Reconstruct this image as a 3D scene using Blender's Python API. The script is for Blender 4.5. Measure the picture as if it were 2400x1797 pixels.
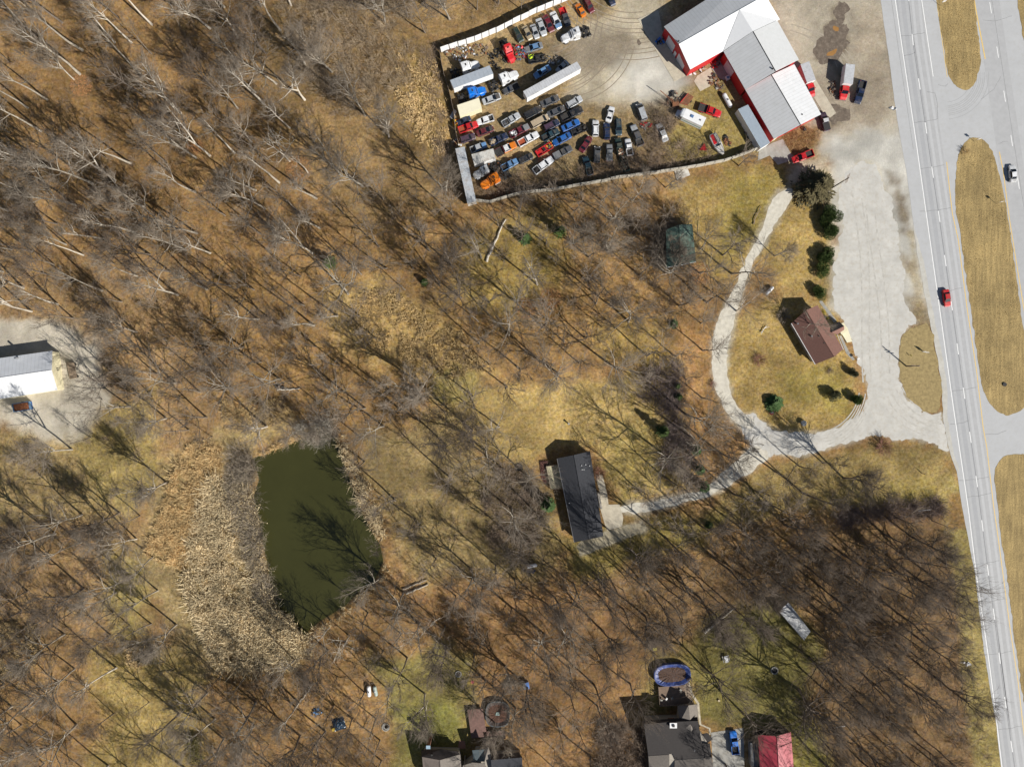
import bpy, bmesh, math, random
import numpy as np
from mathutils import Vector, Matrix
from mathutils.geometry import tessellate_polygon

for o in list(bpy.data.objects): bpy.data.objects.remove(o)
SC = bpy.context.scene
COL = SC.collection
R = math.radians

# ------------------------------------------------------------------ camera, sky, sun, exposure
ALT = 190.0            # drone height in metres
PXM = 8.6              # survey units (photo pixels) per metre on the ground
cam_d = bpy.data.cameras.new('camera'); cam = bpy.data.objects.new('camera', cam_d); COL.objects.link(cam)
cam.location = (0, 0, ALT); cam.rotation_euler = (0, 0, 0)
cam_d.sensor_width = 36; cam_d.lens = 36*ALT/(2400/PXM); cam_d.clip_end = 5000; cam_d.clip_start = 1
SC.camera = cam
SUN_EL, SUN_AZ = 36.0, 130.0       # sun stands in the lower right (azimuth clockwise from +Y)
w = bpy.data.worlds.new('World'); SC.world = w; w.use_nodes = True
nt = w.node_tree; nt.nodes.clear()
sky = nt.nodes.new('ShaderNodeTexSky'); sky.sky_type = 'NISHITA'; sky.sun_disc = False
sky.sun_elevation = R(SUN_EL); sky.sun_rotation = R(SUN_AZ); sky.air_density = 1.0; sky.dust_density = 0.6
bg = nt.nodes.new('ShaderNodeBackground'); bg.inputs['Strength'].default_value = 0.05
wo = nt.nodes.new('ShaderNodeOutputWorld')
nt.links.new(sky.outputs[0], bg.inputs[0]); nt.links.new(bg.outputs[0], wo.inputs[0])
sd = bpy.data.lights.new('sun', 'SUN'); sd.energy = 5.0; sd.angle = R(0.5); sd.color = (1.0, 0.955, 0.88)
sun = bpy.data.objects.new('sun', sd); COL.objects.link(sun)
sv = Vector((math.sin(R(SUN_AZ))*math.cos(R(SUN_EL)), math.cos(R(SUN_AZ))*math.cos(R(SUN_EL)), math.sin(R(SUN_EL))))
sun.rotation_euler = sv.to_track_quat('Z', 'Y').to_euler(); sun.location = (60, -60, 120)
SC.view_settings.view_transform = 'Standard'; SC.view_settings.look = 'None'
SC.view_settings.gamma = 1; SC.view_settings.exposure = 0.28; SC.view_settings.use_curve_mapping = False

# ------------------------------------------------------------------ helpers
def P(px, py, h=0.0):
    "survey point seen at (px,py) on something h metres above the ground -> world metres"
    k = (ALT-h)/ALT
    return Vector(((px-1200)/PXM*k, (898.5-py)/PXM*k, h))
def V2(px, py, h=0.0): p = P(px, py, h); return (p.x, p.y)
def fr(ox, oy, s): return lambda x, y: (ox+x/s, oy+y/s)
Z1 = fr(1000, 0, 4.416); Z2 = fr(1000, 200, 5.52); Z3 = fr(1250, 200, 5.52); Z4 = fr(1480, 0, 4.14)
A1 = fr(1900, 0, 3.312); A2 = fr(1700, 400, 4.14); A3 = fr(1600, 700, 3.312); A4 = fr(1150, 850, 3.313)
B1 = fr(900, 1400, 4.17); B2 = fr(1350, 1400, 4.022); B3 = fr(0, 600, 3.312); B4 = fr(500, 950, 2.76)
C3 = fr(500, 550, 3.16); C4 = fr(1100, 450, 3.403); OV = fr(0, 0, 1/1.085)
E5 = fr(700, 1550, 5.53)

def tag(o, label=None, cat=None, group=None, kind=None):
    if label: o['label'] = label
    if cat: o['category'] = cat
    if group: o['group'] = group
    if kind: o['kind'] = kind
    return o
def empty(name, loc, rz=0.0, label=None, cat=None, group=None):
    o = bpy.data.objects.new(name, None); COL.objects.link(o); o.location = loc
    o.rotation_euler = (0, 0, rz); o.empty_display_size = 0.5
    return tag(o, label, cat, group)
def link(name, me, m=None, parent=None, slot_obj=False):
    o = bpy.data.objects.new(name, me); COL.objects.link(o)
    if m is not None:
        if slot_obj:
            if not me.materials: me.materials.append(None)
            o.material_slots[0].link = 'OBJECT'; o.material_slots[0].material = m
        elif not me.materials: me.materials.append(m)
    if parent: o.parent = parent
    return o
def copy_tree(o, parent=None):
    c = o.copy(); COL.objects.link(c)
    if parent is not None: c.parent = parent
    for ch in list(o.children): copy_tree(ch, c)
    return c
class MB:
    "collects shapes into one mesh"
    def __init__(s): s.v = []; s.f = []
    def add(s, vs, fs):
        n = len(s.v); s.v += [tuple(v) for v in vs]; s.f += [tuple(i+n for i in f) for f in fs]; return s
    def box(s, x0, x1, y0, y1, z0, z1, M=None):
        vs = [Vector(p) for p in ((x0,y0,z0),(x1,y0,z0),(x1,y1,z0),(x0,y1,z0),(x0,y0,z1),(x1,y0,z1),(x1,y1,z1),(x0,y1,z1))]
        if M is not None: vs = [M @ v for v in vs]
        return s.add(vs, [(0,3,2,1),(4,5,6,7),(0,1,5,4),(1,2,6,5),(2,3,7,6),(3,0,4,7)])
    def tube(s, pts, rad, n=6, cap=True):
        pts = [Vector(p) for p in pts]; rings = []
        if not hasattr(rad, '__len__'): rad = [rad]*len(pts)
        base = len(s.v)
        for i, p in enumerate(pts):
            d = (pts[min(i+1, len(pts)-1)]-pts[max(i-1, 0)]).normalized()
            a = d.cross(Vector((0,0,1)) if abs(d.z) < .9 else Vector((1,0,0))).normalized(); b = d.cross(a)
            for k in range(n):
                t = 2*math.pi*k/n; s.v.append(tuple(p+(a*math.cos(t)+b*math.sin(t))*rad[i]))
        for i in range(len(pts)-1):
            for k in range(n):
                k2 = (k+1) % n; s.f.append((base+i*n+k, base+i*n+k2, base+(i+1)*n+k2, base+(i+1)*n+k))
        if cap:
            s.f.append(tuple(base+k for k in range(n))[::-1]); s.f.append(tuple(base+(len(pts)-1)*n+k for k in range(n)))
        return s
    def cyl(s, c, r, z0, z1, n=16, r2=None):
        r2 = r if r2 is None else r2; b = len(s.v)
        for z, q in ((z0, r), (z1, r2)):
            for k in range(n): s.v.append((c[0]+q*math.cos(2*math.pi*k/n), c[1]+q*math.sin(2*math.pi*k/n), z))
        for k in range(n): s.f.append((b+k, b+(k+1) % n, b+n+(k+1) % n, b+n+k))
        s.f.append(tuple(b+k for k in range(n))[::-1]); s.f.append(tuple(b+n+k for k in range(n)))
        return s
    def poly(s, pts): n = len(s.v); s.v += [tuple(p) for p in pts]; s.f.append(tuple(range(n, n+len(pts)))); return s
    def mesh(s, name):
        me = bpy.data.meshes.new(name); me.from_pydata(s.v, [], s.f); me.update(); return me
    def build(s, name, m=None, parent=None, **k): return link(name, s.mesh(name), m, parent, **k)
def prism(mb, pts, z0, z1):
    "solid with outline pts (world xy, ccw or cw) between z0 and z1 (numbers)"
    n = len(pts); b = len(mb.v)
    a = sum(pts[i][0]*pts[(i+1) % n][1]-pts[(i+1) % n][0]*pts[i][1] for i in range(n))
    if a < 0: pts = pts[::-1]
    mb.v += [(p[0], p[1], z0) for p in pts]+[(p[0], p[1], z1) for p in pts]
    tri = tessellate_polygon([[Vector((p[0], p[1], 0)) for p in pts]])
    for t in tri:
        mb.f.append(tuple(b+n+i for i in t)); mb.f.append(tuple(b+i for i in t[::-1]))
    for i in range(n): j = (i+1) % n; mb.f.append((b+i, b+j, b+n+j, b+n+i))
    return mb
def tri_mesh(name, v, t):
    me = bpy.data.meshes.new(name); v = np.asarray(v, np.float32); t = np.asarray(t, np.int32)
    me.vertices.add(len(v)); me.vertices.foreach_set('co', v.ravel())
    me.loops.add(len(t)*3); me.loops.foreach_set('vertex_index', t.ravel())
    me.polygons.add(len(t)); me.polygons.foreach_set('loop_start', np.arange(0, len(t)*3, 3, dtype=np.int32))
    me.update(calc_edges=True); return me

# ---- value noise + polygon distance in numpy
_r = np.random.RandomState(5); _tab = _r.rand(256, 256)
def vnoise(x, y, s):
    x = np.asarray(x)/s+1000.3; y = np.asarray(y)/s+1000.7
    xi = np.floor(x).astype(int); yi = np.floor(y).astype(int); fx = x-xi; fy = y-yi
    fx = fx*fx*(3-2*fx); fy = fy*fy*(3-2*fy)
    g = lambda i, j: _tab[(xi+i) & 255, (yi+j) & 255]
    return (g(0,0)*(1-fx)+g(1,0)*fx)*(1-fy)+(g(0,1)*(1-fx)+g(1,1)*fx)*fy
def fnoise(x, y, s): return (vnoise(x, y, s)*.5+vnoise(x+31, y+17, s/2.1)*.28+vnoise(x+71, y-17, s/4.3)*.15+vnoise(x-11, y+57, s/8.7)*.07)
def sdf(x, y, poly):
    "signed distance, positive inside"
    x = np.asarray(x, float); y = np.asarray(y, float); n = len(poly)
    d = np.full(x.shape, 1e18); ins = np.zeros(x.shape, bool)
    for i in range(n):
        ax, ay = poly[i]; bx, by = poly[(i+1) % n]; ex, ey = bx-ax, by-ay
        wx, wy = x-ax, y-ay; t = np.clip((wx*ex+wy*ey)/(ex*ex+ey*ey+1e-12), 0, 1)
        dx, dy = wx-ex*t, wy-ey*t; d = np.minimum(d, dx*dx+dy*dy)
        c = ((ay > y) != (by > y)); s_ = ex*(y-ay)-ey*(x-ax)
        ins ^= c & (np.where(by > ay, s_ < 0, s_ > 0) if False else ((x < ex*(y-ay)/(ey if abs(ey) > 1e-9 else 1e-9)+ax)))
    d = np.sqrt(d); return np.where(ins, d, -d)
def sm(x, a, b): t = np.clip((x-a)/(b-a), 0, 1); return t*t*(3-2*t)
def poly_of(f, pts, h=0): return [V2(*f(*p), h) for p in pts]
def PX(pts, h=0): return [V2(p[0], p[1], h) for p in pts]

# ------------------------------------------------------------------ materials
MATS = {}
def mat(name, col, rough=.8, metal=0.0, var=.12, scale=1.5, bump=0.0, bscale=8.0, spec=.5, dirt=None, dirt_amt=.0, rnd=0.0, coat=0.0):
    if name in MATS: return MATS[name]
    m = bpy.data.materials.new(name); m.use_nodes = True; t = m.node_tree; N = t.nodes; L = t.links
    b = N['Principled BSDF']; b.inputs['Roughness'].default_value = rough; b.inputs['Metallic'].default_value = metal
    b.inputs['Specular IOR Level'].default_value = spec; b.inputs['Coat Weight'].default_value = coat
    g = N.new('ShaderNodeNewGeometry')
    n1 = N.new('ShaderNodeTexNoise'); n1.inputs['Scale'].default_value = scale; n1.inputs['Detail'].default_value = 6; n1.inputs['Roughness'].default_value = .65
    L.new(g.outputs['Position'], n1.inputs['Vector'])
    mr = N.new('ShaderNodeMapRange'); mr.inputs['From Min'].default_value = .3; mr.inputs['From Max'].default_value = .7
    mr.inputs['To Min'].default_value = 1-var; mr.inputs['To Max'].default_value = 1+var; L.new(n1.outputs['Fac'], mr.inputs['Value'])
    val = mr.outputs[0]
    if rnd:
        oi = N.new('ShaderNodeObjectInfo'); m2 = N.new('ShaderNodeMapRange'); m2.inputs['To Min'].default_value = 1-rnd; m2.inputs['To Max'].default_value = 1+rnd
        L.new(oi.outputs['Random'], m2.inputs['Value']); mu = N.new('ShaderNodeMath'); mu.operation = 'MULTIPLY'
        L.new(val, mu.inputs[0]); L.new(m2.outputs[0], mu.inputs[1]); val = mu.outputs[0]
    mx = N.new('ShaderNodeVectorMath'); mx.operation = 'SCALE'; mx.inputs[0].default_value = col[:3]; L.new(val, mx.inputs['Scale'])
    out = mx.outputs[0]
    if dirt:
        n2 = N.new('ShaderNodeTexNoise'); n2.inputs['Scale'].default_value = .9; n2.inputs['Detail'].default_value = 8; n2.inputs['Roughness'].default_value = .7
        L.new(g.outputs['Position'], n2.inputs['Vector'])
        r2 = N.new('ShaderNodeMapRange'); r2.inputs['From Min'].default_value = .48; r2.inputs['From Max'].default_value = .68; r2.inputs['To Max'].default_value = dirt_amt
        L.new(n2.outputs['Fac'], r2.inputs['Value']); mm = N.new('ShaderNodeMix'); mm.data_type = 'RGBA'
        L.new(r2.outputs[0], mm.inputs['Factor']); L.new(out, mm.inputs['A']); mm.inputs['B'].default_value = (*dirt, 1); out = mm.outputs['Result']
    L.new(out, b.inputs['Base Color'])
    if bump:
        n3 = N.new('ShaderNodeTexNoise'); n3.inputs['Scale'].default_value = bscale; n3.inputs['Detail'].default_value = 4
        L.new(g.outputs['Position'], n3.inputs['Vector']); bp = N.new('ShaderNodeBump'); bp.inputs['Strength'].default_value = bump; bp.inputs['Distance'].default_value = .1
        L.new(n3.outputs['Fac'], bp.inputs['Height']); L.new(bp.outputs[0], b.inputs['Normal'])
    MATS[name] = m; return m
PAINT = dict(white=(.74,.75,.76), cream=(.78,.72,.55), silver=(.42,.44,.46), grey=(.2,.21,.22), dgrey=(.07,.075,.085), black=(.022,.024,.03), navy=(.012,.025,.07),
    blue=(.02,.11,.36), bblue=(.0,.16,.62), lblue=(.12,.25,.45), teal=(.02,.05,.07), green=(.02,.04,.035), maroon=(.13,.012,.025), red=(.55,.012,.02),
    orange=(.75,.2,.01), rust=(.4,.08,.03), gold=(.38,.31,.2), purple=(.07,.04,.07), tan=(.45,.36,.25))
def paint(c): return mat('paint_'+c, PAINT[c], rough=.42, metal=.1, var=.12, scale=2.2, dirt=(.2,.16,.11), dirt_amt=.5, rnd=.14)
M_glass = mat('window_glass', (.008,.012,.018), rough=.12, var=.1, spec=.3)
M_tyre = mat('tyre_rubber', (.016,.016,.016), rough=.9)
M_rim = mat('steel_rim', (.35,.35,.36), rough=.4, metal=.6)
M_dark = mat('dark_grime', (.035,.033,.032), rough=.8, var=.5, scale=4)
M_chrome = mat('bright_trim', (.5,.5,.5), rough=.3, metal=.8)
M_head = mat('headlight_lens', (.7,.7,.68), rough=.1)
M_tail = mat('taillight_lens', (.35,.01,.01), rough=.2)
M_rust = mat('rusty_steel', (.22,.09,.04), rough=.85, var=.4, scale=3, dirt=(.08,.05,.04), dirt_amt=.6)
M_conc = mat('concrete', (.5,.45,.35), rough=.9, var=.12, scale=.8, dirt=(.3,.25,.19), dirt_amt=.5)
M_conc_grey = mat('grey_concrete', (.34,.33,.3), rough=.9, var=.15, scale=.8, dirt=(.22,.19,.14), dirt_amt=.5)
M_wood = mat('weathered_wood', (.26,.2,.15), rough=.9, var=.3, scale=3)
M_white = mat('white_metal_paint', (.78,.78,.78), rough=.55, var=.04, dirt=(.5,.47,.42), dirt_amt=.25)
def ribbed(name, col, ang, sp=.9, dirt=(.55,.55,.53), amt=.3):
    m = mat(name, col, rough=.5, var=.05, scale=.5, dirt=dirt, dirt_amt=amt); t = m.node_tree; N = t.nodes; L = t.links; b = N['Principled BSDF']
    g = N.new('ShaderNodeNewGeometry'); mp = N.new('ShaderNodeMapping'); mp.vector_type = 'POINT'; mp.inputs['Rotation'].default_value = (0, 0, -R(ang)); L.new(g.outputs['Position'], mp.inputs[0])
    wv = N.new('ShaderNodeTexWave'); wv.wave_type = 'BANDS'; wv.bands_direction = 'X'; wv.wave_profile = 'SAW'; wv.inputs['Scale'].default_value = .314/sp; L.new(mp.outputs[0], wv.inputs['Vector'])
    r_ = N.new('ShaderNodeMapRange'); r_.inputs['From Min'].default_value = .0; r_.inputs['From Max'].default_value = .18; r_.inputs['To Min'].default_value = .8; r_.inputs['To Max'].default_value = 1.0; L.new(wv.outputs['Fac'], r_.inputs['Value'])
    src = b.inputs['Base Color'].links[0].from_socket; s_ = N.new('ShaderNodeVectorMath'); s_.operation = 'SCALE'; L.new(src, s_.inputs[0]); L.new(r_.outputs[0], s_.inputs['Scale']); L.new(s_.outputs[0], b.inputs['Base Color'])
    return m
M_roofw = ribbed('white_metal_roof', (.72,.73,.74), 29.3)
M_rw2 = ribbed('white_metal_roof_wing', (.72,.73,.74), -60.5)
M_rg1 = ribbed('white_roof_shade_north', (.54,.555,.57), 29.3, dirt=(.44,.44,.43), amt=.4)  # north slope faces away from the sun: white roofing greyed to paint its shade
M_rg2 = ribbed('white_roof_shade_wing', (.5,.51,.52), -60.5, dirt=(.42,.42,.41), amt=.45)  # west slopes of the wings, shade likewise put into the grey
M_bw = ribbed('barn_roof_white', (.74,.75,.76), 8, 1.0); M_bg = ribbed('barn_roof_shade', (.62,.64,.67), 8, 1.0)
M_roofg = mat('galvanised_roof', (.56,.575,.59), rough=.5, var=.04, dirt=(.46,.46,.45), dirt_amt=.4)
M_redwall = mat('red_metal_siding', (.5,.018,.022), rough=.55, var=.08)
M_trailer = mat('trailer_roof', (.5,.51,.53), rough=.5, var=.1, dirt=(.28,.27,.25), dirt_amt=.45)
M_rustw = mat('rust_streaked_white', (.55,.54,.5), rough=.6, var=.12, scale=.7, dirt=(.26,.15,.08), dirt_amt=.65)
M_scrap = mat('scrap_metal', (.12,.11,.1), rough=.6, metal=.4, var=.8, scale=5, rnd=.3)

# bark, twigs, leaves
M_bark = mat('bark', (.37,.33,.27), rough=.95, var=.3, scale=1.2, rnd=.25)
M_twig = mat('twigs', (.215,.178,.138), rough=.95, var=.25, scale=.5, rnd=.25)
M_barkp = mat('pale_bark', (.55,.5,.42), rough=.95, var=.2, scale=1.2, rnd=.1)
M_barkd = mat('dark_shaded_bark', (.16,.13,.105), rough=.95, var=.3, scale=1.2, rnd=.25)  # dark-limbed trees, and painted shade on the lower-right ones
M_twigd = mat('dark_shaded_twigs', (.125,.098,.075), rough=.95, var=.25, scale=.5, rnd=.2)
M_brush = mat('brush_twigs', (.22,.165,.12), rough=.95, var=.35, scale=.25)
M_reed = mat('dry_reed', (.64,.52,.32), rough=.95, var=.35, scale=.3)
M_straw = mat('dry_grass_blades', (.5,.36,.18), rough=.95, var=.3, scale=.3)
M_ever = mat('evergreen_foliage', (.07,.11,.022), rough=.8, var=.45, scale=1.5, rnd=.2)
M_cedar = mat('cedar_foliage', (.07,.13,.035), rough=.8, var=.4, scale=1.5, rnd=.2)
M_bronze = mat('bronze_evergreen_foliage', (.12,.1,.045), rough=.85, var=.5, scale=1.0)
M_greyg = mat('grey_green_foliage', (.12,.12,.06), rough=.85, var=.4, scale=1.5)
# ------------------------------------------------------------------ the ground
LEAF = (.28,.176,.084); LEAFD = (.205,.133,.07); TANG = (.35,.252,.105); OLIVE = (.28,.212,.092); GREEN = (.16,.15,.05); PALE = (.47,.43,.34); SOIL = (.28,.21,.12)
STRAW = (.41,.3,.13); GRAVEL = (.52,.5,.44); MUD = (.1,.075,.05)
# (outline, colour, edge softness m, edge wander m, strength)
ZONES = [
 (OV, [(-40,560),(420,560),(470,940),(430,1000),(350,1100),(300,1190),(380,1400),(180,1420),(-40,1400)], (.3,.2,.105), 8, 8, .8),
 (OV, [(600,-40),(1300,-40),(1240,10),(950,105),(985,430),(800,520),(650,380),(560,150)], (.25,.17,.085), 6, 8, .9),
 (OV, [(860,90),(950,130),(985,230),(940,330),(860,240)], (.42,.3,.13), 5, 6, .8),
 (OV, [(1250,1250),(1540,1200),(1640,1180),(2090,1110),(2190,1720),(1700,1720),(1560,1330),(1300,1500)], LEAFD, 4, 6, .9),
 (OV, [(830,1240),(1250,1230),(1420,1420),(1340,1700),(1100,1700),(1000,1420)], (.25,.15,.075), 6, 8, .7),
 (OV, [(430,590),(1010,480),(1470,540),(1460,780),(940,800),(820,870),(480,900)], (.33,.21,.095), 5, 8, .6),
 (OV, [(700,640),(820,600),(960,680),(1050,800),(960,830),(850,800),(740,740)], (.41,.29,.13), 4, 5, .9),
 (OV, [(1090,470),(1200,460),(1230,600),(1130,680),(980,640),(990,520)], (.33,.25,.09), 4, 5, .7),
 (OV, [(1290,700),(1420,690),(1430,790),(1300,780)], (.33,.25,.09), 4, 5, .5),
 (OV, [(925,800),(1000,785),(1060,860),(980,880),(930,850)], (.3,.24,.1), 2, 3, .9),
 (OV, [(1440,395),(1690,350),(1800,365),(1810,640),(1740,650),(1700,640),(1640,570),(1560,620),(1500,560),(1470,470)], TANG, 3, 4, .95),
 (OV, [(1580,380),(1680,370),(1650,500),(1560,560)], (.3,.24,.08), 3, 4, .7),
 (OV, [(1470,700),(1530,690),(1530,900),(1640,930),(1600,1000),(1510,1050),(1490,900)], (.36,.215,.1), 2, 3, .8),
 (OV, [(1570,700),(1690,640),(1800,640),(1850,820),(1860,910),(1760,945),(1650,935),(1560,850)], TANG, 2, 3, .95),
 (OV, [(1680,810),(1780,780),(1850,830),(1840,910),(1700,870)], (.31,.245,.085), 3, 4, .8),
 (OV, [(1840,975),(1910,950),(2040,970),(2085,1085),(1960,1090),(1700,1110),(1560,1130),(1500,1130),(1640,1010)], OLIVE, 2, 3, .9),
 (OV, [(1900,1040),(2010,1030),(2040,1080),(1920,1080)], (.34,.265,.1), 3, 3, .8),
 (OV, [(960,900),(1050,850),(1460,790),(1490,1040),(1340,1095),(1290,960),(1190,960),(1130,1010),(1060,990)], STRAW, 2, 3, .95),
 (OV, [(1290,960),(1400,900),(1470,1000),(1340,1090)], (.33,.255,.1), 3, 4, .7),
 (OV, [(780,930),(960,900),(1060,1000),(1190,1060),(1230,1180),(1180,1250),(900,1250),(845,1180),(800,1050)], (.27,.205,.1), 4, 5, .9),
 (OV, [(1190,1150),(1560,1110),(1540,1170),(1250,1250)], (.27,.22,.08), 3, 4, .8),
 (OV, [(470,930),(630,880),(650,920),(540,960)], (.42,.32,.16), 3, 4, .9),
 (OV, [(-40,940),(130,900),(270,920),(340,1010),(270,1110),(160,1130),(-40,1130)], (.37,.275,.135), 3, 5, .9),
 (OV, [(150,900),(330,850),(350,1010),(280,1110),(180,1050)], (.32,.25,.1), 3, 4, .7),
 (OV, [(230,1200),(330,1190),(330,1400),(240,1400)], (.3,.25,.1), 4, 6, .7),
 (OV, [(190,1400),(430,1370),(450,1560),(410,1720),(120,1720),(230,1560)], (.33,.25,.105), 4, 6, .85),
 (OV, [(370,980),(470,950),(540,960),(560,1120),(580,1210),(630,1340),(660,1400),(640,1450),(450,1450),(370,1390),(300,1190),(340,1090)], (.33,.25,.13), 3, 4, .95),
 (OV, [(790,1430),(940,1400),(1020,1430),(1010,1560),(980,1720),(860,1720),(840,1500)], (.21,.18,.07), 3, 5, .9),
 (OV, [(870,1540),(960,1510),(1000,1560),(960,1620),(880,1620)], (.17,.17,.05), 3, 3, .7),
 (OV, [(1480,1420),(1540,1330),(1700,1300),(1790,1400),(1740,1500),(1750,1600),(1600,1580),(1510,1560),(1490,1500)], (.17,.15,.055), 3, 4, .92),
 (OV, [(1410,1410),(1520,1400),(1500,1520),(1380,1560),(1390,1480)], (.26,.21,.08), 3, 3, .8),
 (OV, [(1700,1560),(1780,1560),(1800,1720),(1700,1720)], (.3,.27,.08), 3, 3, .8),
 (OV, [(-40,690),(60,680),(130,690),(210,740),(230,860),(190,930),(100,950),(-40,900)], (.52,.475,.39), 2.5, 4, .95),
 (OV, [(950,105),(1240,5),(1260,-40),(1980,-40),(1985,310),(1960,320),(1690,352),(1650,325),(1440,372),(1040,440),(1005,430)], (.3,.22,.12), 1, 2, .97),
 (OV, [(1230,150),(1250,60),(1330,20),(1330,-40),(1430,-40),(1440,60),(1450,130),(1480,180),(1490,210),(1420,225),(1330,240),(1240,220)], (.42,.37,.28), 3, 4, .92),
 (OV, [(1340,130),(1440,110),(1480,180),(1400,215),(1330,190)], (.5,.48,.43), 4, 4, .9),
 (OV, [(1180,95),(1340,60),(1370,110),(1260,160),(1190,140)], (.2,.165,.12), 3, 4, .75),
 (OV, [(1000,430),(1010,330),(1090,390),(1260,380),(1300,320),(1560,330),(1440,372),(1040,440)], (.22,.15,.085), 2, 4, .8),
 (OV, [(1480,200),(1560,170),(1590,240),(1640,325),(1560,345),(1450,365),(1430,300),(1480,260)], (.33,.255,.1), 1.5, 3, .9),
 (OV, [(1640,-40),(1985,-40),(2000,310),(1820,345),(1770,345),(1740,250),(1700,160)], (.4,.355,.28), 2, 3, .97),
 (OV, [(1700,170),(1830,110),(1900,170),(1900,280),(1790,300),(1750,240)], (.31,.26,.2), 3, 7, .7),
 (OV, [(1855,50),(1905,40),(1925,200),(1880,260),(1850,160)], (.33,.27,.2), 4, 7, .6),
 (OV, [(1785,50),(1820,40),(1830,80),(1825,120),(1800,140),(1755,130),(1770,90)], (.13,.1,.07), 1.2, 2.5, .95),
 (OV, [(1783,12),(1800,0),(1830,10),(1815,60),(1790,50)], (.2,.16,.11), 1.2, 2.5, .6),
 (OV, [(1790,125),(1805,112),(1820,108),(1810,128)], (.33,.17,.05), .5, 1, .8),
 (OV, [(1812,60),(1822,62),(1820,76),(1812,74)], (.33,.17,.05), .5, .6, .8),
 (OV, [(1770,225),(1800,215),(1815,265),(1790,290)], (.17,.13,.09), 1.5, 2.5, .7),
 (OV, [(1695,285),(1770,275),(1780,305),(1745,330),(1700,325)], (.26,.16,.075), 1, 2, .9),
 (OV, [(1780,300),(1975,270),(2000,400),(2030,640),(2010,690),(1900,700),(1800,660),(1795,400)], (.47,.455,.41), 3, 3, .96),
 (OV, [(1715,345),(1790,335),(1790,380),(1740,395),(1700,400)], (.42,.36,.27), 1, 2, .9),
 (OV, [(1915,370),(1950,385),(1963,430),(1968,490),(1950,500),(1925,440)], (.19,.15,.1), 1.3, 2.5, .85),
 (OV, [(1962,500),(1975,500),(2005,700),(1975,690)], (.33,.27,.17), 1.3, 2.5, .7),
 (OV, [(1938,540),(1970,560),(1975,590),(1945,580)], (.25,.2,.13), 1.5, 2.5, .7),
 (OV, [(1950,640),(1990,640),(2010,700),(1960,705)], (.33,.25,.14), 2, 2.5, .8),
 (OV, [(2050,985),(2100,1110),(2180,1720),(2110,1720),(2060,1250),(2040,1100)], (.3,.24,.1), 1.5, 1.5, .95),
 (OV, [(2050,1060),(2085,1075),(2085,1140),(2050,1140)], (.25,.15,.07), 1, 2, .8),
 (OV, [(2170,-60),(2600,-60),(2700,1720),(2300,1720)], (.42,.31,.13), 2, 2, 1),
 (OV, [(1050,1120),(1180,1100),(1190,1200),(1050,1220)], (.25,.19,.09), 4, 4, .6),
]
ROAD_L = [(2050,-100),(2064,0),(2081,121),(2099,257),(2113,341),(2124,400),(2139,509),(2155,617),(2180,748),(2206,871),(2210,930),(2211,985),(2228,1067),(2242,1104),(2255,1188),(2267,1249),(2285,1344),(2306,1524),(2335,1704),(2346,1797),(2362,1900)]
LOT = [(1990,400),(2010,375),(2055,385),(2072,430),(2090,480),(2102,540),(2106,600),(2118,650),(2115,700),(2135,740),(2152,756),(2128,769),(2110,785),(2103,821),(2104,869),(2110,905),(2131,938),(2158,960),(2180,969),(2212,962),(2225,1058),
       (2200,1044),(2143,1029),(2095,1032),(2053,1020),(1993,1038),(1941,1052),(1880,1068),(1811,1068),(1775,1060),(1740,1010),(1715,978),(1766,968),(1790,992),(1811,1010),(1872,1014),(1932,1011),(1995,987),(2023,963),(2033,935),(2026,893),(2014,845),(1995,800),(1985,760),(1961,738),(1951,690),(1956,617),(1970,569),(1973,516),(1968,460),(1972,425)]
TRACK = [(1826,448),(1806,477),(1792,521),(1775,560),(1758,591),(1745,617),(1725,665),(1700,712),(1684,748),(1671,790),(1667,836),(1672,893),(1687,941),(1706,972),(1727,993),(1760,1012),(1775,985),(1745,972),(1728,955),(1716,925),(1707,893),(1703,836),(1716,766),(1735,705),(1752,650),(1775,600),(1792,574),(1806,545),(1835,501),(1862,452),(1850,440)]
DRIVE = [(1760,1040),(1740,1068),(1703,1101),(1660,1139),(1633,1153),(1573,1164),(1512,1179),(1465,1182),(1445,1190),(1440,1200),(1500,1203),(1573,1185),(1620,1174),(1657,1167),(1706,1138),(1763,1104),(1815,1064)]
DRIVE2 = [(1506,1222),(1460,1234),(1416,1246),(1349,1275),(1361,1303),(1400,1288),(1452,1266),(1521,1243)]
POND = [(583,1077),(620,1062),(659,1048),(696,1030),(725,1019),(768,1004),(786,1030),(801,1070),(819,1120),(833,1157),(851,1204),(870,1243),(891,1276),(899,1316),(877,1363),(837,1392),(808,1421),(754,1454),(725,1475),(712,1492),(692,1472),(678,1443),(649,1432),(634,1385),(623,1312),(612,1269),(605,1218),(591,1167),(605,1124),(598,1100)]
pond_poly = PX(POND)
XS = np.concatenate([np.array([-900,-500,-300,-200,-170]), np.arange(-150, 150.1, .62), np.array([170,200,300,500,900])])
YS = np.concatenate([np.array([-900,-500,-300,-200,-140]), np.arange(-118, 112.1, .62), np.array([130,180,300,500,900])])
gx, gy = np.meshgrid(XS, YS); X = gx.ravel(); Y = gy.ravel()
colr = np.tile(np.array(LEAF), (len(X), 1))
wob = (fnoise(X, Y, 9)-.5)*2.6; wob2 = (fnoise(X+300, Y-80, 2.5)-.5)*2.6
def paint_zone(poly, c, soft, wand, st):
    global colr
    xs = [p[0] for p in poly]; ys = [p[1] for p in poly]; mg = soft+wand+3
    s = (X > min(xs)-mg) & (X < max(xs)+mg) & (Y > min(ys)-mg) & (Y < max(ys)+mg)
    d = sdf(X[s], Y[s], poly)+wob[s]*wand*.6+wob2[s]*min(wand, 3)*.5
    a = (sm(d, -soft, soft)*st)[:, None]; colr[s] = colr[s]*(1-a)+np.array(c)*a
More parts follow.
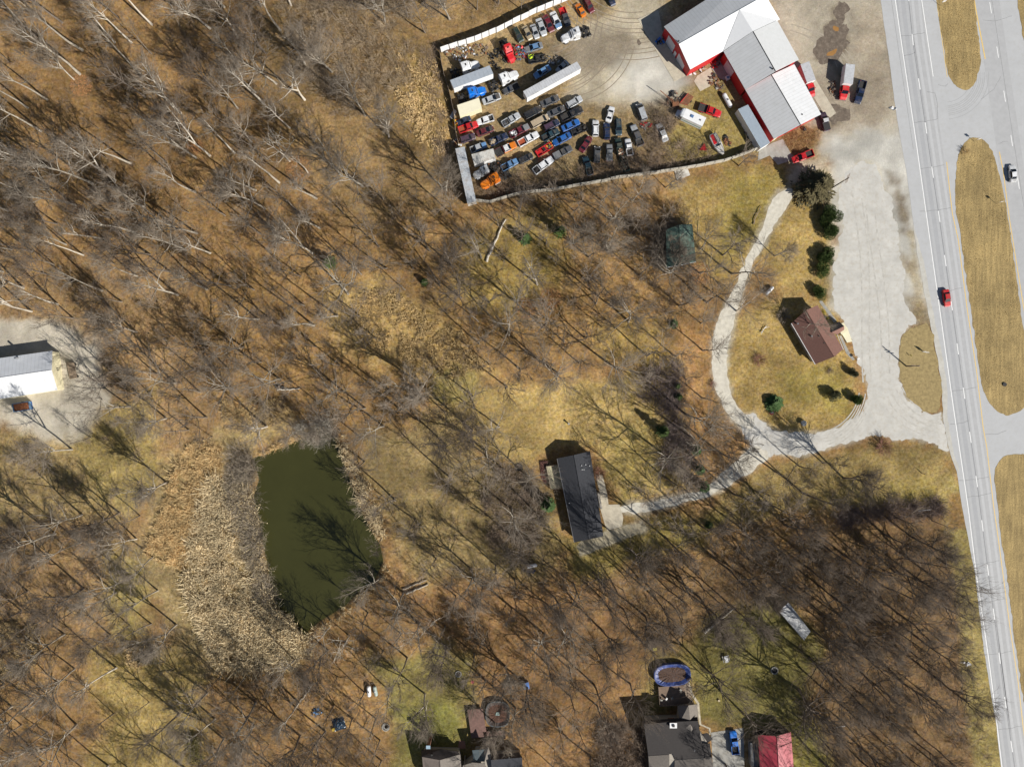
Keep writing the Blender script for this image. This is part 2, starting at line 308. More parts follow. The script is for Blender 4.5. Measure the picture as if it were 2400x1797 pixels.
for f, pts, c, soft, wand, st in ZONES: paint_zone([V2(*f(*p)) for p in pts], c, soft, wand, st)
for pts in (LOT, TRACK, DRIVE, DRIVE2): paint_zone(PX(pts), (.44,.4,.32), 1.0, 1.6, .85)
paint_zone(pond_poly, (.14,.11,.05), 1.2, 1.0, .9)
# broad patches of darker and paler litter everywhere
pt = fnoise(X-50, Y+90, 14); p2 = fnoise(X+150, Y+190, 5)
colr *= (0.84+.34*sm(pt, .3, .7)*1.0)[:, None]*(0.86+.28*sm(p2, .3, .7))[:, None]
Zg = np.zeros(len(X)); dp = sdf(X, Y, pond_poly); Zg = np.where(dp > -1, -np.clip((dp+.6)*.45, 0, 1.6), 0)
nx, ny = len(XS), len(YS); idx = np.arange(nx*ny).reshape(ny, nx)
q = np.stack([idx[:-1,:-1], idx[:-1,1:], idx[1:,1:], idx[1:,:-1]], -1).reshape(-1, 4)
me = bpy.data.meshes.new('ground'); me.vertices.add(len(X)); me.vertices.foreach_set('co', np.stack([X, Y, Zg], 1).astype(np.float32).ravel())
me.loops.add(len(q)*4); me.loops.foreach_set('vertex_index', q.astype(np.int32).ravel())
me.polygons.add(len(q)); me.polygons.foreach_set('loop_start', np.arange(0, len(q)*4, 4, dtype=np.int32)); me.update(calc_edges=True)
sat_ = (colr.max(1)-colr.min(1))/colr.max(1); mott = np.clip(sat_*2.1-.25, .22, 1.0)
ca = me.color_attributes.new('zone', 'FLOAT_COLOR', 'POINT'); ca.data.foreach_set('color', np.concatenate([colr, mott[:, None]], 1).astype(np.float32).ravel())
gm = bpy.data.materials.new('forest_floor'); gm.use_nodes = True; t = gm.node_tree; N = t.nodes; L = t.links; b = N['Principled BSDF']
b.inputs['Roughness'].default_value = .95; b.inputs['Specular IOR Level'].default_value = .15
at_ = N.new('ShaderNodeAttribute'); at_.attribute_name = 'zone'; g = N.new('ShaderNodeNewGeometry')
def noise(sc, det=6, ro=.65, w_=None):
    n = N.new('ShaderNodeTexNoise'); n.inputs['Scale'].default_value = sc; n.inputs['Detail'].default_value = det; n.inputs['Roughness'].default_value = ro
    L.new(g.outputs['Position'], n.inputs['Vector']); return n.outputs['Fac']
def mrange(v, a, b_, c, d):
    m = N.new('ShaderNodeMapRange'); m.inputs['From Min'].default_value = a; m.inputs['From Max'].default_value = b_; m.inputs['To Min'].default_value = c; m.inputs['To Max'].default_value = d
    L.new(v, m.inputs['Value']); return m.outputs[0]
def mul(a, c):
    m = N.new('ShaderNodeMath'); m.operation = 'MULTIPLY'; L.new(a, m.inputs[0]); L.new(c, m.inputs[1]); return m.outputs[0]
fa = mul(mrange(noise(1.3, 7, .75), .3, .7, .4, 1.52), mrange(noise(.22, 5, .6), .3, .7, .72, 1.22))
fa = mul(fa, mrange(noise(5.5, 3, .6), .3, .7, .72, 1.28))
fm = N.new('ShaderNodeMix'); fm.data_type = 'FLOAT'; L.new(at_.outputs['Alpha'], fm.inputs[0]); fm.inputs[2].default_value = 1.0; L.new(fa, fm.inputs[3]); fa = fm.outputs[0]
sc_ = N.new('ShaderNodeVectorMath'); sc_.operation = 'SCALE'; L.new(at_.outputs['Color'], sc_.inputs[0]); L.new(fa, sc_.inputs['Scale'])
hs = N.new('ShaderNodeHueSaturation'); L.new(sc_.outputs[0], hs.inputs['Color']); L.new(mrange(noise(.6, 5), .3, .7, .49, .511), hs.inputs['Hue']); L.new(mrange(noise(.9, 5), .3, .7, .92, 1.2), hs.inputs['Saturation'])
L.new(hs.outputs[0], b.inputs['Base Color'])
bp = N.new('ShaderNodeBump'); bp.inputs['Strength'].default_value = .55; bp.inputs['Distance'].default_value = .25; L.new(noise(3.0, 6, .7), bp.inputs['Height']); L.new(bp.outputs[0], b.inputs['Normal'])
tag(link('ground', me, gm), kind='structure')

# ---- flat sheets lying on the ground
def densify(poly, step=.8, amp=.35, smooth=1):
    for _ in range(smooth):
        poly = [p for i in range(len(poly)) for p in ((poly[i][0]*.75+poly[(i+1) % len(poly)][0]*.25, poly[i][1]*.75+poly[(i+1) % len(poly)][1]*.25),
                (poly[i][0]*.25+poly[(i+1) % len(poly)][0]*.75, poly[i][1]*.25+poly[(i+1) % len(poly)][1]*.75))]
    out = []
    for i in range(len(poly)):
        a, c = poly[i], poly[(i+1) % len(poly)]; L_ = math.hypot(c[0]-a[0], c[1]-a[1]); n = max(1, int(L_/step))
        for k in range(n):
            u = k/n; x = a[0]+(c[0]-a[0])*u; y = a[1]+(c[1]-a[1])*u; e = float(fnoise(x, y, 1.7))-.5; e2 = float(fnoise(x+99, y+50, 1.7))-.5
            out.append((x+e*amp*4, y+e2*amp*4))
    return out
def sheet(name, poly, z, m, kind='structure', amp=.3, smooth=1, parent=None, step=.8):
    pl = densify(poly, amp=amp, smooth=smooth, step=step) if amp or smooth else poly
    tri = tessellate_polygon([[Vector((p[0], p[1], 0)) for p in pl]])
    vs = [(p[0], p[1], z) for p in pl]; fs = []
    for a, b_, c in tri:
        n = (vs[b_][0]-vs[a][0])*(vs[c][1]-vs[a][1])-(vs[b_][1]-vs[a][1])*(vs[c][0]-vs[a][0])
        if abs(n) > 1e-9: fs.append((a, b_, c) if n > 0 else (a, c, b_))
    me = bpy.data.meshes.new(name); me.from_pydata(vs, [], fs); me.update()
    o = link(name, me, m, parent)
    if kind: o['kind'] = kind
    return o
M_gravel = mat('limestone_gravel', (.53,.515,.475), rough=.95, var=.14, scale=.25, bump=.5, bscale=6, dirt=(.43,.385,.31), dirt_amt=.6)
M_gravel2 = mat('track_gravel', (.6,.565,.48), rough=.95, var=.15, scale=.8, bump=.4, bscale=6, dirt=(.42,.37,.28), dirt_amt=.5)
M_asph = mat('worn_pavement', (.45,.455,.46), rough=.85, var=.05, scale=.25, dirt=(.4,.395,.38), dirt_amt=.5)
M_lane = mat('travel_lane_pavement', (.375,.38,.39), rough=.85, var=.06, scale=.6)
M_mark = mat('road_paint_white', (.82,.82,.8), rough=.7, var=.08, scale=6)
M_yel = mat('road_paint_yellow', (.72,.5,.16), rough=.7, var=.12, scale=6)
M_seam = mat('sealed_crack', (.14,.14,.14), rough=.8)
M_tread = mat('wheel_worn_pavement', (.41,.412,.415), rough=.85, var=.07, scale=.6)
M_shoulder = mat('dusty_shoulder', (.5,.485,.44), rough=.95, var=.12, scale=.5, dirt=(.4,.36,.28), dirt_amt=.5)
M_mud = mat('wet_track_mud', (.1,.075,.05), rough=.6, var=.3)

sheet('gravel_lot', PX(LOT), .008, M_gravel, amp=.8, step=.5)
sheet('gravel_driveway', PX(TRACK), .012, M_gravel2, amp=.4)
sheet('gravel_driveway', PX(DRIVE), .016, M_gravel2, amp=.35)
sheet('gravel_driveway', PX(DRIVE2), .016, mat('grassy_track_gravel', (.38,.335,.24), rough=.95, var=.25, scale=.9, dirt=(.27,.215,.11), dirt_amt=.8), amp=.6, step=.5)
# pond
M_water = mat('pond_water', (.043,.043,.013), rough=.07, var=.12, scale=.06, spec=.5)
sheet('pond', PX([(p[0]+(p[0]-730)*.03, p[1]+(p[1]-1230)*.02) for p in POND]), -.32, M_water, amp=.3)

# highway
road_poly = PX(ROAD_L)+PX([(2700,1900),(2440,190),(2400,-100)])
road = sheet('road', road_poly, .020, M_asph, amp=.08, smooth=0, step=2)
EDGE = [(2085,-100),(2098,0),(2122,166),(2146,326),(2158,410),(2196,680),(2235,959),(2269,1188),(2288,1344),(2317,1542),(2331,1650),(2348,1795),(2362,1900)]
DASH = [(2117,-100),(2131,0),(2141,103),(2157,205),(2173,311),(2188,412),(2204,520),(2218,621),(2233,726),(2247,827),(2262,933),(2277,1036),(2292,1140),(2305,1242),(2318,1346),(2332,1447),(2345,1550),(2358,1650),(2373,1753),(2394,1900)]
def at_y(line, y):
    for a, c in zip(line, line[1:]):
        if a[1] <= y <= c[1]: return a[0]+(c[0]-a[0])*(y-a[1])/(c[1]-a[1])
    a, c = (line[0], line[1]) if y < line[0][1] else (line[-2], line[-1]); return a[0]+(c[0]-a[0])*(y-a[1])/(c[1]-a[1])
YELL = [(2211,-100),(2197,0),(2220,181),(2218,380),(2232,500),(2246,563),(2267,726),(2289,871),(2304,1000),(2313,1050),(2320,1111),(2329,1188),(2338,1250),(2353,1362),(2367,1470),(2386,1596),(2398,1704),(2425,1900)]
YELL = YELL[1:] if False else YELL
def ribbon(name, pts, wd, z, m, parent=road):
    mb = MB(); pts = [Vector((*V2(*p), z)) for p in pts]; L_ = []; R_ = []
    for i, p in enumerate(pts):
        d = (pts[min(i+1, len(pts)-1)]-pts[max(i-1, 0)]).normalized(); n = Vector((-d.y, d.x, 0))*wd/2; L_.append(p+n); R_.append(p-n)
    mb.v = [tuple(v) for v in L_+R_]; k = len(pts); mb.f = [(k+i, k+i+1, i+1, i) for i in range(k-1)]
    return mb.build(name, m, parent)
def offs(line, dx): return [(p[0]+dx, p[1]) for p in line]
yy = [float(v) for v in range(-100, 1901, 50)]
# darker lane surface between edge line and centre joint, and paler wheel-worn inner lane
ribbon('lane_surface', [((at_y(EDGE, y)+at_y(DASH, y))/2+1, y) for y in yy], 3.45, .024, M_lane)
ribbon('lane_surface', [(at_y(DASH, y)+16, y) for y in yy], 3.4, .024, M_tread)
ribbon('lane_surface', [(2322+(y-60)*.147, y) for y in yy], 6.6, .024, M_tread)
for dx in (-8, 8): ribbon('wheel_track', [((at_y(EDGE, y)+at_y(DASH, y))/2+1+dx, y) for y in yy], .7, .0255, mat('worn_wheel_path', (.42,.425,.43), rough=.8, var=.05))
for dx in (7.5, 23): ribbon('wheel_track', [(at_y(DASH, y)+dx, y) for y in yy], .7, .0255, mat('pale_wheel_path', (.47,.475,.48), rough=.8, var=.05))
ribbon('edge_line', [(at_y(EDGE, y), y) for y in yy], .22, .028, M_mark)
for y0 in [-22.5+103.4*k for k in range(-1, 19)]:
    ribbon('lane_dash', [(at_y(DASH, y0)-1.2, y0), (at_y(DASH, y0+26)-1.2, y0+26)], .2, .028, M_mark)
ribbon('turn_lane_line', [(2147,-90),(2160,0),(2187,180)], .2, .028, M_mark)
ribbon('yellow_line', [(2185,-90),(2197,18),(2220,181)], .16, .028, M_yel)
ribbon('yellow_line', [(2218.5,380),(2225,440),(2232,500),(2246,563),(2267,726),(2289,871),(2304,1000),(2313,1050),(2320,1111),(2329,1188),(2338,1250),(2353,1362),(2367,1470),(2386,1596),(2398,1704),(2425,1900)], .22, .028, M_yel)
ribbon('yellow_line', [(2270,-90),(2286,18),(2309,139)], .3, .028, M_yel)
ribbon('yellow_line', [(2342,356),(2351,400),(2365,509),(2387,646),(2400,726),(2440,980)], .22, .028, M_yel)
for y0 in (6, 110, 213, 317, 417, 520): ribbon('lane_dash', [(2319.5+(y0-6)*.159, y0), (2319.5+(y0+20)*.159, y0+26)], .18, .028, M_mark)
rr = random.Random(4)
def crack(pts, wd=.09):
    out = []
    for a, c in zip(pts, pts[1:]):
        L_ = math.hypot(c[0]-a[0], c[1]-a[1]); n = max(2, int(L_/7))
        for k in range(n): out.append((a[0]+(c[0]-a[0])*k/n+rr.uniform(-1, 1), a[1]+(c[1]-a[1])*k/n+rr.uniform(-1, 1)))
    out.append(pts[-1]); return ribbon('pavement_crack', out, wd, .0265, M_seam)
ribbon('centre_joint', [(at_y(DASH, y)-1.2+math.sin(y)*.4, y) for y in yy], .09, .0265, M_seam)
ribbon('centre_joint', [(2343+(y-120)*.155, y) for y in yy], .06, .0265, M_seam)
ribbon('shoulder_joint', [(at_y(EDGE, y)-9, y) for y in yy if y < 400], .05, .0265, M_seam)
for y0 in (82, 128, 284, 392, 492, 680, 913, 990, 1122, 1160, 1318, 1407, 1530, 1705):
    a = at_y(EDGE, y0); c = at_y(DASH, y0)+(28 if y0 not in (128, 990) else 0)
    crack([(a-(14 if y0 % 3 == 0 else 0), y0+4), ((a+c)/2, y0+1), (c, y0-5)], .07)
crack([(2173,215),(2192,218),(2196,240),(2198,280)], .07); crack([(2304,47),(2330,50),(2372,38)], .06); crack([(2340,338),(2352,333),(2362,332)], .06)
crack([(2308,1018),(2340,1016),(2358,1009)], .06); crack([(2200,200),(2215,202),(2222,196)], .06)
crack([(2300,232),(2330,208),(2345,180)], .05)
# raised grass medians and the grass island by the lot
M_med = bpy.data.materials.new('mown_straw_grass'); M_med.use_nodes = True; t = M_med.node_tree; N = t.nodes; L = t.links; b = N['Principled BSDF']; b.inputs['Roughness'].default_value = .95
g = N.new('ShaderNodeNewGeometry'); mp = N.new('ShaderNodeMapping'); mp.inputs['Rotation'].default_value = (0, 0, -R(8.3)); mp.inputs['Scale'].default_value = (1, .07, 1); L.new(g.outputs['Position'], mp.inputs[0])
ns = N.new('ShaderNodeTexNoise'); ns.inputs['Scale'].default_value = 1.6; ns.inputs['Detail'].default_value = 5; L.new(mp.outputs[0], ns.inputs['Vector'])
v = mul(mrange(ns.outputs['Fac'], .35, .65, .8, 1.16), mrange(noise(2.2, 6, .75), .3, .7, .7, 1.3)); v = mul(v, mrange(noise(.12, 3), .35, .65, .8, 1.15))
s2 = N.new('ShaderNodeVectorMath'); s2.operation = 'SCALE'; s2.inputs[0].default_value = (.345,.25,.105); L.new(v, s2.inputs['Scale']); L.new(s2.outputs[0], b.inputs['Base Color'])
bp = N.new('ShaderNodeBump'); bp.inputs['Strength'].default_value = .6; bp.inputs['Distance'].default_value = .25; L.new(noise(3, 6, .7), bp.inputs['Height']); L.new(bp.outputs[0], b.inputs['Normal'])
ISL = [
 [(2186,-60),(2194,0),(2217,145),(2225,181),(2238,202),(2261,214),(2274,208),(2292,181),(2300,136),(2282,0),(2274,-60)],
 [(2270,325),(2256,340),(2243,370),(2239,420),(2240,500),(2253,563),(2267,672),(2285,791),(2300,907),(2322,951),(2351,972),(2376,972),(2402,955),(2425,925),(2418,850),(2396,762),(2383,654),(2365,527),(2353,453),(2338,392),(2322,343),(2302,326),(2286,322)],
 [(2366,1064),(2349,1072),(2337,1089),(2329,1111),(2333,1152),(2339,1188),(2344,1250),(2360,1344),(2378,1506),(2400,1650),(2440,1900),(2560,1900),(2440,1090),(2410,1066)],
 [(2383,-60),(2384,0),(2395,75),(2402,110),(2460,500),(2640,1500),(2700,1500),(2560,-60)]]
for isl in ISL: sheet('grass_median', PX(isl), .05, M_med, amp=.2, step=.6)
sheet('grass_island', PX([(2153,762),(2128,774),(2112,787),(2106,821),(2106,869),(2112,903),(2132,936),(2158,958),(2180,967),(2200,963),(2207,930),(2203,871),(2188,800),(2177,752)]), .04, mat('island_grass', (.31,.235,.105), rough=.95, var=.3, scale=1.2, bump=.5, bscale=4), amp=.4)
sheet('gravel_shoulder', PX([(2150,560),(2166,617),(2190,748),(2216,871),(2220,930),(2221,985),(2236,1067),(2250,1104),(2245,1106),(2228,1070),(2211,985),(2208,930),(2204,871),(2178,748),(2153,617),(2137,509)]), .030, M_shoulder, amp=.15)

# mud, ruts and tyre tracks
for pts in ([(1932,60),(1948,44),(1975,52),(1990,66),(1988,100),(1982,120),(1970,132),(1945,150),(1918,146),(1907,128),(1914,104),(1925,84)],
            [(1955,25),(1972,5),(1990,12),(1985,38),(1968,52),(1958,45)], [(1922,262),(1945,240),(1970,252),(1992,250),(1995,270),(1978,285),(1962,300),(1945,276)], [(1492,92),(1505,98),(1500,108),(1486,104)]):
    sheet('mud_patch', PX(pts), .004, mat('damp_mud', (.13,.1,.075), rough=.8, var=.3, scale=.8, dirt=(.3,.25,.19), dirt_amt=.6), amp=.8, step=.5)
for pts in ([(1952,60),(1964,60),(1966,72),(1955,76)], [(1935,128),(1952,116),(1962,114),(1956,126),(1938,134)]): sheet('puddle', PX(pts), .008, mat('ochre_puddle', (.34,.18,.06), rough=.25, var=.15), amp=.3)
def rut(c, r, a0, a1, z, m, name='tyre_track', wd=.22, n=18, gap=1.7):
    for k in (0, 1):
        pts = []
        for i in range(n+1): a = R(a0+(a1-a0)*i/n); pts.append((c[0]+(r+k*gap*PXM)*math.cos(a), c[1]-(r+k*gap*PXM)*math.sin(a)))
        tag(ribbon(name, pts, wd, z, m, None), kind='structure')
M_rut = mat('tyre_track_soil', (.25,.205,.15), rough=.95, var=.25, scale=2); M_rut2 = mat('tyre_track_gravel', (.485,.465,.42), rough=.95, var=.22, scale=.8)
rq = random.Random(12)
for k in range(9): rut((1300+rq.uniform(-20, 25), 40+rq.uniform(-25, 40)), 60+k*13, -75+rq.uniform(-8, 8), -10+rq.uniform(-20, 25), .0035+.0004*k, M_rut)
for k in range(5): rut((1480, -120), 150+k*24, -150, -80+k*3, .003+.0003*k, M_rut)
for k in range(4): rut((1830+k*14, 190+k*11), 120+k*6, 20, 80, .003+.0003*k, mat('east_lot_track', (.36,.315,.25), rough=.95, var=.2, scale=2))
for k in range(4): rut((1905-k*3, 905+k*2), 110+k*7, -80+k*4, -8-k*5, .0185+.0004*k, M_rut2, wd=.3)
for k in range(4): rut((2210+k*5, 860), 150-k*10, 215-k*4, 262, .0185+.0004*k, M_rut2, wd=.3)
for dx in (-24, -5, 12, 31): tag(ribbon('tyre_track', [(2022+dx+7*math.sin(y_*.011+dx)+(y_-440)*.07, y_) for y_ in range(470+int(dx), 900, 25)], .4, .0184, M_rut2, None), kind='structure')
for k in range(4): rut((2215, 178), 62+k*9, -85, 5, .0262, mat('skid_marks', (.33,.33,.33), rough=.9, var=.2), wd=.09, gap=1.5)
# ------------------------------------------------------------------ buildings
FOOT = []      # footprints kept clear of trees
def slab(mb, pts, th=.14):
    "thick sloping panel under the given top outline"
    n = len(pts); a = (Vector(pts[1])-Vector(pts[0])).cross(Vector(pts[-1])-Vector(pts[0]))
    if a.z < 0: pts = pts[::-1]
    b = len(mb.v); mb.v += [tuple(p) for p in pts]+[(p[0], p[1], p[2]-th) for p in pts]
    mb.f.append(tuple(range(b, b+n))); mb.f.append(tuple(range(b+n, b+2*n))[::-1])
    for i in range(n): j = (i+1) % n; mb.f.append((b+i, b+n+i, b+n+j, b+j))
    return mb
def inset(p, c, d): v = Vector((p[0]-c[0], p[1]-c[1])); L_ = v.length; v *= (L_-d)/L_; return (c[0]+v.x, c[1]+v.y)
def gable(root, L1, L2, R2, R1, G1, G2, he, hr, roofL, roofR, wall, over=.35, hr2=None, endwalls=(1, 1), trim=None, lhe=None):
    """L1,L2 left eave; R1,R2 right eave; G1,G2 ridge (survey points on the roof)."""
    l1, l2, r2, r1 = [P(*p, he) for p in (L1, L2, R2, R1)]; g1 = P(*G1, hr); g2 = P(*G2, hr)
    slab(MB(), [l1, l2, g2, g1]).build('roof', roofL, root); slab(MB(), [r1, r2, g2, g1]).build('roof', roofR, root)
    mb = MB(); d = (g2-g1).normalized(); n = Vector((-d.y, d.x, 0)); mb.tube([g1+Vector((0,0,.02)), g2+Vector((0,0,.02))], .09, 5); mb.build('ridge_cap', trim or roofR, root)
    c = (l1+l2+r1+r2)/4; k = over*1.4
    w = [inset(p, c, k) for p in (l1, l2, r2, r1)]
    gi1 = g1+(g2-g1).normalized()*over; gi2 = g2-(g2-g1).normalized()*over
    def wl(a, b_, ga=None):
        m = MB(); v = [(a[0], a[1], 0), (b_[0], b_[1], 0), (b_[0], b_[1], he-.05)]
        if ga is not None: v.append((ga.x, ga.y, hr-.2))
        v.append((a[0], a[1], he-.05)); m.poly(v); m.build('wall', wall, root)
    wl(w[0], w[1]); wl(w[2], w[3])
    if endwalls[0]: wl(w[3], w[0], gi1)
    if endwalls[1]: wl(w[1], w[2], gi2)
    FOOT.append([(p.x, p.y) for p in (l1, l2, r2, r1)])
    return [Vector((p[0], p[1], 0)) for p in w]
def wall_panel(name, root, a, b_, u0, u1, z0, z1, m, out=.06):
    "door or window set slightly proud on the wall running a->b"
    a = Vector((a[0], a[1], 0)); b_ = Vector((b_[0], b_[1], 0)); d = (b_-a).normalized(); L_ = (b_-a).length; n = Vector((d.y, -d.x, 0))
    M = Matrix.Translation(a) @ Matrix(((d.x, n.x, 0, 0), (d.y, n.y, 0, 0), (0, 0, 1, 0), (0, 0, 0, 1)))
    mb = MB(); mb.box(u0*L_, u1*L_, -.03, out, z0, z1, M); return mb.build(name, m, root)
M_lilac = mat('pale_garage_door', (.62,.6,.64), rough=.6, var=.04)
M_shb = mat('brown_shingles_shade', (.115,.055,.043), rough=.9, var=.16, scale=2.5, bump=.3, bscale=7)  # west slope, darkened in the colour for its shade
M_shb2 = mat('brown_shingles_lit', (.21,.11,.085), rough=.9, var=.16, scale=2.5, bump=.3, bscale=7)  # same shingles on the sun side, sunlight painted in as a lighter brown
M_shk = mat('black_shingles', (.034,.036,.043), rough=.9, var=.25, scale=2.5, bump=.3, bscale=7)
M_shd = mat('dark_brown_shingles', (.03,.026,.025), rough=.9, var=.2, scale=2.5, bump=.3, bscale=7)
M_sht = mat('tan_grey_shingles', (.21,.185,.16), rough=.9, var=.15, scale=2.5, bump=.3, bscale=7)
M_redroof = mat('red_metal_roof', (.42,.045,.07), rough=.5, var=.06)
M_cream = mat('cream_siding', (.72,.66,.45), rough=.7, var=.05)
M_siding = mat('tan_siding', (.4,.36,.3), rough=.8, var=.06)
M_brick = mat('brown_brick', (.2,.1,.07), rough=.9, var=.2)

# --- the long red and white metal shop
shop = empty('metal_shop', P(1700, 110), 0, 'long L-shaped shop with red metal walls and white metal roofs beside the salvage yard', 'shop building')
q = Z4; he, hr = 5.0, 7.4
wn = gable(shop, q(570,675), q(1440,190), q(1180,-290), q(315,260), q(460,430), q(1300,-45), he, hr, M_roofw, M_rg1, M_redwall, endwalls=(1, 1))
# wing 2 (runs down-right from the north wing), west and east slopes
wall3 = dict()
s = empty('tmp', (0,0,0)); bpy.data.objects.remove(s)
def cross_wing(L1, L2, R1, R2, G1, G2, he, hr, mL, mR, name='roof'):
    l1, l2, r1, r2 = [P(*p, he) for p in (L1, L2, R1, R2)]; g1, g2 = P(*G1, hr), P(*G2, hr)
    slab(MB(), [l1, l2, g2, g1]).build('roof', mL, shop); slab(MB(), [r1, r2, g2, g1]).build('roof', mR, shop)
    MB().tube([g1+Vector((0,0,.03)), g2+Vector((0,0,.03))], .1, 5).build('ridge_cap', M_dark, shop)
    c = (l1+l2+r1+r2)/4; w = [inset(p, c, .45) for p in (l1, l2, r2, r1)]
    gi = g2-(g2-g1).normalized()*.35
    MB().poly([(w[0][0], w[0][1], 0), (w[1][0], w[1][1], 0), (w[1][0], w[1][1], he-.05), (w[0][0], w[0][1], he-.05)]).build('wall', M_redwall, shop)
    MB().poly([(w[2][0], w[2][1], 0), (w[3][0], w[3][1], 0), (w[3][0], w[3][1], he-.05), (w[2][0], w[2][1], he-.05)]).build('wall', M_redwall, shop)
    MB().poly([(w[1][0], w[1][1], 0), (w[2][0], w[2][1], 0), (w[2][0], w[2][1], he-.05), (gi.x, gi.y, hr-.2), (w[1][0], w[1][1], he-.05)]).build('wall', M_redwall, shop)
    FOOT.append([(p.x, p.y) for p in (l1, l2, r2, r1)]); return w
# valley pieces that tie the wing into the north roof (set 3 cm proud of it)
g0 = P(*q(1050, 98), 7.42); v1 = P(*q(890, 497), 5.03); v2 = P(*q(1412, 198), 5.03); gm_ = P(*q(1178, 306), 7.42)
slab(MB(), [g0+Vector((0,0,.05)), v1+Vector((0,0,.05)), gm_+Vector((0,0,.05))], .05).build('valley_roof', mat('valley_roof_west', (.68,.69,.7), rough=.5, var=.03), shop)
slab(MB(), [g0+Vector((0,0,.05)), gm_+Vector((0,0,.05)), v2+Vector((0,0,.05))], .05).build('valley_roof', mat('valley_roof_east', (.7,.71,.72), rough=.5, var=.03), shop)
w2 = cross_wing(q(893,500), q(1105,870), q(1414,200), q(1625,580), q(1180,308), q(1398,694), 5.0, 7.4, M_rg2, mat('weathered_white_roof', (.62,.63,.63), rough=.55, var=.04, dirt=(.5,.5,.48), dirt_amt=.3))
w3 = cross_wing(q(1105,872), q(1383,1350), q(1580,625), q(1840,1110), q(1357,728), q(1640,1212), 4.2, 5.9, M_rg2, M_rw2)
# doors on the west gable, the courtyard and the south end
wall_panel('garage_door', shop, wn[3], wn[0], .16, .42, .1, 3.9, M_lilac, .08); wall_panel('garage_door', shop, wn[3], wn[0], .58, .84, .1, 3.9, M_lilac, .08)
wall_panel('door', shop, wn[3], wn[0], .46, .53, .05, 2.2, M_white, .08)
wall_panel('garage_door', shop, w2[0], w2[1], .18, .5, .1, 3.8, M_lilac, -.12 if False else .08)
for u in (.3, .6): wall_panel('window', shop, w3[1], w3[2], u, u+.07, 1.2, 2.2, M_glass, .07)
wall_panel('door', shop, w3[1], w3[2], .05, .13, .05, 2.3, M_cream, .08)
for (x, y, h) in ((1650,1118,5.1), (1368,672,7.3), (455,405,7.3)):
    p = P(*q(x, y), h); MB().cyl((p.x, p.y), .18, p.z-.6, p.z+.5, 10).build('roof_vent', M_dark, shop)
# pads and aprons
def pad(label_name, f, pts, h=.07, m=M_conc, z0=-.02): 
    mb = MB(); prism(mb, [V2(*f(*p)) for p in pts], z0, h); return tag(mb.build(label_name, m), kind='structure')
pad('concrete_apron', Z4, [(60,190),(415,795),(520,738),(300,300),(260,100)])
pad('concrete_apron', Z4, [(1560,600),(1705,640),(1985,1100),(1925,1145),(1850,1080)], .06)
pad('concrete_pad', Z4, [(770,655),(640,735),(605,790),(668,888),(760,840),(800,760)], .06)
pad('concrete_pad', Z4, [(1360,1390),(1470,1350),(1545,1490),(1600,1540),(1420,1600),(1340,1510),(1225,1560),(1235,1470)], .05, M_conc_grey)
pad('concrete_pad', Z4, [(870,540),(790,600),(770,660),(850,760),(900,780),(945,720)], .05, M_conc_grey)
# grey lean shed / long storage trailer against the wing
def ribbed_box(name, f, pts, h, top, side, label, cat, ribs=0, zb=0, group=None, ends=None):
    t4 = [P(*f(*p), h) for p in pts]; root = empty(name, (sum(p.x for p in t4)/4, sum(p.y for p in t4)/4, 0), 0, label, cat, group)
    o = Vector(root.location); t4 = [p-o for p in t4]
    mb = MB(); prism(mb, [(p.x, p.y) for p in t4], zb, h-.06); mb.build('body', side, root)
    mb = MB(); c = sum(t4, Vector())/4; prism(mb, [tuple((Vector((p.x, p.y))*1.006)) for p in t4], h-.058, h); mb.build('roof', top, root)
    if ribs:
        mb = MB(); a, b_, c_, d = t4
        for k in range(1, ribs):
            u = k/ribs; p0 = a.lerp(b_, u); p1 = d.lerp(c_, u); mb.tube([(p0.x, p0.y, h+.01), (p1.x, p1.y, h+.01)], .035, 4)
        mb.build('roof_ribs', top, root)
    return root, t4
def undercarriage(root, t4, rear_u=.88, zb=1.0):
    a, b_, c_, d = t4; ax = ((b_-a)+(c_-d)); ax.z = 0; L_ = ax.length/2; ax.normalize(); n = Vector((-ax.y, ax.x, 0)); cen = (a+b_+c_+d)/4
    W = (a-d).length/2-.25
    mb = MB(); M = Matrix.Translation(Vector((cen.x, cen.y, 0))) @ Matrix(((ax.x, n.x, 0, 0), (ax.y, n.y, 0, 0), (0, 0, 1, 0), (0, 0, 0, 1)))
    mb.box(-L_/2+.3, L_/2-.3, -.5, .5, zb-.25, zb, M); mb.box(-L_/2+2.2, -L_/2+2.4, -.8, .8, .05, zb, M); mb.build('chassis', M_dark, root)
    for k in (0, 1):
        for s_ in (-1, 1):
            m = MB(); pts = [Vector((L_/2-1.2-k*1.3, s_*(W-.35), .5)), Vector((L_/2-1.2-k*1.3, s_*(W+.05), .5))]; m.tube([M @ p for p in pts], .5, 14); m.build('wheel', M_tyre, root)
ribbed_box('storage_container', Z4, [(1035,1062),(1130,1018),(1345,1385),(1255,1440)], 3.0, mat('blue_grey_roof', (.36,.42,.48), rough=.5, var=.08), M_white, 'long blue-grey storage trailer parked tight along the red west wall of the shop', 'storage container', ribs=12)

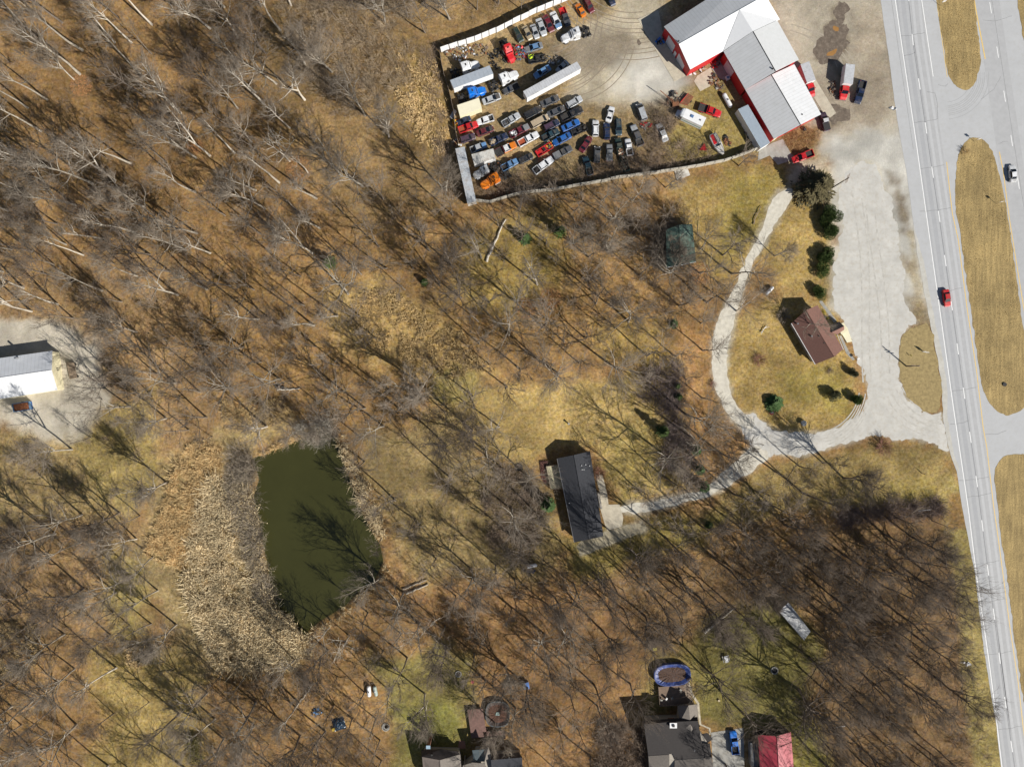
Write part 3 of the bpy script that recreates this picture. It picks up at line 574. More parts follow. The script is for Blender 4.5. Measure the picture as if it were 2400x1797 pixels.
# box trailers of the yard
tr, t4 = ribbed_box('semi_trailer', Z1, [(1000,945),(1555,640),(1600,735),(1045,1050)][:4] if False else [(1000,945),(1555,640),(1598,712),(1040,1015)], 4.0, M_trailer, M_white, 'longest white box trailer, its roof ribbed grey, in the middle of the salvage yard', 'semi trailer', ribs=24, zb=1.1)
undercarriage(tr, [t4[1], t4[0], t4[3], t4[2]])
tr, t4 = ribbed_box('semi_trailer', Z1, [(245,830),(635,680),(690,715),(685,770),(282,915)][:0] or [(243,832),(650,680),(688,765),(280,915)], 3.9, mat('blue_grey_trailer_roof', (.34,.38,.43), rough=.5, var=.1, dirt=(.5,.5,.5), dirt_amt=.3), M_white, 'shorter white trailer with blue-grey roof above the blue truck tractor near the west fence', 'semi trailer', ribs=10, zb=1.0)
undercarriage(tr, t4)
tr, t4 = ribbed_box('semi_trailer', Z2, [(372,822),(490,795),(640,1500),(528,1528)][::1], 3.9, mat('stained_pale_roof', (.5,.53,.56), rough=.6, var=.12, dirt=(.35,.25,.17), dirt_amt=.5), M_rustw, 'long pale stained trailer standing along the south-west corner of the yard', 'semi trailer', ribs=20, zb=1.0)
undercarriage(tr, [t4[0], t4[1], t4[2], t4[3]][1:]+[t4[0]])
ribbed_box('truck_box', Z1, [(315,1090),(540,1015),(570,1120),(345,1205)], 2.7, mat('cream_box_roof', (.8,.75,.56), rough=.6, var=.04, dirt=(.6,.55,.4), dirt_amt=.3), M_cream, 'plain cream truck box sitting on the ground below the blue truck tractor', 'truck box')
ribbed_box('truck_box', Z2, [(580,895),(860,818),(893,945),(618,1025)], 2.7, M_rustw, M_white, 'white truck box with rust streaks on its ribbed roof, near the orange truck cab', 'truck box', ribs=6)

# --- white barn at the left edge
barn = empty('white_barn', P(40, 870), 0, 'white metal barn with cream end wall on pale gravel at the left edge', 'barn')
q = B3
wb = gable(barn, q(-420,850), q(405,735), q(445,1040), q(-420,1175), q(-420,1006), q(400,885), 3.6, 5.3, M_bg, M_bw, M_cream, endwalls=(0, 1))
for u in (.42, .47): wall_panel('window', barn, wb[1], wb[2], u, u+.025, 1.3, 2.2, M_glass)
p = P(*q(130, 790), 4.6); mb = MB(); mb.cyl((p.x, p.y), .28, 4.2, 5.3, 12); mb.build('flue', M_chrome, barn)

# --- brown shingled house in the middle of the lawn
q = A3
hb = empty('brown_house', P(1915, 785), 0, 'small ranch house with brown shingle roof and gutters beside the gravel lot', 'house')
wh = gable(hb, q(845,190), q(1030,508), q(1245,392), q(1048,50), q(958,88), q(1176,450), 2.8, 4.3, M_shb, M_shb2, M_siding, over=.5)
l1, l2 = P(*q(843,192), 2.82), P(*q(1028,510), 2.82); MB().tube([l1, l2], .1, 6).build('gutter', M_white, hb)
r1, r2 = P(*q(1200,280), 2.82), P(*q(1247,395), 2.82); MB().tube([r1, r2], .08, 6).build('gutter', M_white, hb)
a, b_, c_, d = [P(*q(*p), h) for p, h in (((1152,205), 2.7), ((1216,177), 2.7), ((1253,213), 3.4), ((1155,262), 3.4))]
slab(MB(), [a, b_, c_, d]).build('porch_roof', M_shd, hb)
a2, b2 = P(*q(1255,240), 2.7), P(*q(1200,278), 2.7); slab(MB(), [d, c_, a2, b2]).build('porch_roof', M_shb2, hb)
mb = MB(); prism(mb, [V2(*q(*p)) for p in ((1165,215),(1215,190),(1250,250),(1200,285))], 0, 2.5); mb.build('porch_wall', M_cream, hb)
mb = MB(); prism(mb, [V2(*q(*p)) for p in ((1248,208),(1272,222),(1312,332),(1272,342),(1225,262))], 0, .35); mb.build('porch_floor', mat('cream_concrete', (.72,.68,.5), rough=.8, var=.05), hb)
for (x, y) in ((890,195),(998,292)):
    p = P(*q(x, y), 3.6); mb = MB(); mb.cyl((p.x, p.y), .22, 3.3, 4.1, 12); mb.build('roof_vent', M_chrome, hb)
for (x, y) in ((1056,290),(1096,344)):
    p = P(*q(x, y), 4.0); mb = MB(); mb.cyl((p.x, p.y), .15, 3.6, 4.3, 10); mb.build('vent_pipe', M_dark, hb)
for u in (.12, .35, .7): wall_panel('window', hb, wh[2], wh[3], u, u+.1, 1.0, 2.1, M_glass); wall_panel('window', hb, wh[0], wh[1], u, u+.1, 1.0, 2.1, M_glass)
for u in (.3, .6): wall_panel('window', hb, wh[1], wh[2], u, u+.12, 1.0, 2.1, M_glass)
pad('front_walk', A3, [(1058,22),(1078,12),(1195,170),(1175,190)], .06, M_conc_grey)
pad('front_walk', A3, [(1215,290),(1232,285),(1290,410),(1335,470),(1322,480),(1270,425)], .05, M_conc_grey)
for i, (x, y) in enumerate([(1098,97),(1102,112),(1124,152)]):
    p = P(*q(x, y), .4); t = empty('flowering_shrub', (p.x, p.y, 0), 0, ['yellow shrub nearest the north corner of the brown house front', 'second yellow shrub along the brown house front walk', 'yellow shrub nearest the porch of the brown house'][i], 'shrub', 'yellow shrubs on the brown house front')
    rr = random.Random(i); mb = MB()
    for _ in range(140):
        v = Vector((rr.gauss(0, 1), rr.gauss(0, 1), rr.gauss(0, 1))).normalized()*rr.uniform(.3, .55); v.z = abs(v.z)+.1; s_ = .12
        mb.poly([v, v+Vector((rr.uniform(-s_, s_), rr.uniform(-s_, s_), .08)), v+Vector((rr.uniform(-s_, s_), rr.uniform(-s_, s_), -.05))])
    mb.build('foliage', mat('yellow_leaves', (.6,.5,.02), rough=.8, var=.3), t); MB().cyl((0, 0), .05, 0, .3, 6).build('stem', M_wood, t)

# --- black-roofed house
q = A4
hk = empty('black_roofed_house', P(1360, 1165), 0, 'long low house with black shingle roof and white vents on the central lawn', 'house')
wk = gable(hk, q(516,742), q(650,1394), q(876,1345), q(772,686), q(646,716), q(764,1370), 2.9, 4.4, M_shk, M_shk, M_siding, over=.5, trim=M_shk)
MB().tube([P(*q(515,745), 2.95), P(*q(648,1394), 2.95)], .07, 6).build('gutter', M_chrome, hk)
for (x, y, h) in ((642,830,3.6),(706,797,4.0),(738,790,3.6),(768,798,3.2),(710,828,4.0),(724,828,3.9),(656,900,3.7),(673,968,3.8),(611,1088,3.1)):
    p = P(*q(x, y), h); mb = MB(); mb.cyl((p.x, p.y), .11, h-.3, h+.28, 8); mb.build('vent_pipe', M_white, hk)
for u in (.1, .3, .55, .8): wall_panel('window', hk, wk[2], wk[3], u, u+.06, 1.0, 2.1, M_glass); wall_panel('window', hk, wk[0], wk[1], u, u+.06, 1.0, 2.1, M_glass)
mb = MB(); prism(mb, [V2(*q(*p), 3) for p in ((845,1010),(868,1130),(850,1135),(830,1015))], 0, 2.8); mb.build('wall', M_siding, hk)
dk = empty('wooden_deck', P(1292, 1120), 0, 'cream wooden deck on the west side of the black-roofed house', 'deck'); o = dk.location
cs = [P(*q(*p), .9)-Vector(o) for p in ((430,803),(520,790),(560,968),(465,980))]
nb = 22
for k in range(nb):
    a, b_ = cs[0].lerp(cs[3], k/nb), cs[1].lerp(cs[2], k/nb); a2, b2 = cs[0].lerp(cs[3], (k+.9)/nb), cs[1].lerp(cs[2], (k+.9)/nb)
    mb = MB(); prism(mb, [(a.x, a.y), (b_.x, b_.y), (b2.x, b2.y), (a2.x, a2.y)], .82, .9); mb.build('plank', mat('cream_deck_boards', (.5,.46,.3), rough=.85, var=.1), dk)
mb = MB()
for a, b_ in ((cs[0], cs[3]), (cs[3], cs[2]), (cs[0], cs[1])):
    for k in range(8): p = a.lerp(b_, k/7); mb.box(p.x-.05, p.x+.05, p.y-.05, p.y+.05, 0, 1.8)
    mb.tube([(a.x, a.y, 1.8), (b_.x, b_.y, 1.8)], .06, 5)
mb.build('railing', M_wood, dk)
pad('patio_slab', A4, [(812,868),(868,866),(905,1020),(915,1100),(1000,1098),(1030,1200),(1020,1270),(905,1300),(885,1250),(850,1130),(848,1010)], .05, M_conc)
mb = MB(); prism(mb, [V2(*q(*p)) for p in ((380,765),(440,760),(450,800),(430,805),(440,930),(420,940),(395,900))], 0, .25)
tag(mb.build('garden_bed', mat('red_mulch', (.13,.06,.045), rough=.95, var=.5, scale=3)), kind='structure')

# --- green shed in the woods
q = C4
gs = empty('green_roofed_shed', P(1606, 576), 0, 'teal-green metal roofed shed half hidden by bare branches in the woods', 'shed')
M_teal = mat('teal_metal_roof', (.085,.15,.12), rough=.7, var=.2, dirt=(.08,.07,.055), dirt_amt=.7)
wg = gable(gs, q(1570,300), q(1572,600), q(1808,556), q(1778,256), q(1672,262), q(1690,580), 2.6, 3.7, M_teal, M_teal, M_siding, over=.3)
MB().tube([P(*q(1570,602), 2.62), P(*q(1690,582), 3.72)], .08, 5).build('gable_trim', M_white, gs); MB().tube([P(*q(1690,582), 3.72), P(*q(1806,558), 2.62)], .08, 5).build('gable_trim', M_white, gs)
wall_panel('door', gs, wg[1], wg[2], .4, .6, .05, 2.1, M_white)

# --- white flat-roofed carport shed in the southeast wood
q = B2
ribbed_box('metal_shed', q, [(1915,128),(2005,45),(2210,318),(2150,400)], 2.6, mat('pale_sheet_roof', (.5,.51,.52), rough=.6, var=.1, dirt=(.3,.27,.22), dirt_amt=.4), M_siding, 'narrow shed with pale sheet metal roof among bare trees above the red garage', 'shed', ribs=9)

# --- house with oval pool (bottom)
hp = empty('dark_roofed_house', P(1590, 1760), 0, 'dark brown roofed house with white chimney and deck to the oval pool', 'house')
gable(hp, q(640,1185), q(680,1480), q(690,1720), q(640,1185) if False else q(650,1120), q(640,1187), q(684,1482), 3.0, 5.2, M_shd, M_shd, M_siding) if False else None
def simple_roof(root, pts, m, walls=True, wallm=M_siding, th=.14):
    tops = [P(*q(x, y), h) for x, y, h in pts]; slab(MB(), tops, th).build('roof', m, root)
    return tops
simple_roof(hp, [(640,1192,5.4),(860,1172,5.4),(1150,1160,5.4),(1212,1505,3.1),(930,1528,3.1),(912,1470,3.4),(682,1488,3.1)], M_shd)
simple_roof(hp, [(640,1188,5.38),(1150,1158,5.38),(1145,1125,4.6),(632,1160,4.6)], M_shd)
simple_roof(hp, [(960,1020,3.4),(1060,1016,5.0),(1085,1262,5.3),(975,1180,4.6)], M_sht)
simple_roof(hp, [(1060,1014,5.02),(1145,1003,3.6),(1152,1150,3.6),(1085,1265,5.32)], M_sht)
simple_roof(hp, [(1190,1372,3.6),(1262,1375,3.2),(1285,1520,3.0),(1222,1522,3.4)], M_shd)
simple_roof(hp, [(682,1492,3.05),(880,1478,3.05),(880,1720,4.8),(700,1720,4.8)], M_sht)
simple_roof(hp, [(930,1532,3.05),(1280,1505,3.05),(1310,1720,4.8),(930,1720,4.8)], M_sht)
simple_roof(hp, [(1180,1285,2.8),(1240,1275,2.8),(1290,1330,2.6),(1235,1372,2.6),(1185,1370,2.8)], M_shd)
mb = MB(); prism(mb, [V2(*q(*p), 3) for p in ((660,1160),(970,1150),(985,1040),(1130,1020),(1160,1250),(1255,1385),(1270,1700),(700,1700),(690,1480))], 0, 2.95); mb.build('wall', M_siding, hp)
mb = MB(); p = P(*q(918,1204), 6.0); mb.box(p.x-.85, p.x+.85, p.y-.6, p.y+.6, 3, 5.9); mb.build('chimney', M_brick, hp)
mb = MB(); mb.box(p.x-.95, p.x+.95, p.y-.7, p.y+.7, 5.9, 6.05); mb.build('chimney_cap', M_white, hp)
mb = MB(); mb.box(p.x-.3, p.x+.3, p.y-.3, p.y+.3, 6.05, 6.3); mb.build('chimney_flue', M_dark, hp)
p = P(*q(1114,1430), 3.8); MB().tube([(p.x, p.y, 3.5), (p.x, p.y, 4.5)], .08, 6).build('vent_pipe', M_white, hp)
FOOT.append([V2(*q(*p), 3) for p in ((640,1160),(970,1150),(985,1020),(1130,1000),(1160,1250),(1265,1385),(1290,1720),(700,1720),(680,1480))])
# deck between house and pool
dk2 = empty('pool_deck', P(1580, 1632), 0, 'brown wooden deck between the dark-roofed house and the oval pool', 'deck'); o = Vector(dk2.location)
cs = [P(*q(*p), 1.1)-o for p in ((778,842),(1010,825),(1060,1012),(790,1022))]
for k in range(20):
    a, b_ = cs[0].lerp(cs[3], k/20), cs[1].lerp(cs[2], k/20); a2, b2 = cs[0].lerp(cs[3], (k+.92)/20), cs[1].lerp(cs[2], (k+.92)/20)
    mb = MB(); prism(mb, [(a.x, a.y), (b_.x, b_.y), (b2.x, b2.y), (a2.x, a2.y)], 1.02, 1.1); mb.build('plank', mat('brown_deck_boards', (.2,.14,.1), rough=.85, var=.15), dk2)
mb = MB(); ex = [P(*q(*p), 2.0)-o for p in ((778,840),(790,1022),(1060,1012),(1100,1005),(1090,760),(1050,780))]
for a, b_ in zip(ex[:2]+ex[3:5], ex[1:3]+ex[4:6]):
    for k in range(9): p = a.lerp(b_, k/8); mb.box(p.x-.05, p.x+.05, p.y-.05, p.y+.05, 0, 2.0)
    mb.tube([(a.x, a.y, 2.0), (b_.x, b_.y, 2.0)], .05, 5)
mb.build('railing', M_wood, dk2)
mb = MB(); cs = [P(*q(*p), .9)-o for p in ((1010,828),(1060,800),(1100,1005),(1062,1012))]; prism(mb, [(p.x, p.y) for p in cs], .8, .9); mb.build('stair_landing', M_wood, dk2)
for i, (x, y) in enumerate([(805,960),(850,950),(905,945),(985,870)]):
    p = P(*q(x, y), 1.3); t = empty('deck_chair', (p.x, p.y, 1.1), i*.9, ['deck chair nearest the west rail of the pool deck', 'pale deck chair second from the west rail', 'grey deck chair in the middle of the pool deck', 'deck chair by the pool steps at the deck corner'][i], 'chair', 'chairs on the pool deck')
    MB().box(-.3, .3, -.3, .3, .35, .42).build('seat', M_white if i == 1 else M_conc_grey, t); MB().box(-.3, .3, .28, .34, .42, 1.0).build('backrest', M_white if i == 1 else M_conc_grey, t)
    for sx in (-.26, .26):
        for sy in (-.26, .26): MB().box(sx-.03, sx+.03, sy-.03, sy+.03, 0, .35).build('leg', M_white, t)
# oval above-ground pool
def pool(name, c, rx, ry, h, rot, label, rimm, coverm, leafm, n=48, straight=0):
    t = empty(name, (c.x, c.y, 0), rot, label, 'pool')
    def ring(sx, sy, z): return [((rx*sx if True else 0)*math.copysign(abs(math.cos(a))**.75, math.cos(a)), ry*sy*math.copysign(abs(math.sin(a))**.75, math.sin(a)), z) for a in [2*math.pi*k/n for k in range(n)]]
    mb = MB(); A, B_, C_, D_ = ring(1, 1, 0), ring(1, 1, h), ring(.95, .93, h), ring(.92, .9, h-.1)
    for U, V_ in ((A, B_), (B_, C_)):
        b = len(mb.v); mb.v += U+V_; mb.f += [(b+k, b+(k+1) % n, b+n+(k+1) % n, b+n+k) for k in range(n)]
    mb.build('pool_wall', rimm, t)
    rg = random.Random(3); mb = MB(); I1 = [(x, y, h-.02) for x, y, z in ring(.95, .93, 0)]; I2 = [(x*(1+rg.uniform(-.03, .03)), y*(1+rg.uniform(-.03, .03)), h-.35+rg.uniform(-.1, .1)) for x, y, z in ring(.76, .68, 0)]
    b = 0; mb.v = I1+I2; mb.f = [(k, (k+1) % n, n+(k+1) % n, n+k) for k in range(n)]; mb.build('pool_cover', coverm, t)
    mb = MB(); mb.v = [(0, 0, h-.38)]+[(x, y, z-.02) for x, y, z in I2]; mb.f = [(0, 1+k, 1+(k+1) % n) for k in range(n)]; mb.build('leaf_layer', leafm, t)
    mb = MB()
    for k in range(900):
        a = rg.uniform(0, 6.283); r_ = math.sqrt(rg.random())*.76; x, y = rx*r_*math.cos(a), ry*.9*r_*math.sin(a); s_ = .13
        mb.poly([(x, y, h-.3), (x+rg.uniform(-s_, s_), y+rg.uniform(-s_, s_), h-.25), (x+rg.uniform(-s_, s_), y+rg.uniform(-s_, s_), h-.28)])
    tag(mb.build('fallen_leaves', mat('brown_leaves', (.2,.1,.05), rough=.9, var=.5, scale=5), t), kind='stuff')
    return t
M_bluecov = mat('blue_pool_cover', (.025,.05,.2), rough=.4, var=.3, scale=2, dirt=(.22,.25,.42), dirt_amt=.6)
pool('oval_pool', P(*B2(910,730), 1.3), 5.0, 2.95, 1.35, R(4), 'oval above-ground pool with blue cover full of brown leaves', M_bluecov, M_bluecov, mat('wet_leaves', (.07,.04,.03), rough=.8, var=.6, scale=4))
pool('round_pool', P(*B1(1110,1140), 1.2), 3.3, 3.5, 1.2, 0, 'round above-ground pool under dark leaves beside the reddish deck', mat('grey_pool_wall', (.08,.095,.105), rough=.7), mat('dark_pool_cover', (.05,.035,.03), rough=.7, var=.5), mat('wet_red_leaves', (.09,.04,.025), rough=.8, var=.6, scale=3))
p = P(*B1(1108,1140), 1.3); mb = MB(); prism(mb, [(p.x-.5, p.y-.5), (p.x+.6, p.y-.4), (p.x+.4, p.y+.6), (p.x-.3, p.y+.4)], .9, 1.0); tag(mb.build('puddle_mat', mat('pale_teal_sheet', (.3,.4,.38))), 'pale teal sheet lying in the middle of the round pool cover', 'sheet')

# driveway, red garage
pad('concrete_driveway', B2, [(1272,1270),(1580,1225),(1590,1760),(1300,1760)], .04, M_conc_grey)
pad('garden_path', B2, [(1070,790),(1100,900),(1160,990),(1180,1190),(1265,1225),(1272,1290),(1255,1290),(1250,1235),(1160,1195),(1143,1000),(1085,915),(1040,850)], .05, M_conc)
rg_ = empty('red_roofed_garage', P(1830, 1770), 0, 'garage with bright red ribbed metal roof at the bottom edge', 'garage')
gable(rg_, q(1715,1292), q(1745,1760), q(2065,1760), q(2025,1265), q(1895,1305), q(1920,1760), 3.2, 4.8, M_redroof, M_redroof, M_shd, over=.3)
mb = MB(); prism(mb, [V2(*q(*p), 2) for p in ((1645,1370),(1725,1368),(1740,1590),(1650,1590))], 0, 2.0); tag(mb.build('lean_to_shed', mat('grey_felt', (.12,.13,.14))), 'low grey lean-to against the west side of the red-roofed garage', 'shed')

# --- house with the round pool (bottom centre)
q = B1
hr_ = empty('grey_roofed_house', P(1080, 1790), 0, 'sprawling house with several grey and tan roofs at the bottom edge', 'house')
simple_roof(hr_, [(370,1555,5.2),(545,1585,5.2),(600,1800,5.2),(400,1800,3.2)] if False else [(372,1555,5.2),(545,1586,5.2),(560,1800,5.2),(395,1800,3.4)], mat('taupe_shingles', (.14,.115,.1), rough=.9, var=.15, scale=2.5, bump=.3))
simple_roof(hr_, [(368,1552,5.22),(365,1490,3.2),(560,1480,3.2),(720,1500,3.2),(740,1530,3.6),(545,1584,5.22)], mat('dark_taupe_shingles', (.08,.066,.06), rough=.9, var=.15, scale=2.5, bump=.3))
simple_roof(hr_, [(547,1586,5.2),(745,1530,3.4),(765,1800,3.4),(562,1800,5.2)], M_sht)
simple_roof(hr_, [(862,1490,4.2),(985,1480,4.2),(985,1600,5.0),(900,1600,3.6),(872,1570,3.4)], mat('slate_blue_roof', (.05,.07,.08), rough=.7, var=.2, scale=2))
simple_roof(hr_, [(1020,1455,4.4),(1050,1560,4.0),(985,1590,4.4)], M_sht); simple_roof(hr_, [(1020,1453,4.42),(985,1590,4.42),(960,1500,4.0)], M_shk)
simple_roof(hr_, [(1045,1585,5.2),(1350,1560,5.2),(1360,1800,3.4),(1060,1800,3.4)], M_shk)
simple_roof(hr_, [(1043,1583,5.22),(1040,1535,3.6),(1320,1510,3.6),(1348,1558,5.22)], mat('mid_taupe_shingles', (.1,.085,.075), rough=.9, var=.15))
simple_roof(hr_, [(770,1640,3.6),(860,1610,4.2),(985,1620,4.2),(985,1800,4.2),(770,1800,3.4)], M_sht)
mb = MB(); prism(mb, [V2(*q(*p), 3) for p in ((385,1510),(730,1520),(760,1660),(870,1580),(890,1505),(1010,1505),(1040,1555),(1330,1540),(1340,1800),(395,1800))], 0, 3.1); mb.build('wall', M_siding, hr_)
p = P(*q(432,1460), 5.6); mb = MB(); mb.box(p.x-.4, p.x+.4, p.y-.3, p.y+.3, 0, 5.5); mb.build('chimney', M_brick, hr_); mb = MB(); mb.box(p.x-.55, p.x+.55, p.y-.45, p.y+.45, 5.5, 5.65); mb.build('chimney_cap', mat('pale_blue_cap', (.3,.42,.5)), hr_)
for (x, y) in ((468,1535),(1225,1560)): p = P(*q(x, y), 5.0); mb = MB(); mb.cyl((p.x, p.y), .25, 4.4, 5.2, 10); mb.build('roof_vent', M_dark, hr_)
FOOT.append([V2(*q(*p), 3) for p in ((365,1490),(760,1490),(870,1480),(1350,1500),(1360,1800),(380,1800))])
dk3 = empty('reddish_deck', P(1150, 1680), 0, 'reddish-brown wooden deck wrapped around the round pool', 'deck'); o = Vector(dk3.location)
M_rdeck = mat('reddish_deck_boards', (.19,.11,.09), rough=.85, var=.25)
def plankfield(cs, n, z, m, root):
    for k in range(n):
        a, b_ = cs[0].lerp(cs[3], k/n), cs[1].lerp(cs[2], k/n); a2, b2 = cs[0].lerp(cs[3], (k+.93)/n), cs[1].lerp(cs[2], (k+.93)/n)
        mb = MB(); prism(mb, [(a.x, a.y), (b_.x, b_.y), (b2.x, b2.y), (a2.x, a2.y)], z-.08, z); mb.build('plank', m, root)
plankfield([P(*q(*p), 1.0)-o for p in ((815,1095),(965,1085),(1010,1365),(855,1372))], 30, 1.0, M_rdeck, dk3)
plankfield([P(*q(*p), 1.0)-o for p in ((965,1310),(1180,1300),(1190,1380),(980,1365))], 12, 1.0, M_rdeck, dk3)
plankfield([P(*q(*p), 1.0)-o for p in ((960,1375),(1100,1378),(1095,1455),(965,1455))], 10, 1.0, M_rdeck, dk3)
pad('brick_walk', B1, [(735,1395),(790,1400),(800,1470),(720,1475)], .06, mat('red_pavers', (.3,.15,.1)))

for r_ in (shop, barn, hb, hk, gs, hp, rg_, hr_):      # these parts were laid out in world metres
    for c_ in r_.children: c_.location = -Vector(r_.location)

# ------------------------------------------------------------------ fences of the salvage yard
def fence(name, f, pts, h, m, label, plen=2.4, th=.06, lean=0, postm=M_dark, jit=.04):
    q_ = [Vector((*V2(*f[i](*p)) , 0)) for i, p in enumerate(pts)] if isinstance(f, list) else [Vector((*V2(*f(*p)), 0)) for p in pts]
    root = empty(name, tuple(q_[0]), 0, label, 'fence'); o = q_[0]; rg = random.Random(len(pts)); 
    segs = []
    for a, b_ in zip(q_, q_[1:]):
        n = max(1, round((b_-a).length/plen)); segs += [(a.lerp(b_, k/n)-o, a.lerp(b_, (k+1)/n)-o) for k in range(n)]
    for a, b_ in segs:
        d = (b_-a).normalized(); n = Vector((-d.y, d.x, 0)); L_ = (b_-a).length; hh = h*(1+rg.uniform(-jit, jit)); s_ = rg.uniform(-.06, .06)
        M = Matrix.Translation(a+n*s_) @ Matrix(((d.x, n.x, 0, 0), (d.y, n.y, 0, 0), (0, 0, 1, 0), (0, 0, 0, 1)))
        mb = MB(); mb.box(.06, L_-.06, -th/2, th/2, .05, hh, M); mb.build('panel', m, root)
        mb = MB(); mb.box(-.05, .05, -.16, -.06, 0, hh+.1, M); mb.build('post', postm, root)
    return root
fence('white_panel_fence', Z1, [(150,545),(330,482),(500,432),(720,340),(890,255),(1140,135),(1390,35),(1560,-40)], 2.9, M_white, 'fence of tall white metal panels along the north-west side of the yard', 2.25)
fence('weathered_fence', Z1, [(135,545),(185,800),(235,960),(285,1170),(300,1350),(330,1500)], 2.0, mat('grey_brown_boards', (.26,.2,.15), rough=.9, var=.2), 'weathered board fence down the west side of the yard', 2.4)
sf = [(Z2, (640,1500)), (Z2, (820,1522)), (Z2, (960,1478)), (Z2, (1130,1425)), (Z2, (1230,1402)), (Z2, (1656,1362)), (Z3, (300,1352)), (Z3, (600,1298)), (Z3, (870,1255)), (Z3, (1100,1202)), (Z3, (1500,1150)), (Z3, (1750,1115)), (Z4, (520,1640)), (Z4, (880,1572)), (Z4, (1100,1500)), (Z4, (1235,1440))]
fence('grey_board_fence', [a for a, b_ in sf], [b_ for a, b_ in sf], 2.1, mat('pale_weathered_panels', (.48,.45,.38), rough=.85, var=.12, dirt=(.25,.2,.15), dirt_amt=.6), 'pale weathered fence along the south side of the salvage yard', 2.4, th=.3)
# ------------------------------------------------------------------ vehicles (x forward, y left, origin on the ground)
def stations(st):
    "closed hull through cross-sections (x, half width, z bottom, z top)"
    mb = MB(); n = 8
    for x, hw, zb, zt in st:
        zm = zb+(zt-zb)*.55
        mb.v += [(x, -hw*.93, zb), (x, -hw, zm), (x, -hw*.97, zt-.1*(zt-zb)), (x, -hw*.8, zt), (x, hw*.8, zt), (x, hw*.97, zt-.1*(zt-zb)), (x, hw, zm), (x, hw*.93, zb)]
    for i in range(len(st)-1):
        for k in range(n): k2 = (k+1) % n; mb.f.append((i*n+k, (i+1)*n+k, (i+1)*n+k2, i*n+k2))
    mb.f.append(tuple(range(n))[::-1]); mb.f.append(tuple((len(st)-1)*n+k for k in range(n))[::1]); mb.f = [f[::-1] for f in mb.f]
    return mb
LIB = {}
def part(name, mb, m=None): me = mb.mesh(name); me.materials.append(m); return (name, me, m)
def house_of_glass(bx0, bx1, bz, bw, rx0, rx1, rz, rw):
    "roof, windshield, rear window, side windows of a cabin"
    B = [(bx0, -bw, bz), (bx1, -bw, bz), (bx1, bw, bz), (bx0, bw, bz)]; T = [(rx0, -rw, rz), (rx1, -rw, rz), (rx1, rw, rz), (rx0, rw, rz)]
    out = []
    r = MB(); r.box(rx0-.04, rx1+.03, -rw-.03, rw+.03, rz-.01, rz+.05)
    for x, y, X_, Y_ in ((bx0, -bw, rx0, -rw), (bx1, -bw, rx1, -rw), (bx1, bw, rx1, rw), (bx0, bw, rx0, rw)): r.tube([(x, y, bz-.03), (X_, Y_, rz+.01)], .055, 4)
    if rx1-rx0 > 1.6:
        mx = (rx0+rx1)/2
        for s in (-1, 1): r.tube([(mx, s*bw, bz), (mx, s*rw, rz)], .05, 4)
    out.append(part('roof', r))
    ws = MB().poly([B[1], B[2], T[2], T[1]]); out.append(part('windshield', ws, M_glass))
    out.append(part('rear_window', MB().poly([B[3], B[0], T[0], T[3]]), M_glass))
    out.append(part('side_window', MB().poly([B[0], B[1], T[1], T[0]]), M_glass)); out.append(part('side_window', MB().poly([B[2], B[3], T[3], T[2]]), M_glass))
    return out
def wheel_part(x, y, r=.34, wd=.22, name='wheel'):
    s = 1 if y > 0 else -1
    return (name, MB().tube([(x, y-s*wd/2, r), (x, y+s*wd/2, r)], r, 14).mesh('wheel'), M_tyre, [('rim', MB().tube([(x, y+s*wd/2, r), (x, y+s*(wd/2+.015), r)], r*.6, 10).mesh('rim'), M_rim)])
def wheels(f, r_, y, r=.34): return [wheel_part(x, s*y, r) for x in (f, r_) for s in (1, -1)]
def lights(xf, xr, y, z):
    o = []
    for s in (1, -1):
        o.append(part('headlight', MB().box(xf-.18, xf+.02, s*y-.16, s*y+.16, z-.08, z+.06), M_head)); o.append(part('taillight', MB().box(xr-.02, xr+.12, s*y-.12, s*y+.12, z, z+.2), M_tail))
    return o
def mirrors(x, y, z): return [part('mirror', MB().box(x-.08, x+.08, s*y-.1, s*y+.1, z, z+.14), None) for s in (1, -1)]
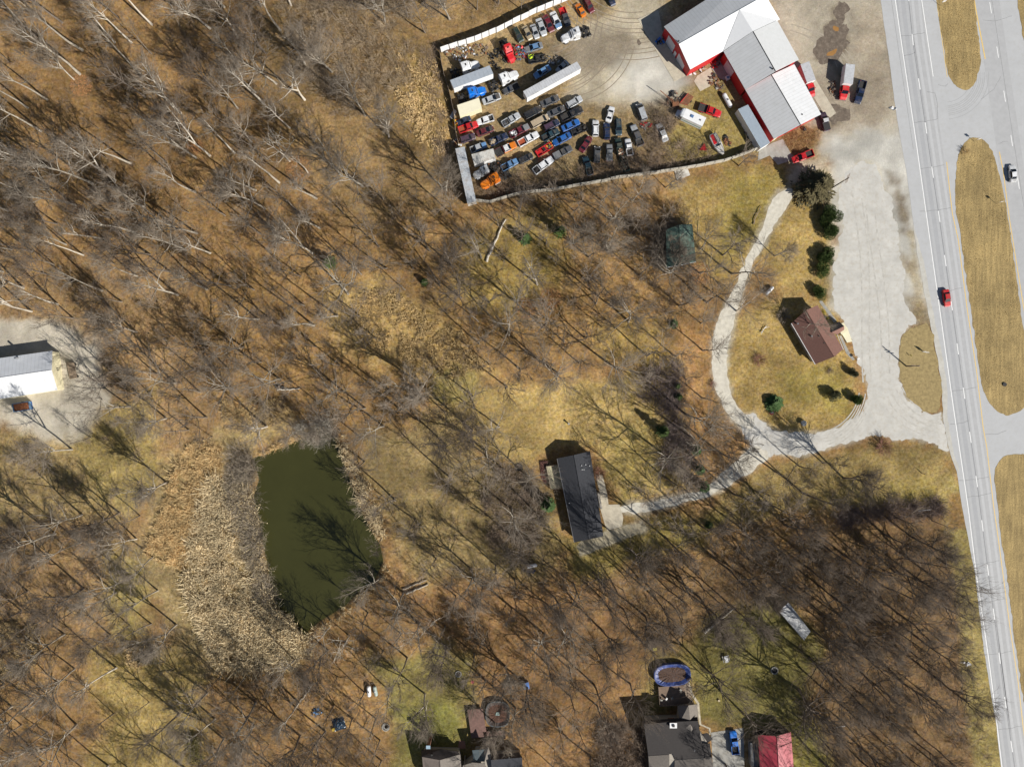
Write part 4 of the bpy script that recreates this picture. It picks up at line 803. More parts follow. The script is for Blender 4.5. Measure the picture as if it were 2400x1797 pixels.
def make(kind):
    if kind in LIB: return LIB[kind]
    P_ = []; seam = lambda x0, x1, w, z: part('hood_seam', MB().box(x0, x1, -w, w, z, z+.012), M_dark)
    if kind == 'sedan':
        P_ = [part('body', stations([(-2.4,.72,.35,.82),(-2.3,.84,.28,.95),(-1.7,.9,.22,1.0),(0,.91,.2,.98),(.9,.9,.2,.96),(1.5,.89,.22,.88),(2.15,.83,.25,.78),(2.4,.66,.33,.62)]))]
        P_ += house_of_glass(-1.65, 1.1, .965, .8, -1.05, .25, 1.4, .6)+wheels(1.45, -1.45, .82)+lights(2.32, -2.36, .6, .64)+mirrors(.85, .95, .95)+[seam(1.08, 1.12, .72, .955)]
    elif kind == 'suv':
        P_ = [part('body', stations([(-2.35,.78,.4,1.0),(-2.3,.88,.32,1.1),(-1.5,.93,.26,1.12),(.5,.93,.26,1.1),(1.2,.92,.28,1.05),(2.0,.87,.3,.95),(2.35,.74,.38,.78)]))]
        P_ += house_of_glass(-2.25, 1.05, 1.09, .84, -2.0, .35, 1.68, .68)+wheels(1.45, -1.4, .85, .37)+lights(2.27, -2.34, .64, .78)+mirrors(.85, .98, 1.08)
        P_ += [part('roof_rail', MB().box(-1.7, .1, s*.6-.03, s*.6+.03, 1.74, 1.79), M_dark) for s in (1, -1)]
    elif kind == 'van':
        P_ = [part('body', stations([(-2.45,.85,.4,1.15),(-2.4,.93,.3,1.2),(-1.5,.96,.26,1.2),(1.0,.96,.26,1.18),(1.6,.93,.28,1.05),(2.2,.86,.32,.9),(2.45,.74,.38,.75)]))]
        P_ += house_of_glass(-2.35, 1.6, 1.17, .88, -2.2, .85, 1.8, .74)+wheels(1.55, -1.5, .88, .36)+lights(2.37, -2.44, .66, .8)+mirrors(1.3, 1.02, 1.1)
    elif kind in ('pickup', 'crew', 'capped', 'flatbed'):
        cb = -.55 if kind != 'crew' else -1.05
        P_ = [part('body', stations([(cb-.15,.92,.4,1.1),(cb,.95,.35,1.15),(.9,.95,.33,1.13),(1.5,.94,.35,1.1),(2.4,.88,.38,1.0),(2.75,.78,.45,.85)]))]
        P_ += house_of_glass(cb, 1.2, 1.13, .84, cb+.1, .55, 1.72, .7)
        x0, x1 = -2.8, cb-.2
        if kind == 'flatbed':
            P_ += [part('bed_floor', MB().box(x0-.1, x1, -1.08, 1.08, .95, 1.05), M_dark), part('headboard', MB().box(x1-.08, x1, -1.05, 1.05, 1.05, 1.6)), part('bed_rail', MB().box(x0-.1, x1, 1.02, 1.1, 1.05, 1.12)), part('bed_rail', MB().box(x0-.1, x1, -1.1, -1.02, 1.05, 1.12))]
        else:
            P_ += [part('bed_floor', MB().box(x0+.08, x1-.05, -.82, .82, .68, .74), M_dark), part('bed_side', MB().box(x0, x1, .84, .96, .45, 1.2)), part('bed_side', MB().box(x0, x1, -.96, -.84, .45, 1.2)), part('tailgate', MB().box(x0-.02, x0+.08, -.84, .84, .5, 1.19)), part('bed_front', MB().box(x1-.07, x1, -.84, .84, .5, 1.19))]
            if kind == 'capped': P_.append(part('bed_cover', MB().box(x0+.03, x1, -.9, .9, 1.2, 1.27), mat('tonneau_vinyl', (.16,.165,.17), rough=.7)))
        P_ += wheels(1.75, -1.75, .86, .39)+lights(2.68, -2.82, .66, .78)+mirrors(.95, 1.04, 1.15)+[part('bumper', MB().box(-2.95, -2.83, -.85, .85, .45, .6), M_chrome), part('bumper', MB().box(2.76, 2.86, -.85, .85, .4, .58), M_chrome)]
    elif kind == 'semi':
        P_ = [part('hood', stations([(1.3,.95,.9,1.95),(1.6,1.0,.8,1.95),(2.6,.92,.75,1.75),(3.2,.8,.7,1.5),(3.45,.6,.75,1.15)]))]
        P_ += [part('cab', MB().box(-1.3, .55, -1.18, 1.18, .9, 2.95)), part('cab_front', stations([(.5,1.18,.9,2.95),(.85,1.15,.9,2.75),(1.35,1.05,.9,1.97)])), part('roof_fairing', stations([(-1.25,1.0,2.9,3.6),(-.4,1.0,2.9,3.55),(.5,.9,2.9,3.1)]))]
        P_ += [part('windshield', MB().poly([(1.22,-.92,2.12),(1.22,.92,2.12),(.9,.9,2.72),(.9,-.9,2.72)]), M_glass), part('side_window', MB().box(.0, .6, 1.18, 1.2, 1.8, 2.5), M_glass), part('side_window', MB().box(.0, .6, -1.2, -1.18, 1.8, 2.5), M_glass)]
        P_ += [part('roof_hatch', MB().box(-.35, .0, -.3, .3, 3.52, 3.6), M_dark), part('frame', MB().box(-4.3, 1.5, -.5, -.35, .7, .95).box(-4.3, 1.5, .35, .5, .7, .95).box(-4.2, -4.0, -.5, .5, .7, .95).box(-2.4, -2.2, -.5, .5, .7, .95), M_dark), part('fifth_wheel', MB().cyl((-3.3, 0), .5, .95, 1.1, 14), M_dark)]
        P_ += [part('fuel_tank', MB().tube([(-1.3, s*1.0, .75), (.2, s*1.0, .75)], .33, 12), M_chrome) for s in (1, -1)]+[part('exhaust_stack', MB().tube([(-1.45, s*1.0, 1.2), (-1.45, s*1.0, 3.8)], .08, 8), M_chrome) for s in (1, -1)]
        P_ += [wheel_part(x, s*y, .5, wd) for x, y, wd in ((2.3, 1.0, .3), (-2.75, .9, .55), (-3.95, .9, .55)) for s in (1, -1)]
        P_ += [part('fender', MB().box(1.8, 2.85, s*1.02-.18, s*1.02+.18, 1.0, 1.12)) for s in (1, -1)]
    elif kind == 'boxtruck':
        P_ = [part('body', stations([(1.0,.98,.6,1.5),(1.3,1.0,.5,1.5),(2.6,.98,.5,1.45),(3.4,.9,.5,1.3),(3.9,.78,.55,1.05)]))]+house_of_glass(1.0, 2.7, 1.48, .92, 1.05, 2.1, 2.15, .8)
        P_ += [part('cargo_box', MB().box(-3.8, .85, -1.15, 1.15, .95, 3.1), M_white), part('box_roof', MB().box(-3.82, .87, -1.17, 1.17, 3.1, 3.16), M_trailer), part('box_trim', MB().box(-3.85, -3.8, -1.18, 1.18, .9, 3.1), M_chrome)]
        P_ += [part('roof_rib', MB().box(-3.5+k*.9, -3.46+k*.9, -1.1, 1.1, 3.16, 3.19), M_trailer) for k in range(5)]
        P_ += [wheel_part(x, s*y, .45, wd) for x, y, wd in ((2.8, .9, .26), (-2.2, .85, .5)) for s in (1, -1)]+lights(3.8, -3.9, .66, .9)+mirrors(2.3, 1.2, 1.5)+[part('bumper', MB().box(3.9, 4.02, -.95, .95, .45, .7), M_chrome)]
    elif kind == 'motorhome':
        P_ = [part('body', stations([(1.9,.95,.5,1.3),(2.2,.97,.45,1.3),(3.1,.9,.45,1.15),(3.5,.76,.5,.95)]))]+house_of_glass(1.7, 2.6, 1.28, .9, 1.5, 2.0, 1.95, .78)
        P_ += [part('living_box', MB().box(-3.5, 1.8, -1.2, 1.2, .5, 2.9), M_white), part('over_cab', stations([(1.75,1.2,2.05,2.9),(2.3,1.1,2.15,2.8),(2.6,.9,2.3,2.6)])), part('side_stripe', MB().box(-3.4, 1.7, -1.215, -1.2, 1.2, 1.6), mat('faded_green_stripe', (.2,.35,.3))), part('side_stripe', MB().box(-3.4, 1.7, 1.2, 1.215, 1.2, 1.6), mat('faded_green_stripe', (.2,.35,.3)))]
        P_ += [part('roof_vent', MB().box(-.6, .1, -.35, .35, 2.9, 3.1), mat('blue_vent', (.08,.15,.3))), part('roof_vent', MB().box(-2.6, -2.2, -.2, .2, 2.9, 3.0), M_chrome)]+wheels(2.7, -2.0, .95, .4)+lights(3.4, -3.5, .66, .8)
    elif kind == 'stripped':
        P_ = [part('body', MB().box(-2.2, -2.05, -.85, .85, .35, .95).box(-2.2, 2.1, .78, .88, .3, .85).box(-2.2, 2.1, -.88, -.78, .3, .85).box(-2.1, 1.0, -.8, .8, .25, .35).box(2.0, 2.2, -.8, .8, .3, .7)), part('windshield_frame', MB().tube([(1.1,-.8,.9),(.4,-.62,1.35),(.4,.62,1.35),(1.1,.8,.9)], .05, 5)), part('roof_frame', MB().tube([(.4,-.62,1.35),(-1.1,-.6,1.38),(-1.1,.6,1.38),(.4,.62,1.35)], .06, 5)),
              part('engine', MB().box(1.2, 1.8, -.3, .3, .4, .85).cyl((1.5, 0), .2, .85, .95, 10), M_scrap), part('seat', MB().box(-.2, .4, .1, .6, .35, .6).box(-.3, -.15, .1, .6, .5, 1.0), M_dark), part('seat', MB().box(-.2, .4, -.6, -.1, .35, .6).box(-.3, -.15, -.6, -.1, .5, 1.0), M_dark)]+wheels(1.45, -1.45, .8)
    LIB[kind] = P_; return P_
LEN = dict(sedan=4.8, suv=4.75, van=4.9, pickup=5.7, crew=5.7, capped=5.7, flatbed=5.8, semi=7.9, boxtruck=7.9, motorhome=7.0, stripped=4.5)
TOP = dict(sedan=1.0, suv=1.3, van=1.4, pickup=1.1, crew=1.1, capped=1.1, flatbed=1.1, semi=2.0, boxtruck=2.2, motorhome=2.2, stripped=.7)
CAT = dict(sedan='car', suv='car', van='van', pickup='pickup truck', crew='pickup truck', capped='pickup truck', flatbed='truck', semi='truck', boxtruck='truck', motorhome='motorhome', stripped='car wreck')
NAME = dict(sedan='parked_car', suv='parked_suv', van='parked_van', pickup='pickup_truck', crew='pickup_truck', capped='pickup_truck', flatbed='flatbed_truck', semi='truck_tractor', boxtruck='box_truck', motorhome='motorhome', stripped='stripped_car')
def LIB_bay(kind):
    if 'bay' not in LIB: LIB['bay'] = MB().box(1.3, 2.1, -.62, .62, .8, .93).box(1.45, 1.9, -.3, .3, .93, .99).box(1.2, 1.3, -.66, .66, .9, 1.1).mesh('engine_bay')
    return LIB['bay']
def vehicle(kind, f, front, rear, color, label, group='wrecks and parked vehicles in the salvage yard', alt=None, wscale=None, nl=None):
    """alt: {part name: paint} for panels of another colour"""
    h = TOP[kind]; a, b_ = P(*f(*front), h), P(*f(*rear), h); a.z = b_.z = 0; d = a-b_; L_ = d.length
    s = min(1.12, max(.82, L_/LEN[kind])); parts_ = make(kind)
    t = empty(NAME[kind] if nl is None else nl, (a+b_)/2, math.atan2(d.y, d.x), label, CAT[kind], group); t.scale = (s, (wscale or .5+.5*s), 1)
    base = paint(color)
    if 'yard' in (group or '') and kind in ('sedan', 'suv', 'van') and (len(label)*7+int(front[0])) % 4 == 0 and not any(k_ in label for k_ in ('clean', 'bright', 'crimson')): link('engine_bay', LIB_bay(kind), M_scrap, t)
    for pr in parts_:
        m = pr[2] or base
        if alt and pr[0] in alt: m = paint(alt[pr[0]]) if isinstance(alt[pr[0]], str) else alt[pr[0]]
        o = link(pr[0], pr[1], m, t, slot_obj=True)
        if len(pr) > 3:
            for c in pr[3]: link(c[0], c[1], c[2], o, slot_obj=True)
    return t
V = vehicle
V('suv', Z1, (985,425), (905,285), 'green', 'dark green long estate car, leftmost in the top row by the white fence')
V('sedan', Z1, (1078,405), (1005,268), 'gold', 'dull gold hatchback with bare earth behind, second from left in the top row')
V('sedan', Z1, (1147,395), (1092,252), 'silver', 'worn silver car between the gold hatchback and a cleaner silver saloon')
V('sedan', Z1, (1222,365), (1153,190), 'silver', 'clean silver saloon between worn silver car and maroon car')
V('sedan', Z1, (1302,325), (1218,155), 'maroon', 'maroon saloon right of the clean silver saloon in the top row')
V('sedan', Z1, (1378,290), (1298,122), 'white', 'white saloon with a sky-blue hood in the top row', alt=None)
V('pickup', Z1, (1470,262), (1395,80), 'dgrey', 'dark pickup with bright red cargo bed in the top row', alt=dict(bed_side='red', tailgate='red', bed_front='red', bed_floor=paint('red')))
V('sedan', Z1, (1555,35), (1632,165), 'orange', 'faded orange-red car parked alone at the top of the yard')
V('suv', Z1, (1722,120), (1640,-20), 'maroon', 'dark maroon car with sun glint near the top edge')
V('suv', Z1, (1935,40), (1880,-80), 'navy', 'dark blue car cut by the top edge of the yard')
V('semi', Z1, (1375,405), (1680,300), 'white', 'white truck tractor with bare rear axles below the top row of cars', group='truck tractors in the salvage yard')
V('sedan', Z1, (1018,515), (1200,460), 'lblue', 'bluish grey saloon above the stripped wreck with the yellow part', alt=dict(body='grey'))
V('stripped', Z1, (1250,590), (1035,630), 'black', 'stripped black wreck with a yellow-green part, right of the red cab')
V('semi', Z1, (565,640), (262,745), 'white', 'white truck tractor nearest the west fence above the short trailer', group='truck tractors in the salvage yard')
V('semi', Z1, (965,735), (665,880), 'white', 'white truck tractor left of the longest trailer', group='truck tractors in the salvage yard')
V('semi', Z1, (630,910), (335,1005), 'bblue', 'bright blue truck tractor between short trailer and cream box', group='truck tractors in the salvage yard')
V('semi', Z1, (900,650), (790,400), 'red', 'wrecked bright red truck cab pointing down, scrap heaped on it', group='truck tractors in the salvage yard', nl='wrecked_truck_cab')
V('sedan', Z1, (1115,790), (1278,690), 'lblue', 'pale blue saloon standing in the shadow of the longest trailer')
V('sedan', Z1, (1370,720), (1440,655), 'silver', 'small grey-blue car tucked against the top of the longest trailer', nl='parked_car')
V('pickup', Z1, (800,950), (945,880), 'dgrey', 'charcoal pickup at the shaded left end of the longest trailer')
V('sedan', Z1, (765,985), (578,1055), 'silver', 'silver saloon parked right of the cream truck box')
V('sedan', Z1, (1370,1000), (1178,1085), 'dgrey', 'long dark green-grey saloon just below the longest trailer')
V('suv', Z1, (1608,1005), (1448,1095), 'silver', 'pale silver hatchback at the upper right end of the long rows')
V('suv', Z1, (1190,1110), (1008,1205), 'black', 'black car with damaged hood, left of the long dark saloon')
V('sedan', Z1, (1432,1110), (1252,1190), 'dgrey', 'dark slate saloon under the long dark green-grey one')
V('pickup', Z1, (1615,1120), (1395,1230), 'black', 'black pickup with open bed below the pale silver hatchback')
V('pickup', Z1, (965,1180), (785,1290), 'silver', 'silver pickup with scrap in its bed, left of the black damaged car')
V('van', Z1, (1270,1195), (1075,1300), 'tan', 'beige estate car in the middle row of wrecks')
V('suv', Z1, (1372,1250), (1212,1330), 'navy', 'dark blue and violet hatchback right of the beige estate', alt=dict(roof='purple'))
V('sedan', Z1, (1582,1250), (1400,1335), 'blue', 'bright blue saloon above a burnt black wreck')
V('stripped', Z1, (1658,1310), (1498,1385), 'black', 'burnt black wreck full of parts below the bright blue saloon')
V('pickup', Z1, (1368,1348), (1200,1435), 'teal', 'dark green pickup left of the lower blue saloon')
V('sedan', Z1, (1308,1485), (1492,1388), 'blue', 'second blue saloon, lower of the two, beside the dark green pickup')
V('sedan', Z1, (335,1268), (435,1225), 'navy', 'small navy car half hidden behind the red pickup at the west fence')
V('pickup', Z1, (532,1275), (330,1350), 'red', 'red pickup with a rust-red bed near the west fence', alt=dict(bed_floor=paint('rust')))
V('crew', Z1, (515,1268), (692,1213), 'white', 'white pickup with windowed cap nosed against the red pickup')
V('sedan', Z1, (692,1318), (515,1385), 'maroon', 'maroon saloon directly under the white capped pickup')
V('suv', Z1, (502,1398), (345,1450), 'purple', 'dark plum car lying under the red pickup by the west fence')
V('pickup', Z1, (1062,1298), (862,1400), 'maroon', 'dark red pickup with grey hood and scrap filled bed')
V('pickup', Z1, (838,1395), (652,1478), 'navy', 'navy pickup with junk in its bed above the orange hooded truck')
V('pickup', Z1, (1158,1378), (950,1490), 'white', 'white pickup with rust-brown bed in the fourth row', alt=dict(bed_floor=paint('rust')))
V('flatbed', Z1, (930,1485), (712,1590), 'orange', 'dark red flatbed truck with white cab and orange hood', alt=dict(roof='white', headboard='maroon', bed_rail='maroon'))
V('crew', Z1, (620,1490), (455,1555), 'silver', 'silver and blue pickup above the rust streaked truck box', alt=dict(body='lblue'))
V('stripped', Z1, (1300,1495), (1135,1600), 'red', 'red stripped truck body with yellow parts in front')
V('capped', Z3, (500,800), (262,925), 'dgrey', 'dark grey pickup with long bed cover under the red stripped body')
V('sedan', Z3, (742,660), (615,855), 'maroon', 'crimson saloon standing apart in the middle gap')
V('suv', Z3, (808,440), (805,655), 'white', 'bright white car pointing up, right of the burnt wreck')
V('sedan', Z3, (1022,270), (968,468), 'white', 'pale silver-white saloon nearest the pale gravel')
V('suv', Z3, (950,475), (955,695), 'navy', 'dark navy car directly below the silver-white saloon')
V('suv', Z3, (1110,640), (1098,425), 'teal', 'dark teal car deep in tree shadow right of the navy car')
V('van', Z3, (1365,225), (1442,445), 'grey', 'grey people carrier at the upper edge by the gravel', alt=dict(roof='silver'))
V('crew', Z3, (1285,505), (1395,775), 'dgrey', 'dark pickup with silver hood under the grey people carrier')
V('sedan', Z3, (1618,490), (1718,722), 'silver', 'leaf covered pale silver car at the right end of the lower rows')
V('van', Z3, (830,780), (820,995), 'dgrey', 'charcoal van with pale rear, bottom row second from left')
V('capped', Z3, (985,762), (985,970), 'grey', 'grey pickup with ribbed bed cover in the bottom row')
V('pickup', Z3, (1090,678), (1132,885), 'green', 'very dark green pickup with a cluttered bed, left of the blue pickup')
V('pickup', Z3, (1218,685), (1255,905), 'white', 'white pickup with blue-tinted windscreen at the bottom row right')
V('stripped', Z3, (1150,900), (1212,1115), 'green', 'green stripped wreck overgrown with brambles near the south fence')
V('pickup', Z3, (668,918), (742,1155), 'teal', 'black-green pickup lowest in the row, near the south fence')
V('crew', Z2, (1645,930), (1375,1128), 'white', 'long white pickup with black bed above the south fence')
V('pickup', Z2, (1182,965), (970,1078), 'lblue', 'steel blue pickup, left of the dark estate by brambles')
V('suv', Z2, (1372,895), (1188,985), 'black', 'black estate car behind the steel blue pickup')
V('semi', Z2, (585,1180), (900,1030), 'silver', 'silver truck cab with long hood and bare frame beside the orange cab', group='truck tractors in the salvage yard')
V('semi', Z2, (672,1315), (1060,1110), 'orange', 'bright orange truck cab at the south-west corner', group='truck tractors in the salvage yard')
G2 = 'vehicles around the metal shop'
V('motorhome', Z4, (445,1075), (700,1195), 'white', 'white motorhome with a green side stripe on the grass by the shop', group=G2)
V('flatbed', Z4, (900,1118), (632,1028), 'red', 'red truck with a black flat bed beside the motorhome', group=G2)
V('boxtruck', Z4, (1775,925), (1665,620), 'red', 'box truck with red cab against the east wall of the shop', group=G2)
V('boxtruck', A1, (265,768), (298,500), 'red', 'box truck with red cab parked out on the dirt lot', group=G2)
V('pickup', A1, (365,803), (412,622), 'navy', 'navy pickup next to the outer red box truck', group=G2)
V('capped', Z4, (1858,1085), (1902,1265), 'purple', 'purple pickup with white roof at the south-east corner of the shop', group=G2, alt=dict(roof='white', bed_cover=M_dark))
V('pickup', Z4, (1562,1555), (1768,1478), 'red', 'bright red pickup parked south of the shop', group=G2)
V('sedan', A1, (1568,1278), (1580,1412), 'white', 'white car driving on the right carriageway beside the median', group='cars on the highway')
V('sedan', fr(2050,400,2.76), (478,878), (462,768), 'red', 'red car with white roof glint driving on the left carriageway', group='cars on the highway')
V('pickup', B2, (1480,1252), (1508,1485), 'bblue', 'bright blue pickup on the concrete driveway by the red-roofed garage', group=G2)
# the white saloon's blue hood
hd = bpy.data.objects
for o in list(COL.objects):
    if o.get('label') == 'white saloon with a sky-blue hood in the top row': link('hood', stations([(1.1,.86,.9,.985),(1.6,.86,.85,.9),(2.15,.8,.7,.79)]).mesh('hood'), paint('lblue'), o)
    if o.get('label', '').startswith('dark red flatbed truck'): link('cab_shell', MB().box(-.6, 1.1, -.9, .9, 1.1, 1.2).mesh('cab_shell'), paint('white'), o)
    if o.get('label', '').startswith('dark pickup with silver hood') or o.get('label', '').startswith('dark red pickup with grey'): link('hood', stations([(1.25,.8,1.1,1.17),(2.4,.8,.95,1.04),(2.7,.7,.8,.9)]).mesh('hood'), paint('silver' if 'silver' in o['label'] else 'grey'), o)

# ------------------------------------------------------------------ scrap, tanks and yard clutter
def junk(name, c, rx, ry, n, m_list, label, cat='scrap pile', seed=1, hmax=1.0, rot=0):
    t = empty(name, (c[0], c[1], c[2] if len(c) > 2 else 0), rot, label, cat); rg = random.Random(seed); mbs = [MB() for _ in m_list]
    for k in range(n):
        a = rg.uniform(0, 6.28); r_ = math.sqrt(rg.random()); x, y = rx*r_*math.cos(a), ry*r_*math.sin(a); z = rg.uniform(.02, hmax*(1-.6*r_)); mb = mbs[rg.randrange(len(mbs))]
        M = Matrix.Translation((x, y, z)) @ Matrix.Rotation(rg.uniform(0, 6.28), 4, 'Z') @ Matrix.Rotation(rg.uniform(-.6, .6), 4, 'X')
        ty = rg.random()
        if ty < .45: mb.box(-rg.uniform(.1, .5), rg.uniform(.1, .5), -rg.uniform(.05, .3), rg.uniform(.05, .3), -.04, rg.uniform(.03, .25), M)
        elif ty < .75: L_ = rg.uniform(.4, 1.3); mb.tube([M @ Vector((-L_/2, 0, 0)), M @ Vector((L_/2, rg.uniform(-.2, .2), .1))], .04, 5)
        else: mb.tube([M @ Vector((0, 0, -.1)), M @ Vector((0, 0, .1))], rg.uniform(.15, .34), 10)
    nm = ['loose_metal', 'bent_panels', 'old_tyres', 'painted_scraps']
    for i, (mb, m) in enumerate(zip(mbs, m_list)):
        if mb.v: tag(mb.build(nm[i % 4], m, t), kind='stuff')
    return t
def pj(f, x, y): p = P(*f(x, y), .3); return (p.x, p.y, 0)
dk_, rd_, sl_, bl_ = M_scrap, paint('red'), M_chrome, M_dark
junk('scrap_pile', pj(Z1, 350, 540), 4.2, 2.2, 90, [dk_, M_white, M_rust, sl_], 'heap of white and rusty wreckage in the north-west corner of the yard', seed=1, hmax=1.6)
junk('scrap_pile', pj(Z1, 735, 610), 2.3, 2.8, 70, [bl_, dk_, M_tyre], 'dark heap of wheels and axles left of the red cab', seed=2, hmax=1.4)
junk('scrap_pile', pj(Z1, 940, 545), 3.2, 2.0, 80, [sl_, dk_, paint('lblue'), rd_], 'glittering scrap heap just right of the red cab', seed=3, hmax=1.6)
junk('scrap_pile', pj(Z1, 560, 520), 2.6, 1.8, 40, [M_rust, dk_, M_wood], 'low rusty litter by the white fence left of the red cab', seed=4, hmax=.6)
junk('scrap_pile', pj(Z1, 1330, 625), 2.6, 1.2, 30, [bl_, dk_, sl_], 'shaded scrap at the top left corner of the longest trailer', seed=5, hmax=.7)
junk('scrap_pile', pj(Z2, 860, 1040), 2.6, 1.6, 70, [M_rust, dk_, M_tyre, M_wood], 'rusty parts heap between silver cab and steel blue pickup', seed=6, hmax=1.0)
junk('scrap_pile', pj(Z2, 415, 725), 1.6, 1.2, 30, [paint('tan'), M_rust, M_white], 'small tan heap against the west fence', seed=7, hmax=.7)
junk('scrap_pile', pj(Z2, 380, 490), 1.0, 1.0, 26, [paint('orange'), mat('yellow_machine_paint', (.75,.5,.02), rough=.4)], 'little yellow machine heap at the west fence', seed=8, hmax=1.1)
junk('scrap_pile', pj(Z3, 1450, 510), 1.6, 1.3, 34, [rd_, dk_, sl_], 'red and dark garden machinery right of the dark silver-hood pickup', seed=9, hmax=.9)
junk('scrap_pile', pj(Z3, 205, 780), 1.2, 1.0, 26, [mat('yellow_machine_paint', (.75,.5,.02), rough=.4), M_chrome], 'yellow engine parts ahead of the red stripped body', seed=10, hmax=1.1)
junk('scrap_pile', pj(Z1, 1080, 600), .7, .7, 10, [mat('lime_plastic', (.6,.8,.03), rough=.4)], 'lime yellow part on the stripped black wreck', seed=11, hmax=1.3)
junk('scrap_pile', pj(Z4, 800, 605), 1.5, 1.6, 40, [rd_, dk_, rd_], 'red machinery in the corner between the two shop wings', seed=12, hmax=.9)
junk('scrap_pile', pj(Z4, 650, 675), 2.8, .9, 34, [bl_, M_white, M_rust], 'row of small parts along the south wall of the north wing', seed=13, hmax=.5, rot=R(30))
junk('scrap_pile', pj(Z4, 800, 775), 1.3, 1.6, 36, [M_rust, M_wood, bl_], 'brown parts pile on the courtyard concrete', seed=14, hmax=.8)
junk('scrap_pile', pj(Z4, 855, 840), 1.3, .8, 20, [M_rust, dk_], 'few rusty pieces on the courtyard grass', seed=15, hmax=.4)
junk('scrap_pile', pj(Z4, 1130, 1290), 1.0, 3.4, 46, [bl_, M_scrap, M_wood], 'dark parts stacked along the storage trailer', seed=16, hmax=.8, rot=R(30))
junk('scrap_pile', pj(Z4, 925, 1360), .8, 1.7, 34, [M_rust, bl_], 'dark rusty implement lying in the courtyard grass', seed=17, hmax=.5, rot=R(25))
junk('scrap_pile', pj(Z4, 410, 970), 1.8, 2.4, 46, [M_rust, M_wood, bl_], 'rusty crane parts above the motorhome', seed=18, hmax=1.0)
junk('scrap_pile', pj(A1, 175, 690), 1.0, 2.2, 36, [M_rust, M_wood, bl_], 'rusty implement beside the outer red box truck', seed=19, hmax=1.0)
junk('scrap_pile', pj(Z4, 1670, 1250), .7, .7, 12, [M_scrap, bl_], 'small dark unit by the south wall of the shop', seed=20, hmax=.8)
junk('scrap_pile', pj(Z4, 275, 400), 1.3, 1.0, 24, [bl_, M_wood, paint('bblue')], 'shaded pallet and blue scrap by the west doors of the shop', seed=22, hmax=.6)
junk('leaf_covered_heap', pj(C3, 490, 1110), 1.4, 1.2, 30, [M_wood, M_dark], 'uprooted stump with splintered wood in the western woods', 'stump', seed=21, hmax=1.3)
for i, (f, x, y, a, lb) in enumerate([(Z1,880,1345,30,'scrap in the bed of the silver pickup'),]): pass
def bedjunk(label, frag, seed, mats_):
    for o in COL.objects:
        if o.type == 'EMPTY' and frag in o.get('label', ''):
            M = o.matrix_basis if False else Matrix.Translation(o.location) @ Matrix.Rotation(o.rotation_euler.z, 4, 'Z'); c = M @ Vector((-1.75, 0, .78))
            junk('scrap_load', (c.x, c.y, .76), .85, .7, 34, mats_, label, 'scrap load', seed=seed, hmax=.5, rot=o.rotation_euler.z); return
bedjunk('scrap metal loaded in the bed of the silver pickup', 'silver pickup with scrap', 31, [sl_, dk_, M_dark])
bedjunk('pale scrap loaded in the dark red pickup bed', 'dark red pickup with grey hood', 32, [M_white, sl_, dk_])
bedjunk('junk loaded in the navy pickup bed', 'navy pickup with junk', 33, [paint('tan'), sl_, dk_])
bedjunk('clutter loaded in the very dark green pickup bed', 'very dark green pickup', 34, [M_rust, dk_, paint('tan')])
bedjunk('dark engine parts in the long white pickup bed', 'long white pickup', 35, [M_scrap, M_dark])
def tank(f, a, b_, r, label, m=M_white, h=.9, group='white propane tanks'):
    a, b_ = P(*f(*a), h), P(*f(*b_), h); c = (a+b_)/2; d = b_-a; L_ = d.length
    t = empty('propane_tank', (c.x, c.y, 0), math.atan2(d.y, d.x), label, 'tank', group)
    mb = MB(); xs = [-L_/2, -L_/2+r*.15, -L_/2+r*.5, -L_/2+r, L_/2-r, L_/2-r*.5, L_/2-r*.15, L_/2]; rs = [.05, r*.5, r*.86, r, r, r*.86, r*.5, .05]
    mb.tube([(x, 0, r+.25) for x in xs], rs, 16); mb.build('tank_shell', m, t)
    MB().cyl((0, 0), r*.3, 2*r+.2, 2*r+.42, 10).build('valve_dome', M_dark if m is M_white else M_white, t)
    for s in (-1, 1): MB().box(s*L_*.28-.1, s*L_*.28+.1, -r*.7, r*.7, 0, .45).build('saddle', M_conc, t)
tank(Z4, (892,905), (968,1045), .6, 'white propane tank on the grass beside the shop west wall')
tank(A2, (395,1200), (468,1125), .45, 'white propane tank on leaves north-west of the brown house')
tank(A4, (280,1585), (362,1570), .5, 'white propane tank in the woods south-west of the black-roofed house')
tank(E5, (905,310), (915,458), .55, 'brighter left one of the two propane tanks in the southern clearing')
tank(E5, (978,315), (1008,450), .48, 'greyer right one of the two propane tanks in the southern clearing', mat('green_grey_tank', (.35,.42,.38), rough=.5))
# crane boom, red trailer, boat, AC unit, air unit
p0, p1 = P(*Z4(280, 880), 3.0), P(*Z4(430, 1010), 1.2)
t = empty('crane_boom', (p1.x, p1.y, 0), 0, 'thin rusty crane boom reaching out above the motorhome', 'crane'); o = Vector(t.location); a = p0-o; b_ = p1-o
for s in (-.18, .18): MB().tube([b_+Vector((s, s, 0)), a+Vector((s*.2, s*.2, 0))], .05, 5).build('boom_rail', M_rust, t)
mb = MB()
for k in range(10): u, v = k/10, (k+1)/10; mb.tube([b_.lerp(a, u)+Vector((-.18*(1-u), -.18*(1-u), 0)), b_.lerp(a, v)+Vector((.18*(1-v), .18*(1-v), 0))], .03, 4)
mb.build('boom_lattice', M_rust, t); MB().box(-.9, .9, -.6, .6, .3, 1.3).build('base', M_rust, t)
for s in (-1, 1): MB().tube([(s*.7, -.7, .4), (s*.7, -.55, .4)], .4, 12).build('wheel', M_tyre, t); MB().tube([(s*.7, .55, .4), (s*.7, .7, .4)], .4, 12).build('wheel', M_tyre, t)
